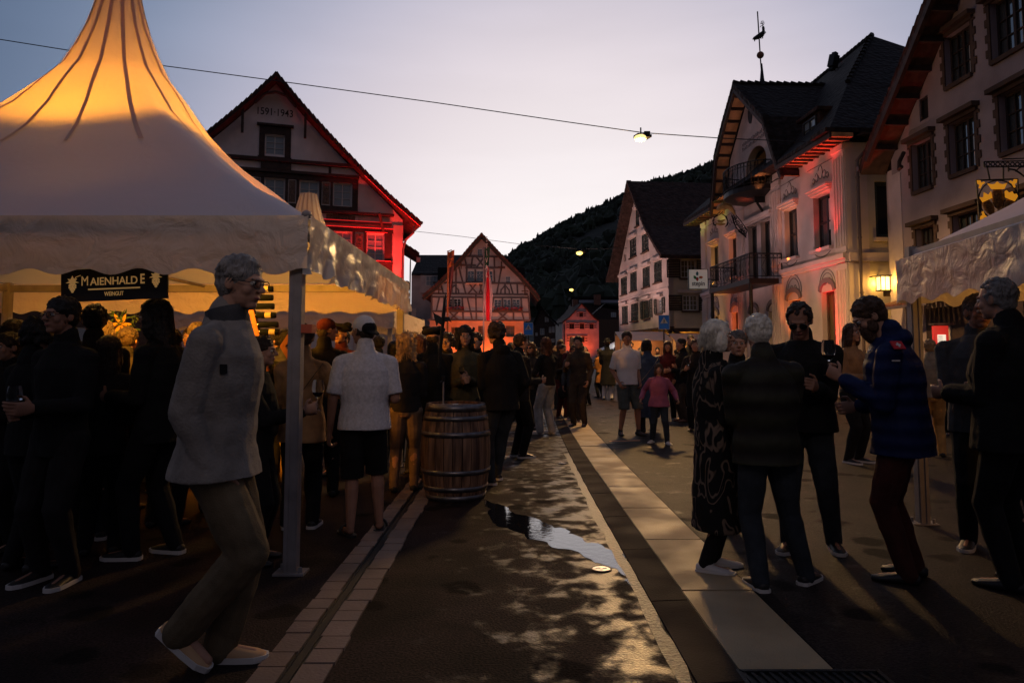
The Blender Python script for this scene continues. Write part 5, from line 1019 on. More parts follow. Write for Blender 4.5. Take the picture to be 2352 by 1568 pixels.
mat('sign_blue', (.01, .08, .28), .45, emit=(.01, .09, .3), estr=.12); mat('sign_white2', (.6, .6, .6), .5); mat('walker_black', (.01, .01, .01), .6)
def crossing(x0, y0, x1, y1, Y, label):
    a, b = AT(x0, y1, Y), AT(x1, y0, Y); c = (a + b) / 2; w, h = b.x - a.x, b.z - a.z; s = thing('crossing_sign', label, 'road sign', (c.x, Y, 0), 'blue pedestrian crossing signs')
    mb = MB(); mb.tube([(c.x, Y + .05, 0), (c.x, Y + .05, b.z)], .035, 6); mb.build('pole', 'iron', s); mb = MB(); mb.box(c, (w, .03, h)); mb.build('sign_panel', 'sign_blue', s)
    mb = MB()
    for q, d_ in (((c.x, Y, b.z), (w * 1.04, .05, .02)), ((c.x, Y, a.z), (w * 1.04, .05, .02)), ((a.x, Y, c.z), (.02, .05, h)), ((b.x, Y, c.z), (.02, .05, h))): mb.box(q, d_)
    mb.build('rim', 'sign_white2', s)
    def poly(nm, pts, m_, dy): mb = MB(); n = len(pts); f_ = [c + Vector((x * w, -dy, z * h)) for x, z in pts]; mb.v = f_ + [p + Vector((0, .006, 0)) for p in f_]; mb.f = [tuple(range(n)), tuple(range(n, 2 * n))] + [(j, (j + 1) % n, n + (j + 1) % n, n + j) for j in range(n)]; mb.build(nm, m_, s)
    poly('triangle', [(-.36, -.08), (.36, -.08), (0, .38)], 'sign_white2', .024)
    mb = MB(); mb.ell(c + Vector((0, -.032, .2 * h)), (.035 * w, .004, .035 * w), n=8, m=5); P = lambda x, z: c + Vector((x * w, -.032, z * h))
    mb.tube([P(0, .17), P(.01, .08)], .03 * w, 5); mb.tube([P(.01, .08), P(-.05, 0), P(-.08, -.06)], .018 * w, 5); mb.tube([P(.01, .08), P(.05, .01), P(.05, -.06)], .018 * w, 5); mb.tube([P(0, .15), P(.06, .09)], .014 * w, 5); mb.tube([P(0, .15), P(-.05, .08)], .014 * w, 5); mb.build('walking_figure', 'walker_black', s)
crossing(1513, 724, 1537, 756, 33, 'blue pedestrian crossing sign in front of the shuttered house')
crossing(1203, 741, 1224, 769, 38, 'blue pedestrian crossing sign beside the half-timbered house')
# ================================================================ BARREL
bc = G0(1046, 1141); bx, by = bc.x, bc.y; H_ = .935
m = mat('barrel_wood', (.19, .085, .045), .55, nscale=5, namt=.5); n = m.node_tree.nodes; l = m.node_tree.links; b = n['Principled BSDF']
t_ = n.new('ShaderNodeTexCoord'); mpg = n.new('ShaderNodeMapping'); mpg.inputs['Scale'].default_value = (14, 14, 1.2); no = n.new('ShaderNodeTexNoise'); no.inputs['Scale'].default_value = 1.5; no.inputs['Detail'].default_value = 5; l.new(t_.outputs['Object'], mpg.inputs[0]); l.new(mpg.outputs[0], no.inputs['Vector'])
cr_ = n.new('ShaderNodeValToRGB'); cr_.color_ramp.elements[0].position = .35; cr_.color_ramp.elements[0].color = (.05, .022, .014, 1); cr_.color_ramp.elements[1].position = .7; cr_.color_ramp.elements[1].color = (.26, .14, .085, 1); l.new(no.outputs['Fac'], cr_.inputs[0]); l.new(cr_.outputs[0], b.inputs['Base Color'])
bp = n.new('ShaderNodeBump'); bp.inputs['Distance'].default_value = .01; l.new(no.outputs['Fac'], bp.inputs['Height']); l.new(bp.outputs[0], b.inputs['Normal']); mat('hoop', (.16, .15, .16), .38, .8, nscale=18, namt=.4)
def br(z): u = (z / H_ - .5) * 2; return .288 + .062 * (1 - u * u)
s = thing('wine_barrel', 'old oak wine barrel with metal hoops standing upright on the wet pavement', 'barrel', (bx, by, 0)); o3 = Vector((bx, by, 0))
mb = MB(); NS = 24
for i in range(NS):                                      # staves
    a0, a1 = 6.2832 * i / NS + .012, 6.2832 * (i + 1) / NS - .012; k = len(mb.v); r_ = 1 + .004 * math.sin(i * 2.7)
    for j in range(13):
        z = H_ * j / 12
        for a in (a0, (a0 + a1) / 2, a1): mb.v.append(o3 + Vector((br(z) * r_ * math.cos(a), br(z) * r_ * math.sin(a), z)))
        mb.v.append(o3 + Vector(((br(z) - .03) * math.cos(a1), (br(z) - .03) * math.sin(a1), z))); mb.v.append(o3 + Vector(((br(z) - .03) * math.cos(a0), (br(z) - .03) * math.sin(a0), z)))
    for j in range(12):
        for q in range(5): mb.f.append((k + j * 5 + q, k + j * 5 + (q + 1) % 5, k + j * 5 + 5 + (q + 1) % 5, k + j * 5 + 5 + q))
    mb.f.append(tuple(k + 60 + q for q in range(5)))
mb.build('staves', 'barrel_wood', s)
for z0, z1 in ((.005, .06), (.10, .145), (.26, .305), (.62, .67), (.775, .82), (.865, .932)): mb = MB(); mb.lathe(o3, [(br(z0) - .01, z0), (br(z0) + .007, z0), (br(z1) + .007, z1), (br(z1) - .01, z1)], 40, caps=False); mb.build('hoop', 'hoop', s, smooth=True)
mb = MB(); mb.lathe(o3, [(.01, .905), (.27, .905)], 40); mb.lathe(o3, [(.27, .89), (.27, .912)], 40); mb.build('lid', 'barrel_wood', s)
q = AT(1018, 932, by - .05); s2 = thing('drinking_tap', 'thin metal standpipe with a small tap head rising behind the barrel top', 'tap', (q.x, q.y + .0, .91)); mb = MB(); mb.tube([(q.x, q.y, .91), (q.x, q.y, 1.15)], .009, 8); mb.lathe((q.x, q.y, .91), [(.022, 0), (.016, .015)], 12); mb.build('pipe', 'steel', s2)
mb = MB(); mb.tube([(q.x, q.y, 1.15), (q.x, q.y, 1.20)], .016, 8); mb.tube([(q.x + .005, q.y, 1.16), (q.x - .03, q.y - .02, 1.14)], .010, 8); mb.tube([(q.x - .02, q.y, 1.205), (q.x + .02, q.y, 1.205)], .006, 6); mb.build('tap_head', 'iron', s2)
q = AT(1046, 933, by - .08); mb = MB(); mb.lathe((q.x, q.y, .912), [(.032, 0), (.034, .006), (.033, .016), (.028, .018)], 20); mat('white_plastic', (.6, .58, .55), .4); tag(mb.build('jar_lid', 'white_plastic', loc=(q.x, q.y, .912)), 'small round white lid lying on top of the wine barrel', 'lid')
# ================================================================ TENT FURNITURE
mat('wood_orange', (.42, .14, .035), .6, nscale=6, namt=.4, bump=.2); mat('bottle_glass', (.008, .010, .008), .08, spec=.8); mat('label_paper', (.5, .42, .25), .7); mat('tape_orange', (.55, .10, .04), .5); mat('cloth_yellow', (.45, .30, .10), .9, nscale=6, namt=.3)
s = thing('bottle_rack', 'orange wooden rack of slanting planks holding dark wine bottles behind the walking man', 'rack', AT(640, 1100, 6.6)); K = lambda x, y, Y=6.6: AT((560 + x / 7.127) * .9408, (640 + y / 7.127) * .9408, Y)
for a, b in (((395, 830), (640, 1900)), ((1215, 1050), (930, 1480)), ((930, 1450), (1200, 1900))):
    p, q = K(*a), K(*b); dd = (q - p).normalized(); sd = Vector((dd.z, 0, -dd.x)) * .022; mb = MB(); mb.hexa([p - sd - Vector((0, .03, 0)), p - sd + Vector((0, .03, 0)), p + sd + Vector((0, .03, 0)), p + sd - Vector((0, .03, 0)), q - sd - Vector((0, .03, 0)), q - sd + Vector((0, .03, 0)), q + sd + Vector((0, .03, 0)), q + sd - Vector((0, .03, 0))]); mb.build('plank', 'wood_orange', s)
B0 = None
for i, (x, y) in enumerate(((770, 465), (765, 617), (785, 768), (815, 922), (858, 1085), (885, 1215))):
    p = K(x, y); o = thing('wine_bottle', ['dark wine bottle lying topmost in the rack, with a pale label', 'dark wine bottle lying second from the top in the rack', 'dark wine bottle lying third from the top in the rack', 'dark wine bottle lying fourth from the top in the rack, with gold print', 'dark wine bottle lying fifth from the top in the rack', 'dark wine bottle lying lowest in the rack, with a thin gold label'][i], 'bottle', p, 'wine bottles lying in the rack')
    prof = [(.0005, 0), (.026, .003), (.029, .012), (.029, .17), (.024, .20), (.012, .225), (.011, .27), (.013, .272), (.013, .285)]; mb = MB(); R_ = Matrix.Rotation(R(-90), 3, 'Y'); mb.lathe((0, 0, 0), prof, 18); mb.v = [p + R_ @ v for v in mb.v]; mb.build('glass_body', 'bottle_glass', o, smooth=True)
    if i in (0, 3, 5): mb = MB(); mb.lathe((0, 0, 0), [(.0295, .045), (.0295, .10)], 18, caps=False); mb.v = [p + R_ @ v for v in mb.v if 1]; mb.build('label', 'label_paper', o, smooth=True)
bk = AT(330, 1000, 8.0); s = thing('bar_counter', 'long bar counter with yellow lit front inside the large tent', 'counter', (-4.2, 8.3, 0)); mb = MB(); mb.box((-4.3, 8.3, 1.06), (3.6, .55, .05)); mb.build('top', 'wood_orange', s); mb = MB(); mb.box((-4.3, 8.25, .52), (3.5, .4, 1.03)); mb.build('front', 'cloth_yellow', s)
rnd = random.Random(9)
for i in range(9):
    x = -5.8 + i * .36 + rnd.uniform(-.05, .05); o = thing('wine_bottle', ['dark bottle standing on the counter at the far left end', 'dark bottle standing second on the counter from the left', 'dark bottle standing third on the counter from the left', 'dark bottle standing fourth on the counter from the left', 'dark bottle in the middle of the counter row', 'dark bottle standing fourth from the right on the counter', 'dark bottle standing third from the right on the counter', 'dark bottle standing second from the right on the counter', 'dark bottle standing at the right end of the counter'][i], 'bottle', (x, 8.3, 1.085), 'bottles standing on the bar counter')
    mb = MB(); mb.lathe((x, 8.3, 1.085), [(.036, 0), (.037, .19), (.03, .22), (.014, .25), (.014, .31)], 12); mb.build('glass_body', 'bottle_glass', o, smooth=True); mb = MB(); mb.lathe((x, 8.3, 1.085), [(.0376, .06), (.0376, .14)], 12, caps=False); mb.build('label', 'label_paper', o)
q = AT(704, 755, 4.76); mb = MB(); mb.box((q.x + .0, q.y, q.z), (.10, .10, .055)); tag(mb.build('tape_band', 'tape_orange', loc=q), 'orange tape band wound round the front tent post', 'tape')
# flowers
mat('petal_yellow', (.40, .20, .02), .7); s = thing('flower_bouquet', 'small bouquet with a yellow lily in a vase on the counter, under the sign', 'bouquet', AT(262, 790, 7.2)); c = AT(278, 745, 7.2); mb = MB(); mb.lathe(AT(272, 800, 7.2) - Vector((0, 0, .1)), [(.05, 0), (.07, .1), (.04, .18)], 12); mb.build('vase', 'white_plastic', s); mb = MB()
for i in range(6): a = i * 1.047; mb.loft([(c + Vector((math.cos(a), -.2, math.sin(a))) * r, Vector((-math.sin(a), 0, math.cos(a))) * w, Vector((0, .006, 0))) for r, w in ((.01, .006), (.05, .018), (.09, .015), (.12, .003))], 8)
mb.build('lily', 'petal_yellow', s); mb = MB(); rnd = random.Random(3)
for i in range(60): p = c + Vector((rnd.uniform(-.12, .12), rnd.uniform(-.03, .1), rnd.uniform(-.2, .12))); a = rnd.uniform(0, 6); mb.loft([(p, Vector((.002, 0, 0)), Vector((0, .002, 0))), (p + Vector((math.cos(a) * .03, 0, math.sin(a) * .03)), Vector((-math.sin(a) * .012, 0, math.cos(a) * .012)), Vector((0, .003, 0))), (p + Vector((math.cos(a) * .07, 0, math.sin(a) * .07)), Vector((.002, 0, 0)), Vector((0, .002, 0)))], 6)
mb.build('foliage', 'leaf', s)
# pale block seat behind the blue jacket
q = G0(2175, 1010); mat('fleece', (.42, .33, .27), .95, nscale=14, namt=.35, bump=1, bscale=60); mb = MB(); mb.box((q.x, q.y + 1, .26), (.5, .5, .52)); tag(mb.build('seat_block', 'fleece', loc=(q.x, q.y + 1, 0)), 'pale fleece-covered seat block standing between the people at right', 'seat')
# halberd
Y = 6.75; V3 = lambda x, y: AT(*C(3, x, y), Y); s = thing('halberd', 'black halberd with spiked blade raised above the crowd', 'halberd', AT(*C(3, 490, 1500), Y)); mb = MB(); mb.tube([V3(538, 855), V3(535, 900), V3(520, 1060)], [.004, .012, .02], 6); mb.tube([V3(520, 1060), V3(495, 1350), V3(480, 1560)], .017, 6); mb.build('shaft', 'black_iron', s)
mb = MB(); pts = [(417, 1022), (445, 1045), (478, 1060), (505, 1080), (540, 1070), (575, 1072), (598, 1125), (570, 1112), (535, 1118), (520, 1175), (500, 1150), (470, 1130), (455, 1165), (437, 1100)]; f_ = [V3(*p) - Vector((0, .006, 0)) for p in pts]; n_ = len(pts); mb.v = f_ + [p + Vector((0, .012, 0)) for p in f_]
for q in tessellate_polygon([[Vector((x, y, 0)) for x, y in pts]]): mb.f.append(tuple(q)); mb.f.append(tuple(n_ + i for i in reversed(q)))
for j in range(n_): mb.f.append((j, (j + 1) % n_, n_ + (j + 1) % n_, n_ + j))
mb.build('blade', 'black_iron', s)

# dark houses closing the square behind the tents at far left
F = Fac((-30, 27), (1, .1)); t = thing('background_house', 'dark house front seen under the large tent at far left', 'building', F.P(0, 0, 0))
W5 = [(3 + 3.2 * i, 4.3 + 3.2 * i, z, z + 1.5) for i in range(4) for z in (1.0, 4.0)]
mb = MB(); fwall(mb, F, [(0, 0), (0, 6.6), (7.5, 9.5), (15.5, 6.6), (15.5, 0)], W5, -.3, 0); mb.build('wall', 'timber_brown', t)
roof(F, t, [(-.6, 6.3), (7.5, 9.7), (16.1, 6.3)], .2, .5, -8, 'tiles_black', jag=False)
for w in W5: window(F, t, *w, cols=2, rows=3, pm='pane', d=-.12)
p = AT(20, 770, 16); s = thing('stall_sign', 'pale blue fascia board of a far stall at the extreme left', 'sign', p); mat('fascia', (.12, .2, .22), .6, emit=(.3, .55, .6), estr=.08); mb = MB(); mb.box(p, (1.2, .06, .22)); mb.build('panel', 'fascia', s); mb = MB(); mb.tube([p + Vector((-.55, .05, 0)), Vector((p.x - .55, p.y + .05, 0))], .03); mb.tube([p + Vector((.55, .05, 0)), Vector((p.x + .55, p.y + .05, 0))], .03); mb.build('posts', 'alu', s)
light('POINT', (p.x + 1, p.y - .5, 1.9), 20, (1, .35, .1), name='stall_left')
# ================================================================ PEOPLE: builder
BAKE = []; STR = {}
def hairmat(name, col, amt=.5):
    m = mat(name, col, .55, nscale=20, namt=amt, spec=.4); n = m.node_tree.nodes; l = m.node_tree.links
    t = n.new('ShaderNodeTexCoord'); mp = n.new('ShaderNodeMapping'); mp.inputs['Scale'].default_value = (110, 110, 14); no = n.new('ShaderNodeTexNoise'); no.inputs['Scale'].default_value = 1; no.inputs['Detail'].default_value = 4
    l.new(t.outputs['Object'], mp.inputs[0]); l.new(mp.outputs[0], no.inputs['Vector']); bp = n.new('ShaderNodeBump'); bp.inputs['Distance'].default_value = .02; bp.inputs['Strength'].default_value = .9; l.new(no.outputs['Fac'], bp.inputs['Height']); l.new(bp.outputs[0], n['Principled BSDF'].inputs['Normal'])
for nm_, c_ in (('hair_black', (.012, .010, .010)), ('hair_dark', (.03, .018, .012)), ('hair_brown', (.07, .035, .02)), ('hair_red', (.13, .05, .025)), ('hair_blond', (.38, .24, .12)), ('hair_grey', (.26, .24, .23)), ('hair_white', (.85, .76, .66)), ('hair_darkgrey', (.12, .105, .10))): hairmat(nm_, c_)
mat('skin', (.42, .23, .16), .6, nscale=12, namt=.15, spec=.3); mat('skin_tan', (.30, .15, .10), .6, nscale=12, namt=.15, spec=.3); mat('eye_white', (.5, .48, .46), .3); mat('eye_dark', (.01, .008, .008), .2); mat('lip', (.28, .09, .08), .5)
cloth('c_black', (.010, .010, .011)); cloth('c_black2', (.016, .014, .015)); cloth('c_grey_fleece', (.25, .225, .205), .3, bs=90); cloth('c_khaki', (.135, .10, .06)); cloth('c_denim', (.030, .036, .045)); cloth('c_denim_dark', (.016, .018, .022)); cloth('c_denim_light', (.26, .27, .28)); cloth('c_beige', (.20, .135, .095))
cloth('c_white', (.62, .60, .62), .1); cloth('c_polo', (.60, .57, .60), .2, ns=50); cloth('c_olive', (.075, .065, .035)); cloth('c_trench', (.30, .17, .085)); cloth('c_blue', (.015, .035, .14), .3); cloth('c_teal', (.01, .06, .07)); cloth('c_redbrown', (.060, .016, .012)); cloth('c_pink', (.34, .10, .17), .2); cloth('c_purple', (.10, .03, .10))
cloth('c_bluegrey', (.045, .065, .11)); cloth('c_maroon', (.08, .015, .02)); cloth('c_brown', (.06, .042, .03)); cloth('c_orange', (.30, .12, .03)); cloth('c_sand', (.26, .22, .17)); cloth('c_yellow', (.42, .24, .08)); cloth('c_grey', (.06, .06, .065)); cloth('c_vest', (.028, .030, .022)); cloth('c_red', (.35, .02, .02)); cloth('c_shortgrey', (.07, .08, .075))
mat('sole_white', (.55, .52, .50), .6); mat('shoe_black', (.012, .011, .012), .5); mat('shoe_tan', (.50, .30, .16), .8); mat('shoe_white', (.50, .48, .48), .6); mat('shoe_brown', (.12, .05, .03), .6); mat('glasses', (.01, .01, .01), .3)
# patterned coat
def pattern_coat():
    m = mat('c_pattern', (.012, .011, .011), .9, spec=.2); n = m.node_tree.nodes; l = m.node_tree.links; t = n.new('ShaderNodeTexCoord'); mp = n.new('ShaderNodeMapping'); mp.inputs['Scale'].default_value = (1.6, 1.6, .8); no = n.new('ShaderNodeTexNoise'); no.inputs['Scale'].default_value = 5.5; no.inputs['Distortion'].default_value = 1.2; no.inputs['Detail'].default_value = 1
    l.new(t.outputs['Object'], mp.inputs[0]); l.new(mp.outputs[0], no.inputs['Vector']); r = n.new('ShaderNodeValToRGB'); e = r.color_ramp.elements; e[0].position = .47; e[0].color = (.010, .010, .010, 1); e[1].position = .49; e[1].color = (.16, .115, .085, 1)
    x = e.new(.53); x.color = (.15, .105, .08, 1); y = e.new(.55); y.color = (.010, .010, .010, 1); z = e.new(.66); z.color = (.010, .010, .010, 1); w = e.new(.68); w.color = (.13, .095, .07, 1); l.new(no.outputs['Fac'], r.inputs[0]); l.new(r.outputs[0], n['Principled BSDF'].inputs['Base Color'])
pattern_coat()
def quilt(name, c1, c2, sc, dist=.03):
    m = mat(name, c1, .7, spec=.25); n = m.node_tree.nodes; l = m.node_tree.links; t = n.new('ShaderNodeTexCoord'); w = n.new('ShaderNodeTexWave'); w.bands_direction = 'Z'; w.inputs['Scale'].default_value = sc; w.inputs['Distortion'].default_value = .6; w.inputs['Detail Scale'].default_value = 2
    l.new(t.outputs['Object'], w.inputs['Vector']); mx = n.new('ShaderNodeMix'); mx.data_type = 'RGBA'; mx.inputs[6].default_value = (*c1, 1); mx.inputs[7].default_value = (*c2, 1); l.new(w.outputs['Fac'], mx.inputs['Factor']); l.new(mx.outputs[2], n['Principled BSDF'].inputs['Base Color'])
    bp = n.new('ShaderNodeBump'); bp.inputs['Distance'].default_value = dist; l.new(w.outputs['Fac'], bp.inputs['Height']); l.new(bp.outputs[0], n['Principled BSDF'].inputs['Normal'])
quilt('c_vest_quilt', (.015, .012, .010), (.028, .027, .016), 2.3, .010); quilt('c_blue_quilt', (.003, .008, .048), (.004, .011, .062), 3.4, .008); quilt('c_black_quilt', (.006, .006, .007), (.018, .018, .02), 4.5)
tex_fold = bpy.data.textures.new('folds', 'CLOUDS'); tex_fold.noise_scale = .16; tex_fold.noise_depth = 2
tex_hair = bpy.data.textures.new('hairlumps', 'CLOUDS'); tex_hair.noise_scale = .035; tex_hair.noise_depth = 2
def blob(mb, name, m, parent, vox, it=2, disp=0, tex=None):
    o = mb.build(name, m, parent, fix=True)
    r = o.modifiers.new('r', 'REMESH'); r.mode = 'VOXEL'; r.voxel_size = vox; r.use_smooth_shade = True
    if disp: d = o.modifiers.new('d', 'DISPLACE'); d.texture = tex or tex_fold; d.strength = disp; d.mid_level = .5; d.texture_coords = 'LOCAL'
    if it: s = o.modifiers.new('s', 'SMOOTH'); s.iterations = it; s.factor = .5
    BAKE.append(o); STR[o.name] = getattr(mb, 'strands', None); return o
def ik(a, c, l1, l2, hint):
    a, c = Vector(a), Vector(c); d = c - a; L = d.length
    if L > (l1 + l2) * .999: c = a + d.normalized() * (l1 + l2) * .999; d = c - a; L = d.length
    x = (l1 * l1 - l2 * l2 + L * L) / (2 * L); h = math.sqrt(max(0, l1 * l1 - x * x)); u = d.normalized(); p = Vector(hint) - u * Vector(hint).dot(u); return a + u * x + p.normalized() * h, c
def hand(mb, w, f, side, h, curl=.5, nrm=None):
    f = Vector(f).normalized(); th = Vector((0, .5, 1)); th = (th - f * th.dot(f)).normalized(); n = f.cross(th); n = n if n.dot(Vector((-side, 0, 0))) > 0 else -n
    if nrm is not None: n = Vector(nrm); n = (n - f * n.dot(f)).normalized(); th = n.cross(f); th = th if th.z + th.y * .3 > 0 else -th
    mb.loft([(w + f * u * h, th * a * h, n * b * h) for u, a, b in ((-.012, .015, .013), (.0, .016, .012), (.018, .023, .0115), (.042, .025, .0105), (.056, .023, .008))], 12)
    for i, (o_, l_) in enumerate(((.0185, .92), (.0065, 1.0), (-.0055, .95), (-.017, .76))):
        b = w + f * .052 * h + th * o_ * h; c = curl * (1 + .12 * i); d1 = (f * math.cos(c * .9) + n * math.sin(c * .9)); d2 = (f * math.cos(c * 1.9) + n * math.sin(c * 1.9)); d3 = (f * math.cos(c * 2.7) + n * math.sin(c * 2.7))
        p1 = b + d1 * .024 * l_ * h; p2 = p1 + d2 * .015 * l_ * h; p3 = p2 + d3 * .012 * l_ * h; r = .0050 * h; mb.cap(b, r * 1.08, p1, r, 8); mb.cap(p1, r, p2, r * .92, 8); mb.cap(p2, r * .92, p3, r * .8, 8)
    b = w + f * .014 * h + th * .020 * h; p1 = b + (f * .5 + th * .75 + n * .35).normalized() * .022 * h; p2 = p1 + (f * .85 + th * .1 + n * .55).normalized() * .02 * h; mb.cap(b, .0068 * h, p1, .0058 * h, 8); mb.cap(p1, .0058 * h, p2, .0048 * h, 8)
    return w + f * .065 * h + n * .02 * h
ARM = {'down': (.150, .012, .475), 'pocket': (.118, .045, .505), 'front': (.060, .165, .615), 'glass': (.095, .185, .665), 'chest': (.015, .135, .665), 'belly': (.02, .12, .60), 'back': (.12, -.07, .50), 'high': (.09, .17, .80), 'phone': (.05, .16, .70), 'side': (.19, .03, .52), 'clasp': (.012, .150, .635)}
PEOPLE = {}
def person(key, px, fy, ty, face, label, top='c_black', bottom='c_denim_dark', hair='short', hcol='hair_dark', skin='skin', head=(0, 0), la='down', ra='down', legs=None, lean=0, tilt=0, woman=False, bulk=1.0, hem=.455, flare=1.0,
           sleeve='long', legw='trousers', shoe='shoe_black', sole=None, soft=1, glasses=False, beard=None, curl=.6, collar=True, hood=False, H=None, Y=None, group=None, sc=1.0, extra=None, topkw=None, belt=False, hairlen=.6, hatcol=None):
    if Y is not None: g = Vector((((px - 1176) / FPX) * Y * 1.0, Y, 0)); g.x = AT(px, ty, Y).x; h = AT(px, ty, Y).z if H is None else H
    else: g = G0(px, fy); h = AT(px, ty, g.y).z if H is None else H
    hats = {'hat': .03, 'tophat': .05, 'beret': .015, 'beanie': .01}; h = h / (1 + hats.get(hair, .004)) / max(.9, math.cos(lean))
    s = FPX / g.y; vox = min(.020, max(.0068, 1.25 / s)); near = s > 150
    sw = (.094 if woman else .104) * (.6 + bulk * .4); E = 1
    V = lambda x, y, z: Vector((x, y, z)) * h
    Rt = Matrix.Rotation(tilt, 3, 'Y') @ Matrix.Rotation(-lean, 3, 'X'); P0 = V(0, 0, .52)
    T = lambda x, y, z: P0 + Rt @ (V(x, y, z) - P0)
    legs = legs or ((-.062, .0, .0, 8), (.062, .0, .0, -8))        # per foot: x, y, lift, outward angle; left first
    J = {}
    for i, (fx, fyy, lz, an) in enumerate(legs):
        sd = -1 if i == 0 else 1; hip = V(sd * .048, 0, .50); ank = V(fx, fyy, .042 + lz); kn, ank = ik(hip, ank, .243 * h, .232 * h, (fx * .5 * sd * .3, 1, 0)); J[i] = (hip, kn, ank, an, lz)
    A = {}
    for sd, spec, key_ in ((-1, la, 'L'), (1, ra, 'R')):
        w = ARM[spec] if isinstance(spec, str) else spec; sh = T(sd * sw, -.004, .778); wr = T(w[0] * sd, w[1], w[2])
        el, wr = ik(sh, wr, .168 * h, .150 * h, Rt @ Vector((sd * .30, -1, -.25))); A[key_] = (sh, el, wr, sd)
    # ---- head frame
    hp = T(0, .004, .858); hy, hpit = head; hr = Rt @ Matrix.Rotation(R(hy), 3, 'Z') @ Matrix.Rotation(R(hpit), 3, 'X'); hc = hp + hr @ V(0, .018, .072)
    HD = lambda x, y, z: hc + hr @ V(x, y, z)
    def he(mb, c, r, n=12, m=8): mb.ell(HD(*c), Vector(r) * h, hr, n, m)
    b = MB()
    he(b, (0, -.004, .010), (.0425, .054, .0545), 16, 10); he(b, (0, .016, -.026), (.034, .036, .036)); he(b, (0, .036, -.050), (.017, .014, .012))
    if s > 45:
        he(b, (0, .046, .014), (.028, .009, .007)); [he(b, (q * .021, .034, -.014), (.015, .013, .015)) for q in (-1, 1)]
        b.cap(HD(0, .050, .008), .0045 * h, HD(0, .0635, -.012), .0078 * h, 8); [he(b, (q * .0075, .0565, -.0145), (.005, .006, .004), 8, 5) for q in (-1, 1)]
        he(b, (0, .0495, -.0285), (.0125, .006, .0032), 8, 5); he(b, (0, .0485, -.0345), (.0115, .006, .0035), 8, 5)
        for q in (-1, 1): b.ell(HD(q * .0435, -.003, -.003), Vector((.0055, .012, .0175)) * h, hr @ Matrix.Rotation(q * .3, 3, 'Z'), 10, 6)
    b.cap(T(0, -.006, .80), .036 * h, HD(0, -.012, -.030), .030 * h, 12)
    fem = .93 if woman else 1.0
    tr = [(.47, .072, .055), (.53, .088 if not woman else .092, .062), (.60, .078 * fem, .058), (.68, .092 * fem, .068), (.75, .096 * fem, .068), (.79, .074 * fem, .052), (.825, .042, .036)]
    b.loft([(T(0, 0, z), Rt @ V(rx * (.6 + .4 * bulk), 0, 0), Rt @ V(0, ry * (.6 + .4 * bulk), 0)) for z, rx, ry in tr], 16)
    hands = {}
    for k_, (sh, el, wr, sd) in A.items():
        b.cap(sh, .030 * h, el, .023 * h, 10); b.cap(el, .024 * h, wr, .0145 * h, 10); hands[k_] = hand(b, wr + (wr - el).normalized() * .012 * h, wr - el, sd, h, curl if isinstance(curl, (int, float)) else curl[k_])
    for i, (hip, kn, ank, an, lz) in J.items():
        b.cap(hip, .050 * h, kn, .031 * h, 12); mid_ = kn.lerp(ank, .3) + Vector((0, -.008 * h, 0)); b.cap(kn, .031 * h, mid_, .032 * h, 10); b.cap(mid_, .032 * h, ank, .0185 * h, 10)
        fd = Vector((math.sin(R(-an)), math.cos(R(an)), -min(1.2, lz * 12) if lz > .03 else 0)).normalized(); b.cap(ank - Vector((0, 0, .016 * h)), .018 * h, ank + fd * .080 * h - Vector((0, 0, .026 * h)), .011 * h, 10)
    body = b.build('person', skin, None, loc=(0, 0, 0)); ORI[body.name] = Vector((0, 0, 0))
    r_ = body.modifiers.new('r', 'REMESH'); r_.mode = 'VOXEL'; r_.voxel_size = vox * (.82 if near else 1); r_.use_smooth_shade = True; sm = body.modifiers.new('s', 'SMOOTH'); sm.iterations = 2; sm.factor = .45; BAKE.append(body)
    body.location = (g.x, g.y, 0); body.rotation_euler = (0, 0, R(face)); tag(body, label, 'person', group)
    # ---- upper garment
    b = MB(); L_ = 1.0; x = .010 + .006 * bulk
    prof = [(z, rx, ry) for z, rx, ry in ((.535, .094 if not woman else .096, .070), (.60, .088 * fem, .068), (.68, .099 * fem, .075), (.745, .104 * fem, .077), (.782, .082 * fem, .064), (.812, .058, .052), (.835, .044, .044))]
    kq = .5 + .5 * bulk; rings = [(z, rx * (bulk if z < .7 else kq) + .004, ry * (bulk if z < .7 else kq) + .004) for z, rx, ry in prof if z > hem + .02]
    r0 = rings[0]; low = [(hem, (.100 if hem > .4 else .108) * bulk * flare, (.080 if hem > .4 else .088) * bulk * flare)]
    if hem < .50: low.append(((hem + .53) / 2, (low[0][1] + r0[1]) / 2 * 1.0, (low[0][2] + r0[2]) / 2))
    def TT(x_, y_, z):                                   # below the hips the cloth hangs plumb
        return T(x_, y_, z) if z > .5 else T(x_, y_, .5) + V(0, 0, z - .5)
    b.loft([(TT(0, .0, z), V(rx, 0, 0), V(0, ry, 0)) for z, rx, ry in low + rings], 20)
    for k_, (sh, el, wr, sd) in A.items():
        b.cap(T(sd * .022, -.006, .812), .028 * h, sh, .036 * h * (.6 + .4 * bulk), 10)
        if sleeve == 'long': kb = .55 + .45 * bulk; b.cap(sh, .039 * kb * h, el, .034 * kb * h, 12); b.cap(el, .034 * kb * h, wr.lerp(el, .06), .026 * kb * h, 12)
        elif sleeve == 'short': q_ = (el - sh).normalized(); u_ = q_.cross(Vector((0, 1, .01))).normalized(); v_ = q_.cross(u_); b.loft([(sh - q_ * .02 * h, u_ * .028 * h, v_ * .028 * h), (sh, u_ * .038 * h, v_ * .038 * h), (sh.lerp(el, .45), u_ * .036 * h, v_ * .038 * h), (sh.lerp(el, .86), u_ * .037 * h, v_ * .041 * h)], 14)
        elif sleeve == 'none': pass
    if collar: b.cap(T(0, -.012, .825), .047 * h, T(0, -.004, .862), .041 * h, 12)
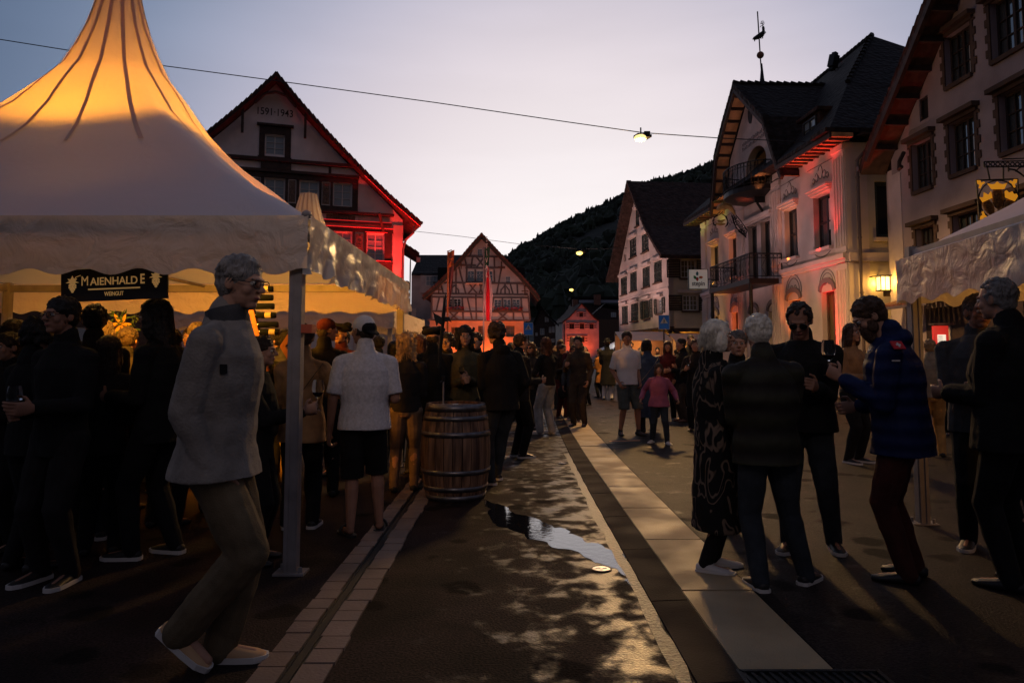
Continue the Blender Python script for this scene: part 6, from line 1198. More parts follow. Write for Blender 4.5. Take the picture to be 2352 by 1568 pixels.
    if hood: b.ell(T(0, -.048, .825), V(.052, .030, .036), Rt, 12, 8)
    t_ = blob(b, 'jacket' if sleeve != 'short' else 'shirt', top, body, vox, 3, .022 * soft if s > 60 else 0)
    # ---- lower garment
    b = MB(); b.ell(V(0, 0, .505), V(.092 * (.5 + .5 * bulk), .070 * (.4 + .6 * bulk), .055), None, 14, 8)
    for i, (hip, kn, ank, an, lz) in J.items():
        if legw == 'shorts': b.loft([(hip + V(0, 0, .03), V(.04, 0, 0), V(0, .045, 0)), (hip, V(.058, 0, 0), V(0, .064, 0)), (hip.lerp(kn, .5), V(.057, 0, 0), V(0, .060, 0)), (kn + V(0, 0, .005), V(.053, 0, 0), V(0, .057, 0)), (kn + V(0, 0, -.012), V(.053, 0, 0), V(0, .057, 0))], 16)
        elif legw == 'skirt': pass
        else:
            f_ = {'trousers': 1.0, 'slim': .86, 'wide': 1.35}[legw]; b.cap(hip, .060 * h, kn, .044 * h * (.6 + .4 * f_), 12); b.cap(kn, .044 * h * (.6 + .4 * f_), ank + V(0, -.004, -.010), .031 * h * f_, 12)
    if legw == 'skirt': b.loft([(V(0, 0, .53), V(.085, 0, 0), V(0, .065, 0)), (V(0, 0, .3), V(.11, 0, 0), V(0, .09, 0)), (V(0, 0, .24), V(.115, 0, 0), V(0, .095, 0))], 16)
    blob(b, {'shorts': 'shorts', 'skirt': 'skirt'}.get(legw, 'trousers'), bottom, body, vox, 3, .020 * soft if s > 60 else 0)
    # ---- shoes
    if shoe:
        for i, (hip, kn, ank, an, lz) in J.items():
            d = Vector((math.sin(R(-an)), math.cos(R(an)), 0)); up = Vector((0, 0, 1)); 
            if lz > .03: d = (d + Vector((0, 0, -min(1.2, lz * 12)))).normalized(); up = (up - d * up.dot(d)).normalized()
            sd_ = d.cross(up); a0 = ank - up * .034 * h; b = MB()
            b.loft([(a0 + d * y * h + up * z * h, sd_ * w * h, up * t2 * h) for y, z, w, t2 in ((-.040, .012, .012, .012), (-.030, .012, .021, .020), (0, .014, .024, .024), (.045, .008, .027, .017), (.085, .004, .027, .012), (.108, .002, .014, .008))], 14)
            b.cap(ank - up * .02 * h, .024 * h, ank + up * .012 * h, .023 * h, 10)
            so = blob(b, 'shoe', shoe, body, max(.006, vox * .8) if s > 100 else vox, 2)
            if sole and s > 90:
                b = MB(); pl = [(-.043, .010), (-.036, .022), (0, .0255), (.045, .029), (.085, .029), (.110, .015), (.114, .004)]; k = len(pl); ring = [(y, w) for y, w in pl] + [(y, -w) for y, w in reversed(pl)]; m_ = len(ring)
                for zz in (-.0075, .0065): b.v += [a0 + d * y * h + sd_ * w * h + up * zz * h for y, w in ring]
                b.f = [tuple(reversed(range(m_))), tuple(range(m_, 2 * m_))] + [(j, (j + 1) % m_, m_ + (j + 1) % m_, m_ + j) for j in range(m_)]; b.build('sole', sole, so, smooth=False)
    # ---- hair
    b = MB(); hm = hcol; rnd = random.Random(hash(key) % 999 if False else sum(map(ord, key))); hd = .010; nm_ = 'hair'
    def cap_(k=1.0, dy=0, dz=0): he(b, (0, -.009 + dy, .0215 + dz), (.0485 * k, .0565 * k, .0505 * k), 16, 10); he(b, (0, -.022, .0), (.0465, .044, .044), 14, 8)
    if s > 100 and hair in ('short', 'receding', 'bob', 'bun', 'long'):
        for i in range(110):
            a = rnd.uniform(0, 6.28); e_ = math.asin(rnd.uniform(-.25, 1)); y_ = -.009 + .0545 * math.cos(a) * math.cos(e_); z_ = .0215 + .050 * math.sin(e_)
            if y_ > .025 and z_ < .045: continue
            he(b, (.0475 * math.sin(a) * math.cos(e_), y_, z_), (.0065, .008, .0065), 7, 5)
    if hair == 'short': cap_(); he(b, (0, -.030, -.012), (.038, .028, .034)); [he(b, (q * .038, -.006, .004), (.008, .018, .022)) for q in (-1, 1)]
    elif hair == 'receding': he(b, (0, -.019, .018), (.0475, .048, .0500)); he(b, (0, -.030, -.014), (.039, .028, .034)); [he(b, (q * .040, -.006, .0), (.007, .018, .022)) for q in (-1, 1)]
    elif hair == 'bob': cap_(1.06); he(b, (0, -.018, -.022), (.054, .044, .052), 16, 10); [he(b, (q * .044, .008, -.020), (.016, .028, .045)) for q in (-1, 1)]; he(b, (0, .026, .048), (.034, .022, .016))
    elif hair in ('long', 'wavy'):
        cap_(1.05); zl = -.03 - hairlen * .22; b.loft([(HD(0, -.02, .03), hr @ V(.047, 0, 0), hr @ V(0, .045, 0)), (HD(0, -.026, -.03), hr @ V(.054, 0, 0), hr @ V(0, .040, 0)), (HD(0, -.034, -.09) - V(0, 0, .0), hr @ V(.058, 0, 0), hr @ V(0, .034, 0)), (HD(0, -.048, zl), hr @ V(.046, 0, 0), hr @ V(0, .024, 0)), (HD(0, -.05, zl - .03), hr @ V(.02, 0, 0), hr @ V(0, .012, 0))], 16)
        [he(b, (q * .044, .004, -.035), (.016, .026, .060)) for q in (-1, 1)]; hd = .02
        if hair == 'wavy':
            for i in range(90): a = rnd.uniform(-2.8, 2.8); z = rnd.uniform(zl, .05); r = .050 + .006 * rnd.random(); he(b, (math.sin(a) * r * 1.08, -.02 - abs(math.cos(a * .5)) * .032, z), (.012, .012, .014), 8, 5)
    elif hair == 'curly':
        cap_(1.05)
        for i in range(70):
            a = rnd.uniform(0, 6.28); z = rnd.uniform(-.03, .066); r = .05 * math.sqrt(max(.05, 1 - (max(0, z) / .075) ** 2)); y = -.012 + r * math.cos(a)
            if y > .022 and z < .03: continue
            he(b, (r * math.sin(a), y, z), (.014, .014, .014), 8, 5)
        hd = .02
    elif hair == 'bun': cap_(); he(b, (0, -.060, .030), (.020, .020, .020)); he(b, (0, -.028, -.010), (.040, .03, .035))
    elif hair == 'cap':
        he(b, (0, -.030, -.014), (.041, .030, .036)); [he(b, (q * .040, -.008, -.002), (.007, .018, .022)) for q in (-1, 1)]
        c = MB(); c.ell(HD(0, -.010, .022), V(.050, .057, .050), hr, 16, 10); blob(c, 'cap_crown', hatcol[0], body, vox * .8, 2)
        c = MB(); c.ell(HD(0, -.045, .008), V(.043, .028, .036), hr, 14, 8); c.ell(HD(0, -.070, -.012), V(.036, .030, .007), hr @ Matrix.Rotation(R(28), 3, 'X'), 14, 6) if len(hatcol) > 1 else None; blob(c, 'cap_peak', hatcol[-1], body, vox * .8, 2)
    elif hair == 'peak':
        he(b, (0, -.030, -.014), (.041, .030, .036)); c = MB(); c.ell(HD(0, -.008, .024), V(.050, .056, .046), hr, 16, 10); c.ell(HD(0, .062, .016), V(.034, .030, .006), hr @ Matrix.Rotation(R(-12), 3, 'X'), 14, 6); blob(c, 'cap', hatcol[0], body, vox * .8, 2)
    elif hair == 'beret': he(b, (0, -.028, -.012), (.042, .032, .036)); c = MB(); c.ell(HD(0, -.006, .042), V(.082, .085, .030), hr @ Matrix.Rotation(R(-8), 3, 'Y'), 18, 8); c.ell(HD(0, -.004, .024), V(.050, .056, .024), hr, 16, 8); [c.ell(HD(q * .045, -.02, .060), V(.030, .03, .018), hr, 10, 6) for q in (-1, 1)]; blob(c, 'beret', 'c_black', body, vox, 2, .02)
    elif hair == 'hat': he(b, (0, -.028, -.012), (.042, .032, .036)); c = MB(); c.ell(HD(0, -.002, .028), V(.105, .110, .010), hr, 20, 6); c.ell(HD(0, -.004, .055), V(.052, .058, .038), hr, 16, 8); blob(c, 'hat', 'c_black', body, vox * .8, 2)
    elif hair == 'hooded': c = MB(); c.ell(HD(0, -.014, .006), V(.060, .066, .074), hr, 16, 10); c.ell(HD(0, -.03, -.05), V(.062, .050, .04), hr, 14, 8); blob(c, 'hood', top, body, vox, 2, .012); cap_(.95, -.004)
    elif hair == 'bald': he(b, (0, -.034, -.010), (.036, .026, .030))
    sm_ = None
    if s > 120 and hair not in ('hat', 'hooded', 'beret'):
        sm_ = MB(); cc = Vector((0, -.009, .016)); rr_ = Vector((.050, .057, .056)) * (1.06 if hair in ('bob', 'long', 'wavy', 'curly') else 1); N_ = {'bald': 60, 'cap': 140, 'peak': 140}.get(hair, 620)
        for i in range(N_):
            a = rnd.uniform(0, 6.28); e_ = math.asin(rnd.uniform(-.75, 1)); d0 = Vector((math.sin(a) * math.cos(e_), math.cos(a) * math.cos(e_), math.sin(e_)))
            if d0.y > .45 and d0.z < .55: continue
            if hair in ('cap', 'peak', 'bald') and d0.z > -.1: continue
            if hair == 'receding' and d0.y > .2: continue
            if abs(d0.x) > .8 and d0.z < -.1 and hair in ('short', 'receding', 'cap', 'peak') and d0.y > -.3: continue
            fl_ = Vector((rnd.uniform(-.3, .3), -.35 + rnd.uniform(-.25, .25), -.9)) if hair not in ('curly', 'wavy') else Vector((rnd.uniform(-1, 1), rnd.uniform(-1, 1), rnd.uniform(-1, .6)))
            L__ = rnd.uniform(.25, .6); lift = rnd.uniform(.0, .07); pts = []
            for u in (0, .5, 1): d_ = (d0 + fl_ * u * L__ * (.6 if d0.z > -.3 else .3)).normalized(); pts.append(HD(*(cc + Vector((d_.x * rr_.x, d_.y * rr_.y, d_.z * rr_.z)) * (.985 + lift * u)))) 
            if hair in ('long', 'bob', 'wavy') and d0.z < .2 and d0.y < .5:
                ln_ = {'long': .05 + .2 * hairlen, 'wavy': .05 + .2 * hairlen, 'bob': .045}[hair] * rnd.uniform(.4, 1.05); q0 = pts[-1]; wv_ = .006 * h if hair == 'wavy' else .0015 * h; pts += [q0 + V(0, 0, -ln_ * k_ / 4) + Vector((rnd.uniform(-wv_, wv_), rnd.uniform(-wv_, wv_) - .012 * h * k_ / 4, 0)) for k_ in (1, 2, 3, 4)]
            sm_.tube(pts, [.0013 * h] * (len(pts) - 1) + [.0004 * h], 3, caps=False)
    if b.v: b.strands = sm_; ho_ = blob(b, 'hair', hm, body, max(vox * .85, .0068), 1, hd if s > 60 else 0, tex_hair)
    if beard: c = MB(); he(c, (0, .034, -.046), (.030, .026, .024 + .02 * (beard == 'long'))); he(c, (0, .030, -.062 if beard == 'long' else -.05), (.022, .022, .022)); [he(c, (q * .030, .016, -.028), (.012, .020, .026)) for q in (-1, 1)]; blob(c, 'beard', hcol, body, vox * .8, 1, .012, tex_hair)
    if s > 100:
        for q in (-1, 1):
            e = MB(); he(e, (q * .0165, .0445, .0035), (.0078, .0078, .0062), 10, 7); eo = e.build('eye', 'eye_white', body, smooth=True); e = MB(); he(e, (q * .0165, .0508, .0035), (.0036, .0026, .0036), 10, 6); e.build('iris', 'eye_dark', eo, smooth=True)
            e = MB(); e.cap(HD(q * .008, .0535, .0135), .0018 * h, HD(q * .027, .047, .0145), .0013 * h, 6); e.build('eyebrow', hcol, body)
        e = MB(); he(e, (0, .0515, -.0315), (.0115, .0052, .0042), 10, 6); e.build('lips', 'lip', body, smooth=True)
    if glasses:
        e = MB()
        for q in (-1, 1): e.tube([HD(q * .0185 + .0145 * math.cos(a), .060 - abs(math.cos(a)) * .002, .002 + .0115 * math.sin(a)) for a in [6.283 * j / 12 for j in range(13)]], .0011 * h, 5, caps=False); e.tube([HD(q * .033, .057, .005), HD(q * .045, .030, .006), HD(q * .045, -.004, .004)], .0011 * h, 5)
        e.tube([HD(-.005, .061, .004), HD(.005, .061, .004)], .0011 * h, 5); e.build('glasses', 'glasses', body)
        if glasses == 'dark': e = MB(); [e.ell(HD(q * .0185, .059, .002), V(.014, .002, .011), hr, 10, 6) for q in (-1, 1)]; e.build('lens', 'eye_dark', body)
    M4 = Matrix.Translation((g.x, g.y, 0)) @ Matrix.Rotation(R(face), 4, 'Z')
    PEOPLE[key] = dict(o=body, h=h, g=g, T=T, HD=HD, hr=hr, Rt=Rt, A=A, J=J, hands={k_: M4 @ v for k_, v in hands.items()}, M=M4, vox=vox, s=s, V=V)
    return body
mat('clear_glass', (.9, .9, .9), .03, trans=1, ior=1.2, spec=.8); mat('red_wine', (.10, .004, .008), .1, spec=.6); mat('white_wine', (.4, .3, .08), .1, spec=.6)
def wine_glass(p, label, wine='red_wine', fill=.35, sc=1.0, group='wine glasses in the guests\' hands'):
    """p: point on the stem where the fingers hold it"""
    p = Vector(p); b = p - Vector((0, 0, .065 * sc)); s = thing('wine_glass', label, 'wine glass', b, group)
    mb = MB(); mb.lathe(b, [(.034 * sc, 0), (.030 * sc, .003 * sc), (.005 * sc, .008 * sc), (.004 * sc, .085 * sc), (.012 * sc, .092 * sc), (.034 * sc, .118 * sc), (.042 * sc, .150 * sc), (.038 * sc, .190 * sc), (.032 * sc, .215 * sc)], 20, caps=False); mb.build('glass', 'clear_glass', s, smooth=True)
    mb = MB(); z1 = .105 + .05 * fill; mb.lathe(b, [(.008 * sc, .097 * sc), (.030 * sc, .118 * sc), ((.034 + .006 * fill) * sc, z1 * sc + .01)], 18); mb.build('wine', wine, s, smooth=True)
# ================================================================ THE CROWD
# --- left group
person('walker', 483, 1530, 583, -90, 'person walking past in grey fleece jacket, khaki trousers and tan shoes, hand in pocket', 'c_grey_fleece', 'c_khaki', 'short', 'hair_grey', head=(-14, -4), la=(.12, -.02, .50), curl=1.7, ra=(.092, .028, .478),
       legs=((-.035, .012, .0, 4), (.035, -.055, .062, -2)), lean=.06, bulk=1.2, hem=.455, flare=1.12, shoe='shoe_tan', sole='sole_white', glasses=True, soft=1.1, legw='wide')
person('left_glasses', 125, 1335, 680, 168, 'person in black with glasses looking to the camera at far left, hands joined', 'c_black', 'c_black2', 'short', 'hair_black', 'skin_tan', head=(-8, 0), la=ARM['front'], ra=(.02, .15, .60), glasses=True, hem=.44, shoe='shoe_black', sole='sole_white', bulk=.98, woman=True)
person('left_back', 196, 1240, 697, 25, 'person with short black hair seen from behind below the winery sign', 'c_black2', 'c_denim_dark', 'short', 'hair_black', head=(10, 0), la='front', ra='front', sole='sole_white')
person('left_edge', 52, 1310, 728, -20, 'person in black with bushy black hair cut by the left edge, back turned', 'c_black', 'c_black', 'curly', 'hair_black', la='front', ra='down', woman=True)
person('far_left_edge', 4, 1262, 762, 160, 'person with dark hair half hidden at the extreme left edge of the picture', 'c_black2', 'c_black', 'short', 'hair_dark', la='front')
person('left_profile', 352, 1278, 684, 82, 'person in black with long dark hair and glasses in profile beside the winery sign', 'c_black', 'c_black', 'long', 'hair_black', 'skin_tan', head=(8, -6), la='front', ra='down', glasses=True, hairlen=.45, hem=.44, sole='sole_white', legs=((-.05, .06, 0, 8), (.06, -.05, 0, -8)))
person('bar_guest', 272, 1130, 742, 20, 'person with short dark hair at the bar inside the large tent', 'c_brown', 'c_black', 'short', 'hair_dark', ra='glass', la='front')
person('bartender', 430, 1085, 752, 175, 'bartender in dark shirt behind the counter inside the tent', 'c_black2', 'c_black', 'short', 'hair_dark', la='front', ra='front')
person('hidden_drinker', 580, 1290, 770, -88, 'person mostly hidden behind the walking person, holding a wine glass out', 'c_black', 'c_black', 'short', 'hair_dark', la=(.04, .20, .655), ra=(.05, .21, .665), curl=1.1)
person('trench', 688, 1212, 742, 8, 'person in beige trench coat with shoulder bag, back turned, behind the tent post', 'c_trench', 'c_black', 'short', 'hair_brown', la='front', ra=(.19, .02, .66), woman=True, hem=.42, flare=1.12, bulk=1.1, sole='sole_white', soft=1.3)
person('red_cap', 738, 1140, 728, 12, 'person in dark clothes with a reddish peaked cap behind the tent post', 'c_black2', 'c_black', 'peak', 'hair_dark', head=(-60, 0), hatcol=['c_maroon'], la='front', ra='front')
person('back_hat', 778, 1090, 738, 170, 'person with a dark floppy hat in the tent, left of the backwards cap', 'c_maroon', 'c_black', 'beret', 'hair_dark', ra='glass', la='glass')
person('polo', 833, 1226, 722, 12, 'person in white polo shirt, black shorts and sandals with cap worn backwards', 'c_polo', 'c_black', 'cap', 'hair_dark', 'skin_tan', head=(42, -2), la=(.155, .02, .47), ra=(.10, .13, .62), sleeve='short', legw='shorts', shoe=None, bulk=1.2, hem=.475, flare=1.02, hatcol=['c_white', 'c_black'],
       legs=((-.055, -.03, 0, 25), (.075, .045, 0, -10)), curl=.9, soft=.8)
person('curly_blond', 930, 1128, 762, 5, 'person with long curly blond hair, black jacket and beige jeans seen from behind', 'c_black2', 'c_beige', 'wavy', 'hair_blond', la='front', ra='front', woman=True, hem=.50, legw='slim', hairlen=.42, shoe='shoe_black', legs=((-.07, -.02, 0, 8), (.055, .02, 0, -8)))
person('auburn', 958, 1085, 768, -12, 'person with long auburn hair just behind the curly blond hair', 'c_black', 'c_black', 'long', 'hair_red', la='front', woman=True, hairlen=.9)
person('beret_guard', 992, 1098, 745, -8, 'person in black costume with wide beret and red collar holding a halberd', 'c_black', 'c_black', 'beret', 'hair_dark', la='front', ra='front', bulk=1.12, hem=.40)
person('facing_woman', 1066, 1098, 746, 184, 'person with dark curly hair and olive jacket facing the camera behind the barrel', 'c_olive', 'c_black', 'wavy', 'hair_black', head=(4, -3), la=(.02, .140, .650), ra=(.015, .150, .635), woman=True, hairlen=.30, hem=.46, curl=1.0, soft=.8)
person('curly_back', 1150, 1112, 738, 28, 'person in black hooded jacket and jeans with curly hair, back turned, right of barrel', 'c_black', 'c_denim', 'curly', 'hair_dark', head=(20, -4), la='front', ra=(.13, .06, .52), bulk=1.22, hem=.455, hood=True, shoe='shoe_black', sole='sole_white', lean=.0, legs=((-.06, .02, 0, 30), (.04, .14, 0, 20)), tilt=-.04)
person('side_glasses', 1192, 1050, 765, -60, 'person with short hair and glasses looking right, behind the black hooded jacket', 'c_black2', 'c_black', 'short', 'hair_dark', glasses=True, la='down', ra='front', shoe='shoe_black', sole='sole_white', bulk=1.1)
person('sunglass_woman', 1222, 985, 785, 150, 'person with brown hair and sunglasses left of the light jeans', 'c_brown', 'c_black', 'long', 'hair_brown', glasses='dark', woman=True, la='glass', ra='front', hairlen=.4)
person('light_jeans', 1257, 996, 774, 42, 'person with long straight hair in black jacket and pale wide jeans', 'c_black', 'c_denim_light', 'long', 'hair_red', la='glass', ra='front', woman=True, legw='wide', hem=.50, shoe='shoe_white', sole='sole_white', hairlen=.7, legs=((-.07, .04, 0, 30), (.05, -.02, 0, 10)))
person('smiling', 1291, 960, 790, -150, 'person with pulled-back dark hair looking right, just behind the light jeans', 'c_black2', 'c_maroon', 'bun', 'hair_dark', 'skin_tan', woman=True, la='front', ra='glass')
person('sunglass_man', 1321, 968, 791, 176, 'person in brown trousers and dark glasses walking toward the camera on pale strip', 'c_grey', 'c_brown', 'short', 'hair_dark', 'skin_tan', head=(0, 4), glasses='dark', la='glass', ra='down', shoe='shoe_black', sole='sole_white', legs=((-.05, .14, 0, 5), (.075, -.14, .02, -8)), bulk=1.08)
person('hooded', 1350, 930, 808, 120, 'person in a pale sand jacket with the hood up far down the strip', 'c_sand', 'c_black', 'hooded', 'hair_brown', la='front', ra='front', woman=True)
person('grey_curl', 1343, 905, 795, 200, 'person with curly grey hair above the pale hood', 'c_black', 'c_black', 'curly', 'hair_grey')
person('black_hat', 1396, 918, 775, -10, 'person in long black coat, black brimmed hat and white stockings', 'c_black', 'c_white', 'hat', 'hair_dark', la='front', ra='down', hem=.24, flare=1.18, bulk=1.05, shoe='shoe_black')
person('orange_coat', 1379, 913, 800, 40, 'person in a rust orange coat partly hidden behind the long black coat', 'c_orange', 'c_black', 'short', 'hair_dark', la='front', hem=.3)
# --- middle right
person('white_tee', 1442, 999, 760, -166, 'person in white t-shirt and grey shorts with hands in pockets', 'c_white', 'c_shortgrey', 'short', 'hair_dark', 'skin_tan', head=(-22, -2), la=(.11, .05, .515), ra=(.11, .05, .515), sleeve='short', legw='shorts', shoe='shoe_black', hem=.485, legs=((-.10, .03, 0, 12), (.075, .0, 0, -14)), bulk=1.1, soft=.7)
person('blue_dress', 1489, 992, 779, 12, 'person with black hair in long blue-grey dress with pale cross strap', 'c_bluegrey', 'c_denim_dark', 'bob', 'hair_black', la='front', ra='front', woman=True, hem=.16, flare=1.05, bulk=1.15, sleeve='long')
person('girl', 1515, 1018, 834, 172, 'small child in pink fleece jacket and jeans walking toward the camera', 'c_pink', 'c_denim', 'long', 'hair_brown', head=(4, 0), hairlen=.25, la=(.22, .06, .56), ra=(.22, .02, .56), bulk=1.25, hem=.46, flare=1.1, shoe='shoe_white', sole='sole_white', legs=((-.09, .08, 0, 20), (.09, -.06, 0, -25)), woman=True)
person('maroon', 1536, 965, 782, 170, 'smiling person in maroon with long brown hair right of the blue-grey dress', 'c_maroon', 'c_black', 'long', 'hair_brown', woman=True, hairlen=.4, la='glass', ra='front', glasses=False)
person('dark_man', 1571, 968, 776, 100, 'person in black jacket with short dark hair in profile left of the white-haired pair', 'c_black', 'c_brown', 'short', 'hair_dark', la='front', ra='pocket', shoe='shoe_brown', bulk=1.1)
person('glass_girl', 1601, 990, 778, 160, 'person with dark hair tied back holding a drink, directly left of the white bob', 'c_black2', 'c_black', 'bun', 'hair_brown', woman=True, la='glass', ra='glass', curl=1.0)
person('small_far_man', 1589, 940, 768, 170, 'person whose head rises behind the group left of the white bob', 'c_black', 'c_black', 'short', 'hair_dark')
# --- right group
person('white_bob', 1648, 1308, 733, -92, 'person with a white bob in a long black coat patterned in cream, white sneakers', 'c_pattern', 'c_black', 'bob', 'hair_white', head=(-8, 2), la='front', ra='front', woman=True, hem=.165, flare=1.02, bulk=1.12, shoe='shoe_white', sole='sole_white', legs=((-.045, .0, 0, -2), (.045, -.055, 0, -20)), soft=1.2, legw='slim')
person('grey_between', 1702, 1215, 757, 170, 'person with grey hair whose head shows between the white bob and the quilted vest', 'c_black', 'c_black', 'short', 'hair_darkgrey', la='front')
person('vest', 1768, 1350, 718, 6, 'person with short white hair in dark quilted vest and jeans, back turned', 'c_vest_quilt', 'c_denim', 'short', 'hair_white', head=(-12, -4), la='front', ra='front', bulk=1.28, hem=.45, shoe='shoe_black', sole='sole_white', legs=((-.045, -.02, 0, 2), (.155, .03, 0, -52)), hood=False, tilt=-.03, sleeve='long')
person('glasses_man', 1855, 1262, 688, 158, 'person in black jacket with dark glasses looking down at a glass', 'c_black', 'c_denim', 'receding', 'hair_dark', 'skin_tan', head=(-6, -24), la=(.05, .15, .66), ra=(.10, .14, .64), bulk=1.28, glasses='dark', hem=.47, curl=1.1, shoe='shoe_black', sole='sole_white', lean=.08, legs=((-.10, -.04, 0, 10), (.07, .03, 0, -14)))
person('beige_back', 1962, 1062, 742, -150, 'person in a tan top and black trousers behind the raised wine glass', 'c_trench', 'c_black', 'long', 'hair_brown', woman=True, la='glass', ra='front', sole='sole_white')
person('blue_jacket', 2085, 1332, 668, 58, 'bearded person in blue down jacket with red cross patch and rust trousers', 'c_blue_quilt', 'c_redbrown', 'short', 'hair_brown', head=(22, -26), la=(.085, .150, .70), ra=(.06, .13, .60), beard='long', bulk=1.30, hood=True, hem=.43, glasses=True, shoe='shoe_black', lean=.10, curl={'L': 1.1, 'R': .8}, legs=((-.05, .0, 0, 5), (.07, -.02, 0, -5)), flare=1.0, topkw=None, soft=1.2)
person('yellow_back', 2146, 1048, 778, -20, 'person in a yellow and beige top behind the blue jacket', 'c_sand', 'c_yellow', 'short', 'hair_blond', woman=True, la='front', ra='front', hem=.5)
person('right_grey', 2268, 1262, 674, 148, 'person with short grey hair and grey collar facing left beside the right tent', 'c_grey', 'c_black', 'short', 'hair_darkgrey', 'skin_tan', head=(20, -4), la='front', ra='front', bulk=1.15, shoe='shoe_black', sole='sole_white')
person('right_edge', 2345, 1352, 634, 30, 'large person in black with thin grey hair at the right edge, back turned', 'c_black', 'c_black', 'receding', 'hair_grey', head=(0, -6), la='front', ra='down', bulk=1.45, hem=.44, hood=False)
person('edge_low', 2352, 1190, 770, 100, 'person in dark grey crouching low behind the large person at the right edge', 'c_grey', 'c_black', 'short', 'hair_dark', la='front', H=1.35)
person('tent_right_a', 2192, 1000, 800, 160, 'person with dark hair seated-height beside the red menu case', 'c_black2', 'c_black', 'short', 'hair_dark')
# --- glasses in hands
def P_(k, s_='R', dz=.03, f=0): v = PEOPLE[k]['hands'][s_]; return (v.x, v.y, v.z + dz)
wine_glass(P_('hidden_drinker'), 'wine glass with red wine held out between the walking person and the tent post', fill=.3)
wine_glass(P_('blue_jacket', 'L', .02), 'wine glass with red wine held up by the person in the blue jacket', fill=.25, sc=1.1)
wine_glass(P_('glasses_man', 'R', .03), 'wine glass held low by the person in dark glasses', 'white_wine')
wine_glass(P_('glass_girl', 'R', .03), 'wine glass held by the person left of the white bob', 'white_wine')
wine_glass(P_('back_hat', 'R', .03), 'wine glass raised inside the tent beside the backwards cap', 'white_wine')
wine_glass(P_('left_glasses', 'R', .02), 'wine glass in the hands of the person in black at the far left')
wine_glass(P_('facing_woman', 'L', .0), 'small glass in the clasped hands of the person behind the barrel', 'white_wine', sc=.7)
# --- extras worn by people
def local_part(key, name, m, fn, smooth=False, parent=None):
    d = PEOPLE[key]; mb = MB(); fn(mb, d); return mb.build(name, m, parent or d['o'], smooth=smooth)
def strap(a, b, key, m, w=.03, d_=.0, nm='strap'):
    d = PEOPLE[key]; pts = []
    def f(mb, d):
        n = 14
        for i in range(n + 1):
            u = i / n; x = a[0] + (b[0] - a[0]) * u; z = a[1] + (b[1] - a[1]) * u; y = -(.088 * math.sqrt(max(0.12, 1 - (x / .135) ** 2)) + .012 + d_); c = d['T'](x, y, z); sd = Vector((.6, 0, .8)) * w * .5; mb.v += [c - sd, c + sd]
        for i in range(n): k = i * 2; mb.f.append((k, k + 1, k + 3, k + 2))
    o = local_part(key, nm, m, f, True); q = o.modifiers.new('t', 'SOLIDIFY'); q.thickness = .006; return o
strap((.10, .80), (-.085, .53), 'trench', 'c_brown', .03)
strap((.085, .80), (-.10, .56), 'blue_dress', 'c_sand', .05, .012)
def bag(mb, d): c = d['V'](-.125, -.07, .50); mb.ell(c, (.05, .07, .09), None, 14, 8)
o = local_part('trench', 'shoulder_bag', 'c_brown', bag, True)
d = PEOPLE['side_glasses']; c = d['M'] @ d['T'](0, -.12, .68)
mb = MB(); mb.ell(c, (.17, .14, .24), None, 14, 9); mb.ell(c + Vector((0, 0, -.12)), (.18, .15, .18), None, 14, 8); tag(mb.build('backpack', 'c_black2', loc=c, smooth=True), 'black backpack hanging low on the person with glasses behind the curly-haired back', 'backpack')
d = PEOPLE['sunglass_man']; c = d['M'] @ d['V'](.16, .0, .38); mb = MB(); mb.ell(c, (.11, .07, .14), None, 12, 8); mb.tube([c + Vector((-.03, 0, .1)), c + Vector((-.01, 0, .28))], .01, 5); tag(mb.build('carry_bag', 'c_black2', loc=c, smooth=True), 'black bag swinging beside the walking person in dark glasses', 'bag')
# jacket patches of the blue jacket
mat('patch_red', (.55, .02, .03), .7); mat('patch_white', (.65, .6, .6), .7)
d = PEOPLE['blue_jacket']; hh = d['h']
fc = Matrix.Rotation(R(58), 3, 'Z').inverted(); view = (fc @ (CAM - d['g']).normalized()); view.z = 0; view.normalize(); sx_ = Vector((0, 0, 1)).cross(view).normalized()
def at_px(px, py, off):                                  # point on the jacket's camera-side surface, in the person's own frame
    r = ray(px, py); t_ = (Vector(d['g']) - CAM).dot(Vector((0, 1, 0))) / r.y; w_ = CAM + r * t_; l_ = d['M'].inverted() @ w_; ax_ = d['T'](0, 0, .75); rad = off; rel = (l_ - ax_).dot(sx_); return ax_ + sx_ * rel + view * rad + Vector((0, 0, l_.z - ax_.z))
pc = at_px(2066, 787, .200)
def ppoly(name, m_, c, w, h_, o_): mb = MB(); mb.hexa([c + sx_ * x * w + Vector((0, 0, z * h_)) + view * y for y in (o_, o_ + .004) for x, z in ((-.5, -.5), (-.5, .5), (.5, .5), (.5, -.5))]); return mb.build(name, m_, d['o'])
PATCH = (pc, ppoly, at_px)
# --- walker's stand collar and zip
def collar_(mb, d):
    for i, (z, r) in enumerate(((.822, .056), (.846, .050), (.866, .053), (.866, .049), (.846, .046))):
        c = d['T'](0, -.004, z); n = 20; k = len(mb.v); mb.v += [c + Vector((r * d['h'] * math.cos(6.283 * j / n), r * d['h'] * math.sin(6.283 * j / n), .012 * d['h'] * math.cos(6.283 * j / n - 1.57))) for j in range(n)]
        if i: mb.f += [(k - n + j, k - n + (j + 1) % n, k + (j + 1) % n, k + j) for j in range(n)]
local_part('walker', 'collar', 'c_grey', collar_, True)
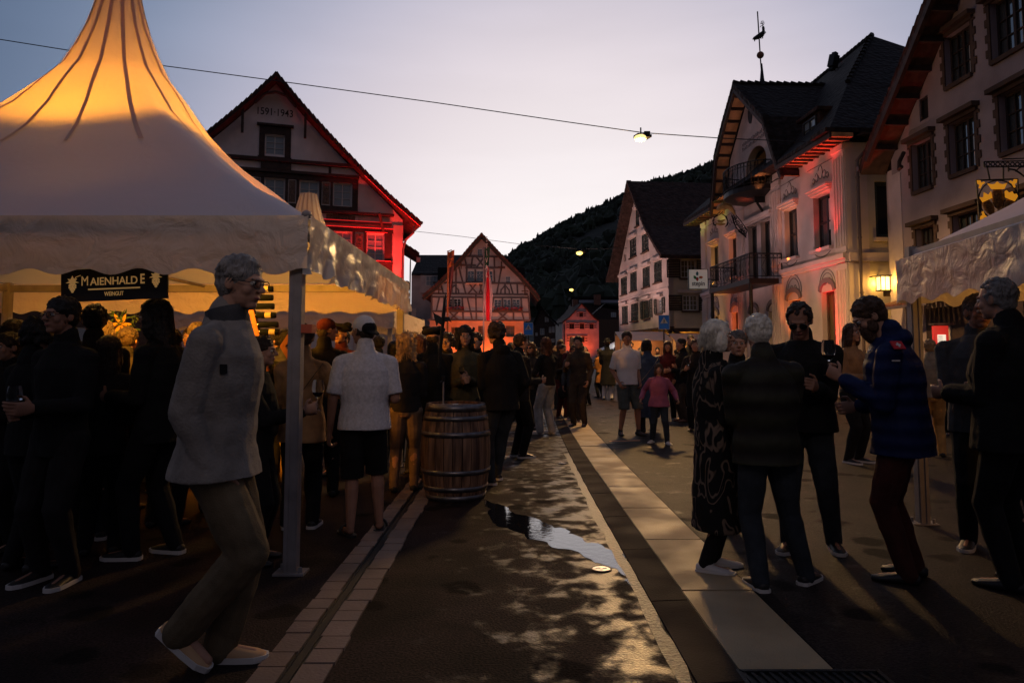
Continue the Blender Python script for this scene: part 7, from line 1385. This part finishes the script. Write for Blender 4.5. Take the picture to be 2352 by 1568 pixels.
# --- polo sandals
for i in (0, 1):
    d2 = PEOPLE['polo']; hip, kn, ank, an, lz = d2['J'][i]; fd = Vector((math.sin(R(-an)), math.cos(R(an)), 0)); sd_ = fd.cross(Vector((0, 0, 1))); hh2 = d2['h']; mb = MB(); a0 = ank - Vector((0, 0, ank.z - .012))
    pl = [(-.035, .012), (-.02, .024), (.04, .027), (.08, .029), (.105, .018), (.11, 0)]; ring = pl + [(y, -w) for y, w in reversed(pl[:-1])]; m_ = len(ring)
    for zz in (0, .018): mb.v += [Vector((a0.x, a0.y, zz)) + fd * y * hh2 + sd_ * w * hh2 for y, w in ring]
    mb.f = [tuple(range(m_)), tuple(range(m_, 2 * m_))] + [(j, (j + 1) % m_, m_ + (j + 1) % m_, m_ + j) for j in range(m_)]
    mb.tube([Vector((a0.x, a0.y, .02)) + fd * .05 * hh2 + sd_ * .028 * hh2 * math.cos(q) + Vector((0, 0, .055 * math.sin(q))) for q in [math.pi * j / 10 for j in range(11)]], .011, 6); mb.build('sandal', 'shoe_black', d2['o'])
# --- far crowd
rnd = random.Random(12); tops = ['c_black', 'c_black2', 'c_brown', 'c_maroon', 'c_grey', 'c_denim_dark', 'c_sand', 'c_black', 'c_olive']; hs_ = ['short', 'long', 'short', 'bob', 'curly', 'short', 'bun']; hc_ = ['hair_dark', 'hair_brown', 'hair_black', 'hair_blond', 'hair_dark', 'hair_grey', 'hair_red']
FARL = 'small dark figure in the distant crowd at the far end of the street'
for i in range(66):
    if i < 26 or i >= 44: px = rnd.uniform(1172, 1425); Y = rnd.uniform(24, 50)
    elif i < 36: px = rnd.uniform(1425, 1635); Y = rnd.uniform(19, 31)
    else: px = rnd.uniform(1150, 1350); Y = rnd.uniform(14, 22)
    if 1335 < px < 1405 and Y < 30: Y = 40
    h = rnd.uniform(1.56, 1.84); x = (px - 1176) / FPX * Y; k = rnd.randrange(99)
    person('far%d' % i, px, 0, proj((x, Y, h))[1], rnd.choice([0, 30, 160, 180, 200, 90, -90, 20]), FARL if i < 36 or i >= 44 else ['person in dark clothes standing in the middle of the packed crowd'][0], tops[k % 9], rnd.choice(['c_black', 'c_denim_dark', 'c_denim', 'c_brown']), hs_[k % 7], hc_[k % 7], Y=Y, woman=k % 2 == 0, la=rnd.choice(['front', 'down', 'pocket', 'glass']), ra=rnd.choice(['front', 'down', 'glass']), group='people in the far crowd' if i < 36 or i >= 44 else 'people in the packed crowd')
# --- people in and behind the tents at left
TL = ['person in dark clothes at a table in the rear of the large tent']
for i, (px, Y, h) in enumerate(((20, 7.0, 1.7), (95, 7.6, 1.62), (150, 7.4, 1.75), (235, 8.9, 1.66), (395, 7.6, 1.7), (470, 9.2, 1.75), (540, 9.5, 1.68), (640, 9.3, 1.72), (790, 9.8, 1.75), (870, 10.2, 1.7), (905, 9.4, 1.6), (968, 8.8, 1.66), (1010, 10.5, 1.74), (1028, 8.9, 1.7), (1095, 9.6, 1.72), (600, 7.4, 1.66), (655, 8.0, 1.70))):
    x = (px - 1176) / FPX * Y; k = i * 5 + 2; person('in%d' % i, px, 0, proj((x, Y, h))[1], rnd.choice([0, 20, 170, 190, 90]), 'dark figure standing in the crowd in or just behind the large tent', tops[k % 6], 'c_black', hs_[k % 7], hc_[k % 5], Y=Y, woman=i % 2 == 0, la=rnd.choice(['front', 'down', 'glass']), ra='front', group='people crowding in and behind the large tent')

for i, (px, Y, h) in enumerate(((30, 5.6, 1.70), (88, 6.2, 1.66), (150, 5.8, 1.60), (232, 6.3, 1.74), (292, 6.6, 1.68), (392, 6.0, 1.64), (455, 6.5, 1.72), (250, 5.2, 1.56), (560, 6.6, 1.7))):
    x = (px - 1176) / FPX * Y; k = i * 3 + 1; person('near%d' % i, px, 0, proj((x, Y, h))[1], rnd.choice([0, 20, -30, 60]), 'dark figure in the dense crowd at the front of the large tent', ['c_black', 'c_black2', 'c_black'][i % 3], 'c_black', hs_[k % 7], ['hair_black', 'hair_dark', 'hair_brown'][k % 3], Y=Y, woman=i % 2 == 0, la=rnd.choice(['front', 'down']), ra='front', group='people in the dense crowd at the tent front')
# ================================================================ bake the modelled figures
dg = bpy.context.evaluated_depsgraph_get()
for o in BAKE:
    me = bpy.data.meshes.new_from_object(o.evaluated_get(dg)); st_ = STR.get(o.name)
    if st_:
        t_me = bpy.data.meshes.new('strands'); t_me.from_pydata(st_.v, [], st_.f); bm = bmesh.new(); bm.from_mesh(me); bm.from_mesh(t_me); bm.to_mesh(me); bm.free(); bpy.data.meshes.remove(t_me)
    if 1: pass
    old = o.data; nm_ = old.name; o.modifiers.clear(); o.data = me; bpy.data.meshes.remove(old); me.name = nm_
    for p in me.polygons: p.use_smooth = True
# jacket patches laid on the baked surface
bpy.context.view_layer.update(); dg = bpy.context.evaluated_depsgraph_get()
def on_surface(key, px, py, child='jacket'):
    d = PEOPLE[key]; o = [c for c in d['o'].children if c.name.startswith(child)][0]; Mi = o.matrix_world.inverted(); r = ray(px, py).normalized()
    ok, loc, nrm, _ = o.ray_cast(Mi @ CAM, (Mi.to_3x3() @ r).normalized()); return (loc, nrm) if ok else (None, None)
def patch(key, px, py, w, h_, m_, name, off=.004, rot=0):
    loc, n_ = on_surface(key, px, py)
    if loc is None: print('no hit', key, px, py); return None
    n_ = Vector(n_); n_.normalize(); ax_ = Vector((0, 0, 1)).cross(n_).normalized(); ay_ = n_.cross(ax_); ca, sa = math.cos(rot), math.sin(rot); ax2 = ax_ * ca + ay_ * sa; ay2 = ay_ * ca - ax_ * sa
    mb = MB(); mb.hexa([loc + ax2 * x * w + ay2 * z * h_ + n_ * y for y in (off - .006, off + .002) for x, z in ((-.5, -.5), (-.5, .5), (.5, .5), (.5, -.5))]); return mb.build(name, m_, PEOPLE[key]['o']), loc, ax2, ay2, n_
q = patch('blue_jacket', 2060, 795, .085, .060, 'patch_red', 'flag_patch', .012)
if q:
    for w, h_ in ((.034, .011), (.011, .034)):
        mb = MB(); mb.hexa([q[1] + q[2] * x * w + q[3] * z * h_ + q[4] * y for y in (.012, .016 + h_ * .02) for x, z in ((-.5, -.5), (-.5, .5), (.5, .5), (.5, -.5))]); mb.build('white_cross', 'patch_white', PEOPLE['blue_jacket']['o'])
patch('blue_jacket', 2056, 828, .05, .008, 'patch_white', 'chest_print', .010); patch('blue_jacket', 2000, 807, .028, .007, 'patch_white', 'sleeve_print', .010, .35)
patch('walker', 512, 848, .030, .042, 'c_black', 'sleeve_badge', .010); 
patch('girl', 1533, 944, .10, .10, 'c_purple', 'chest_pocket', .008)
S.render.use_persistent_data = False
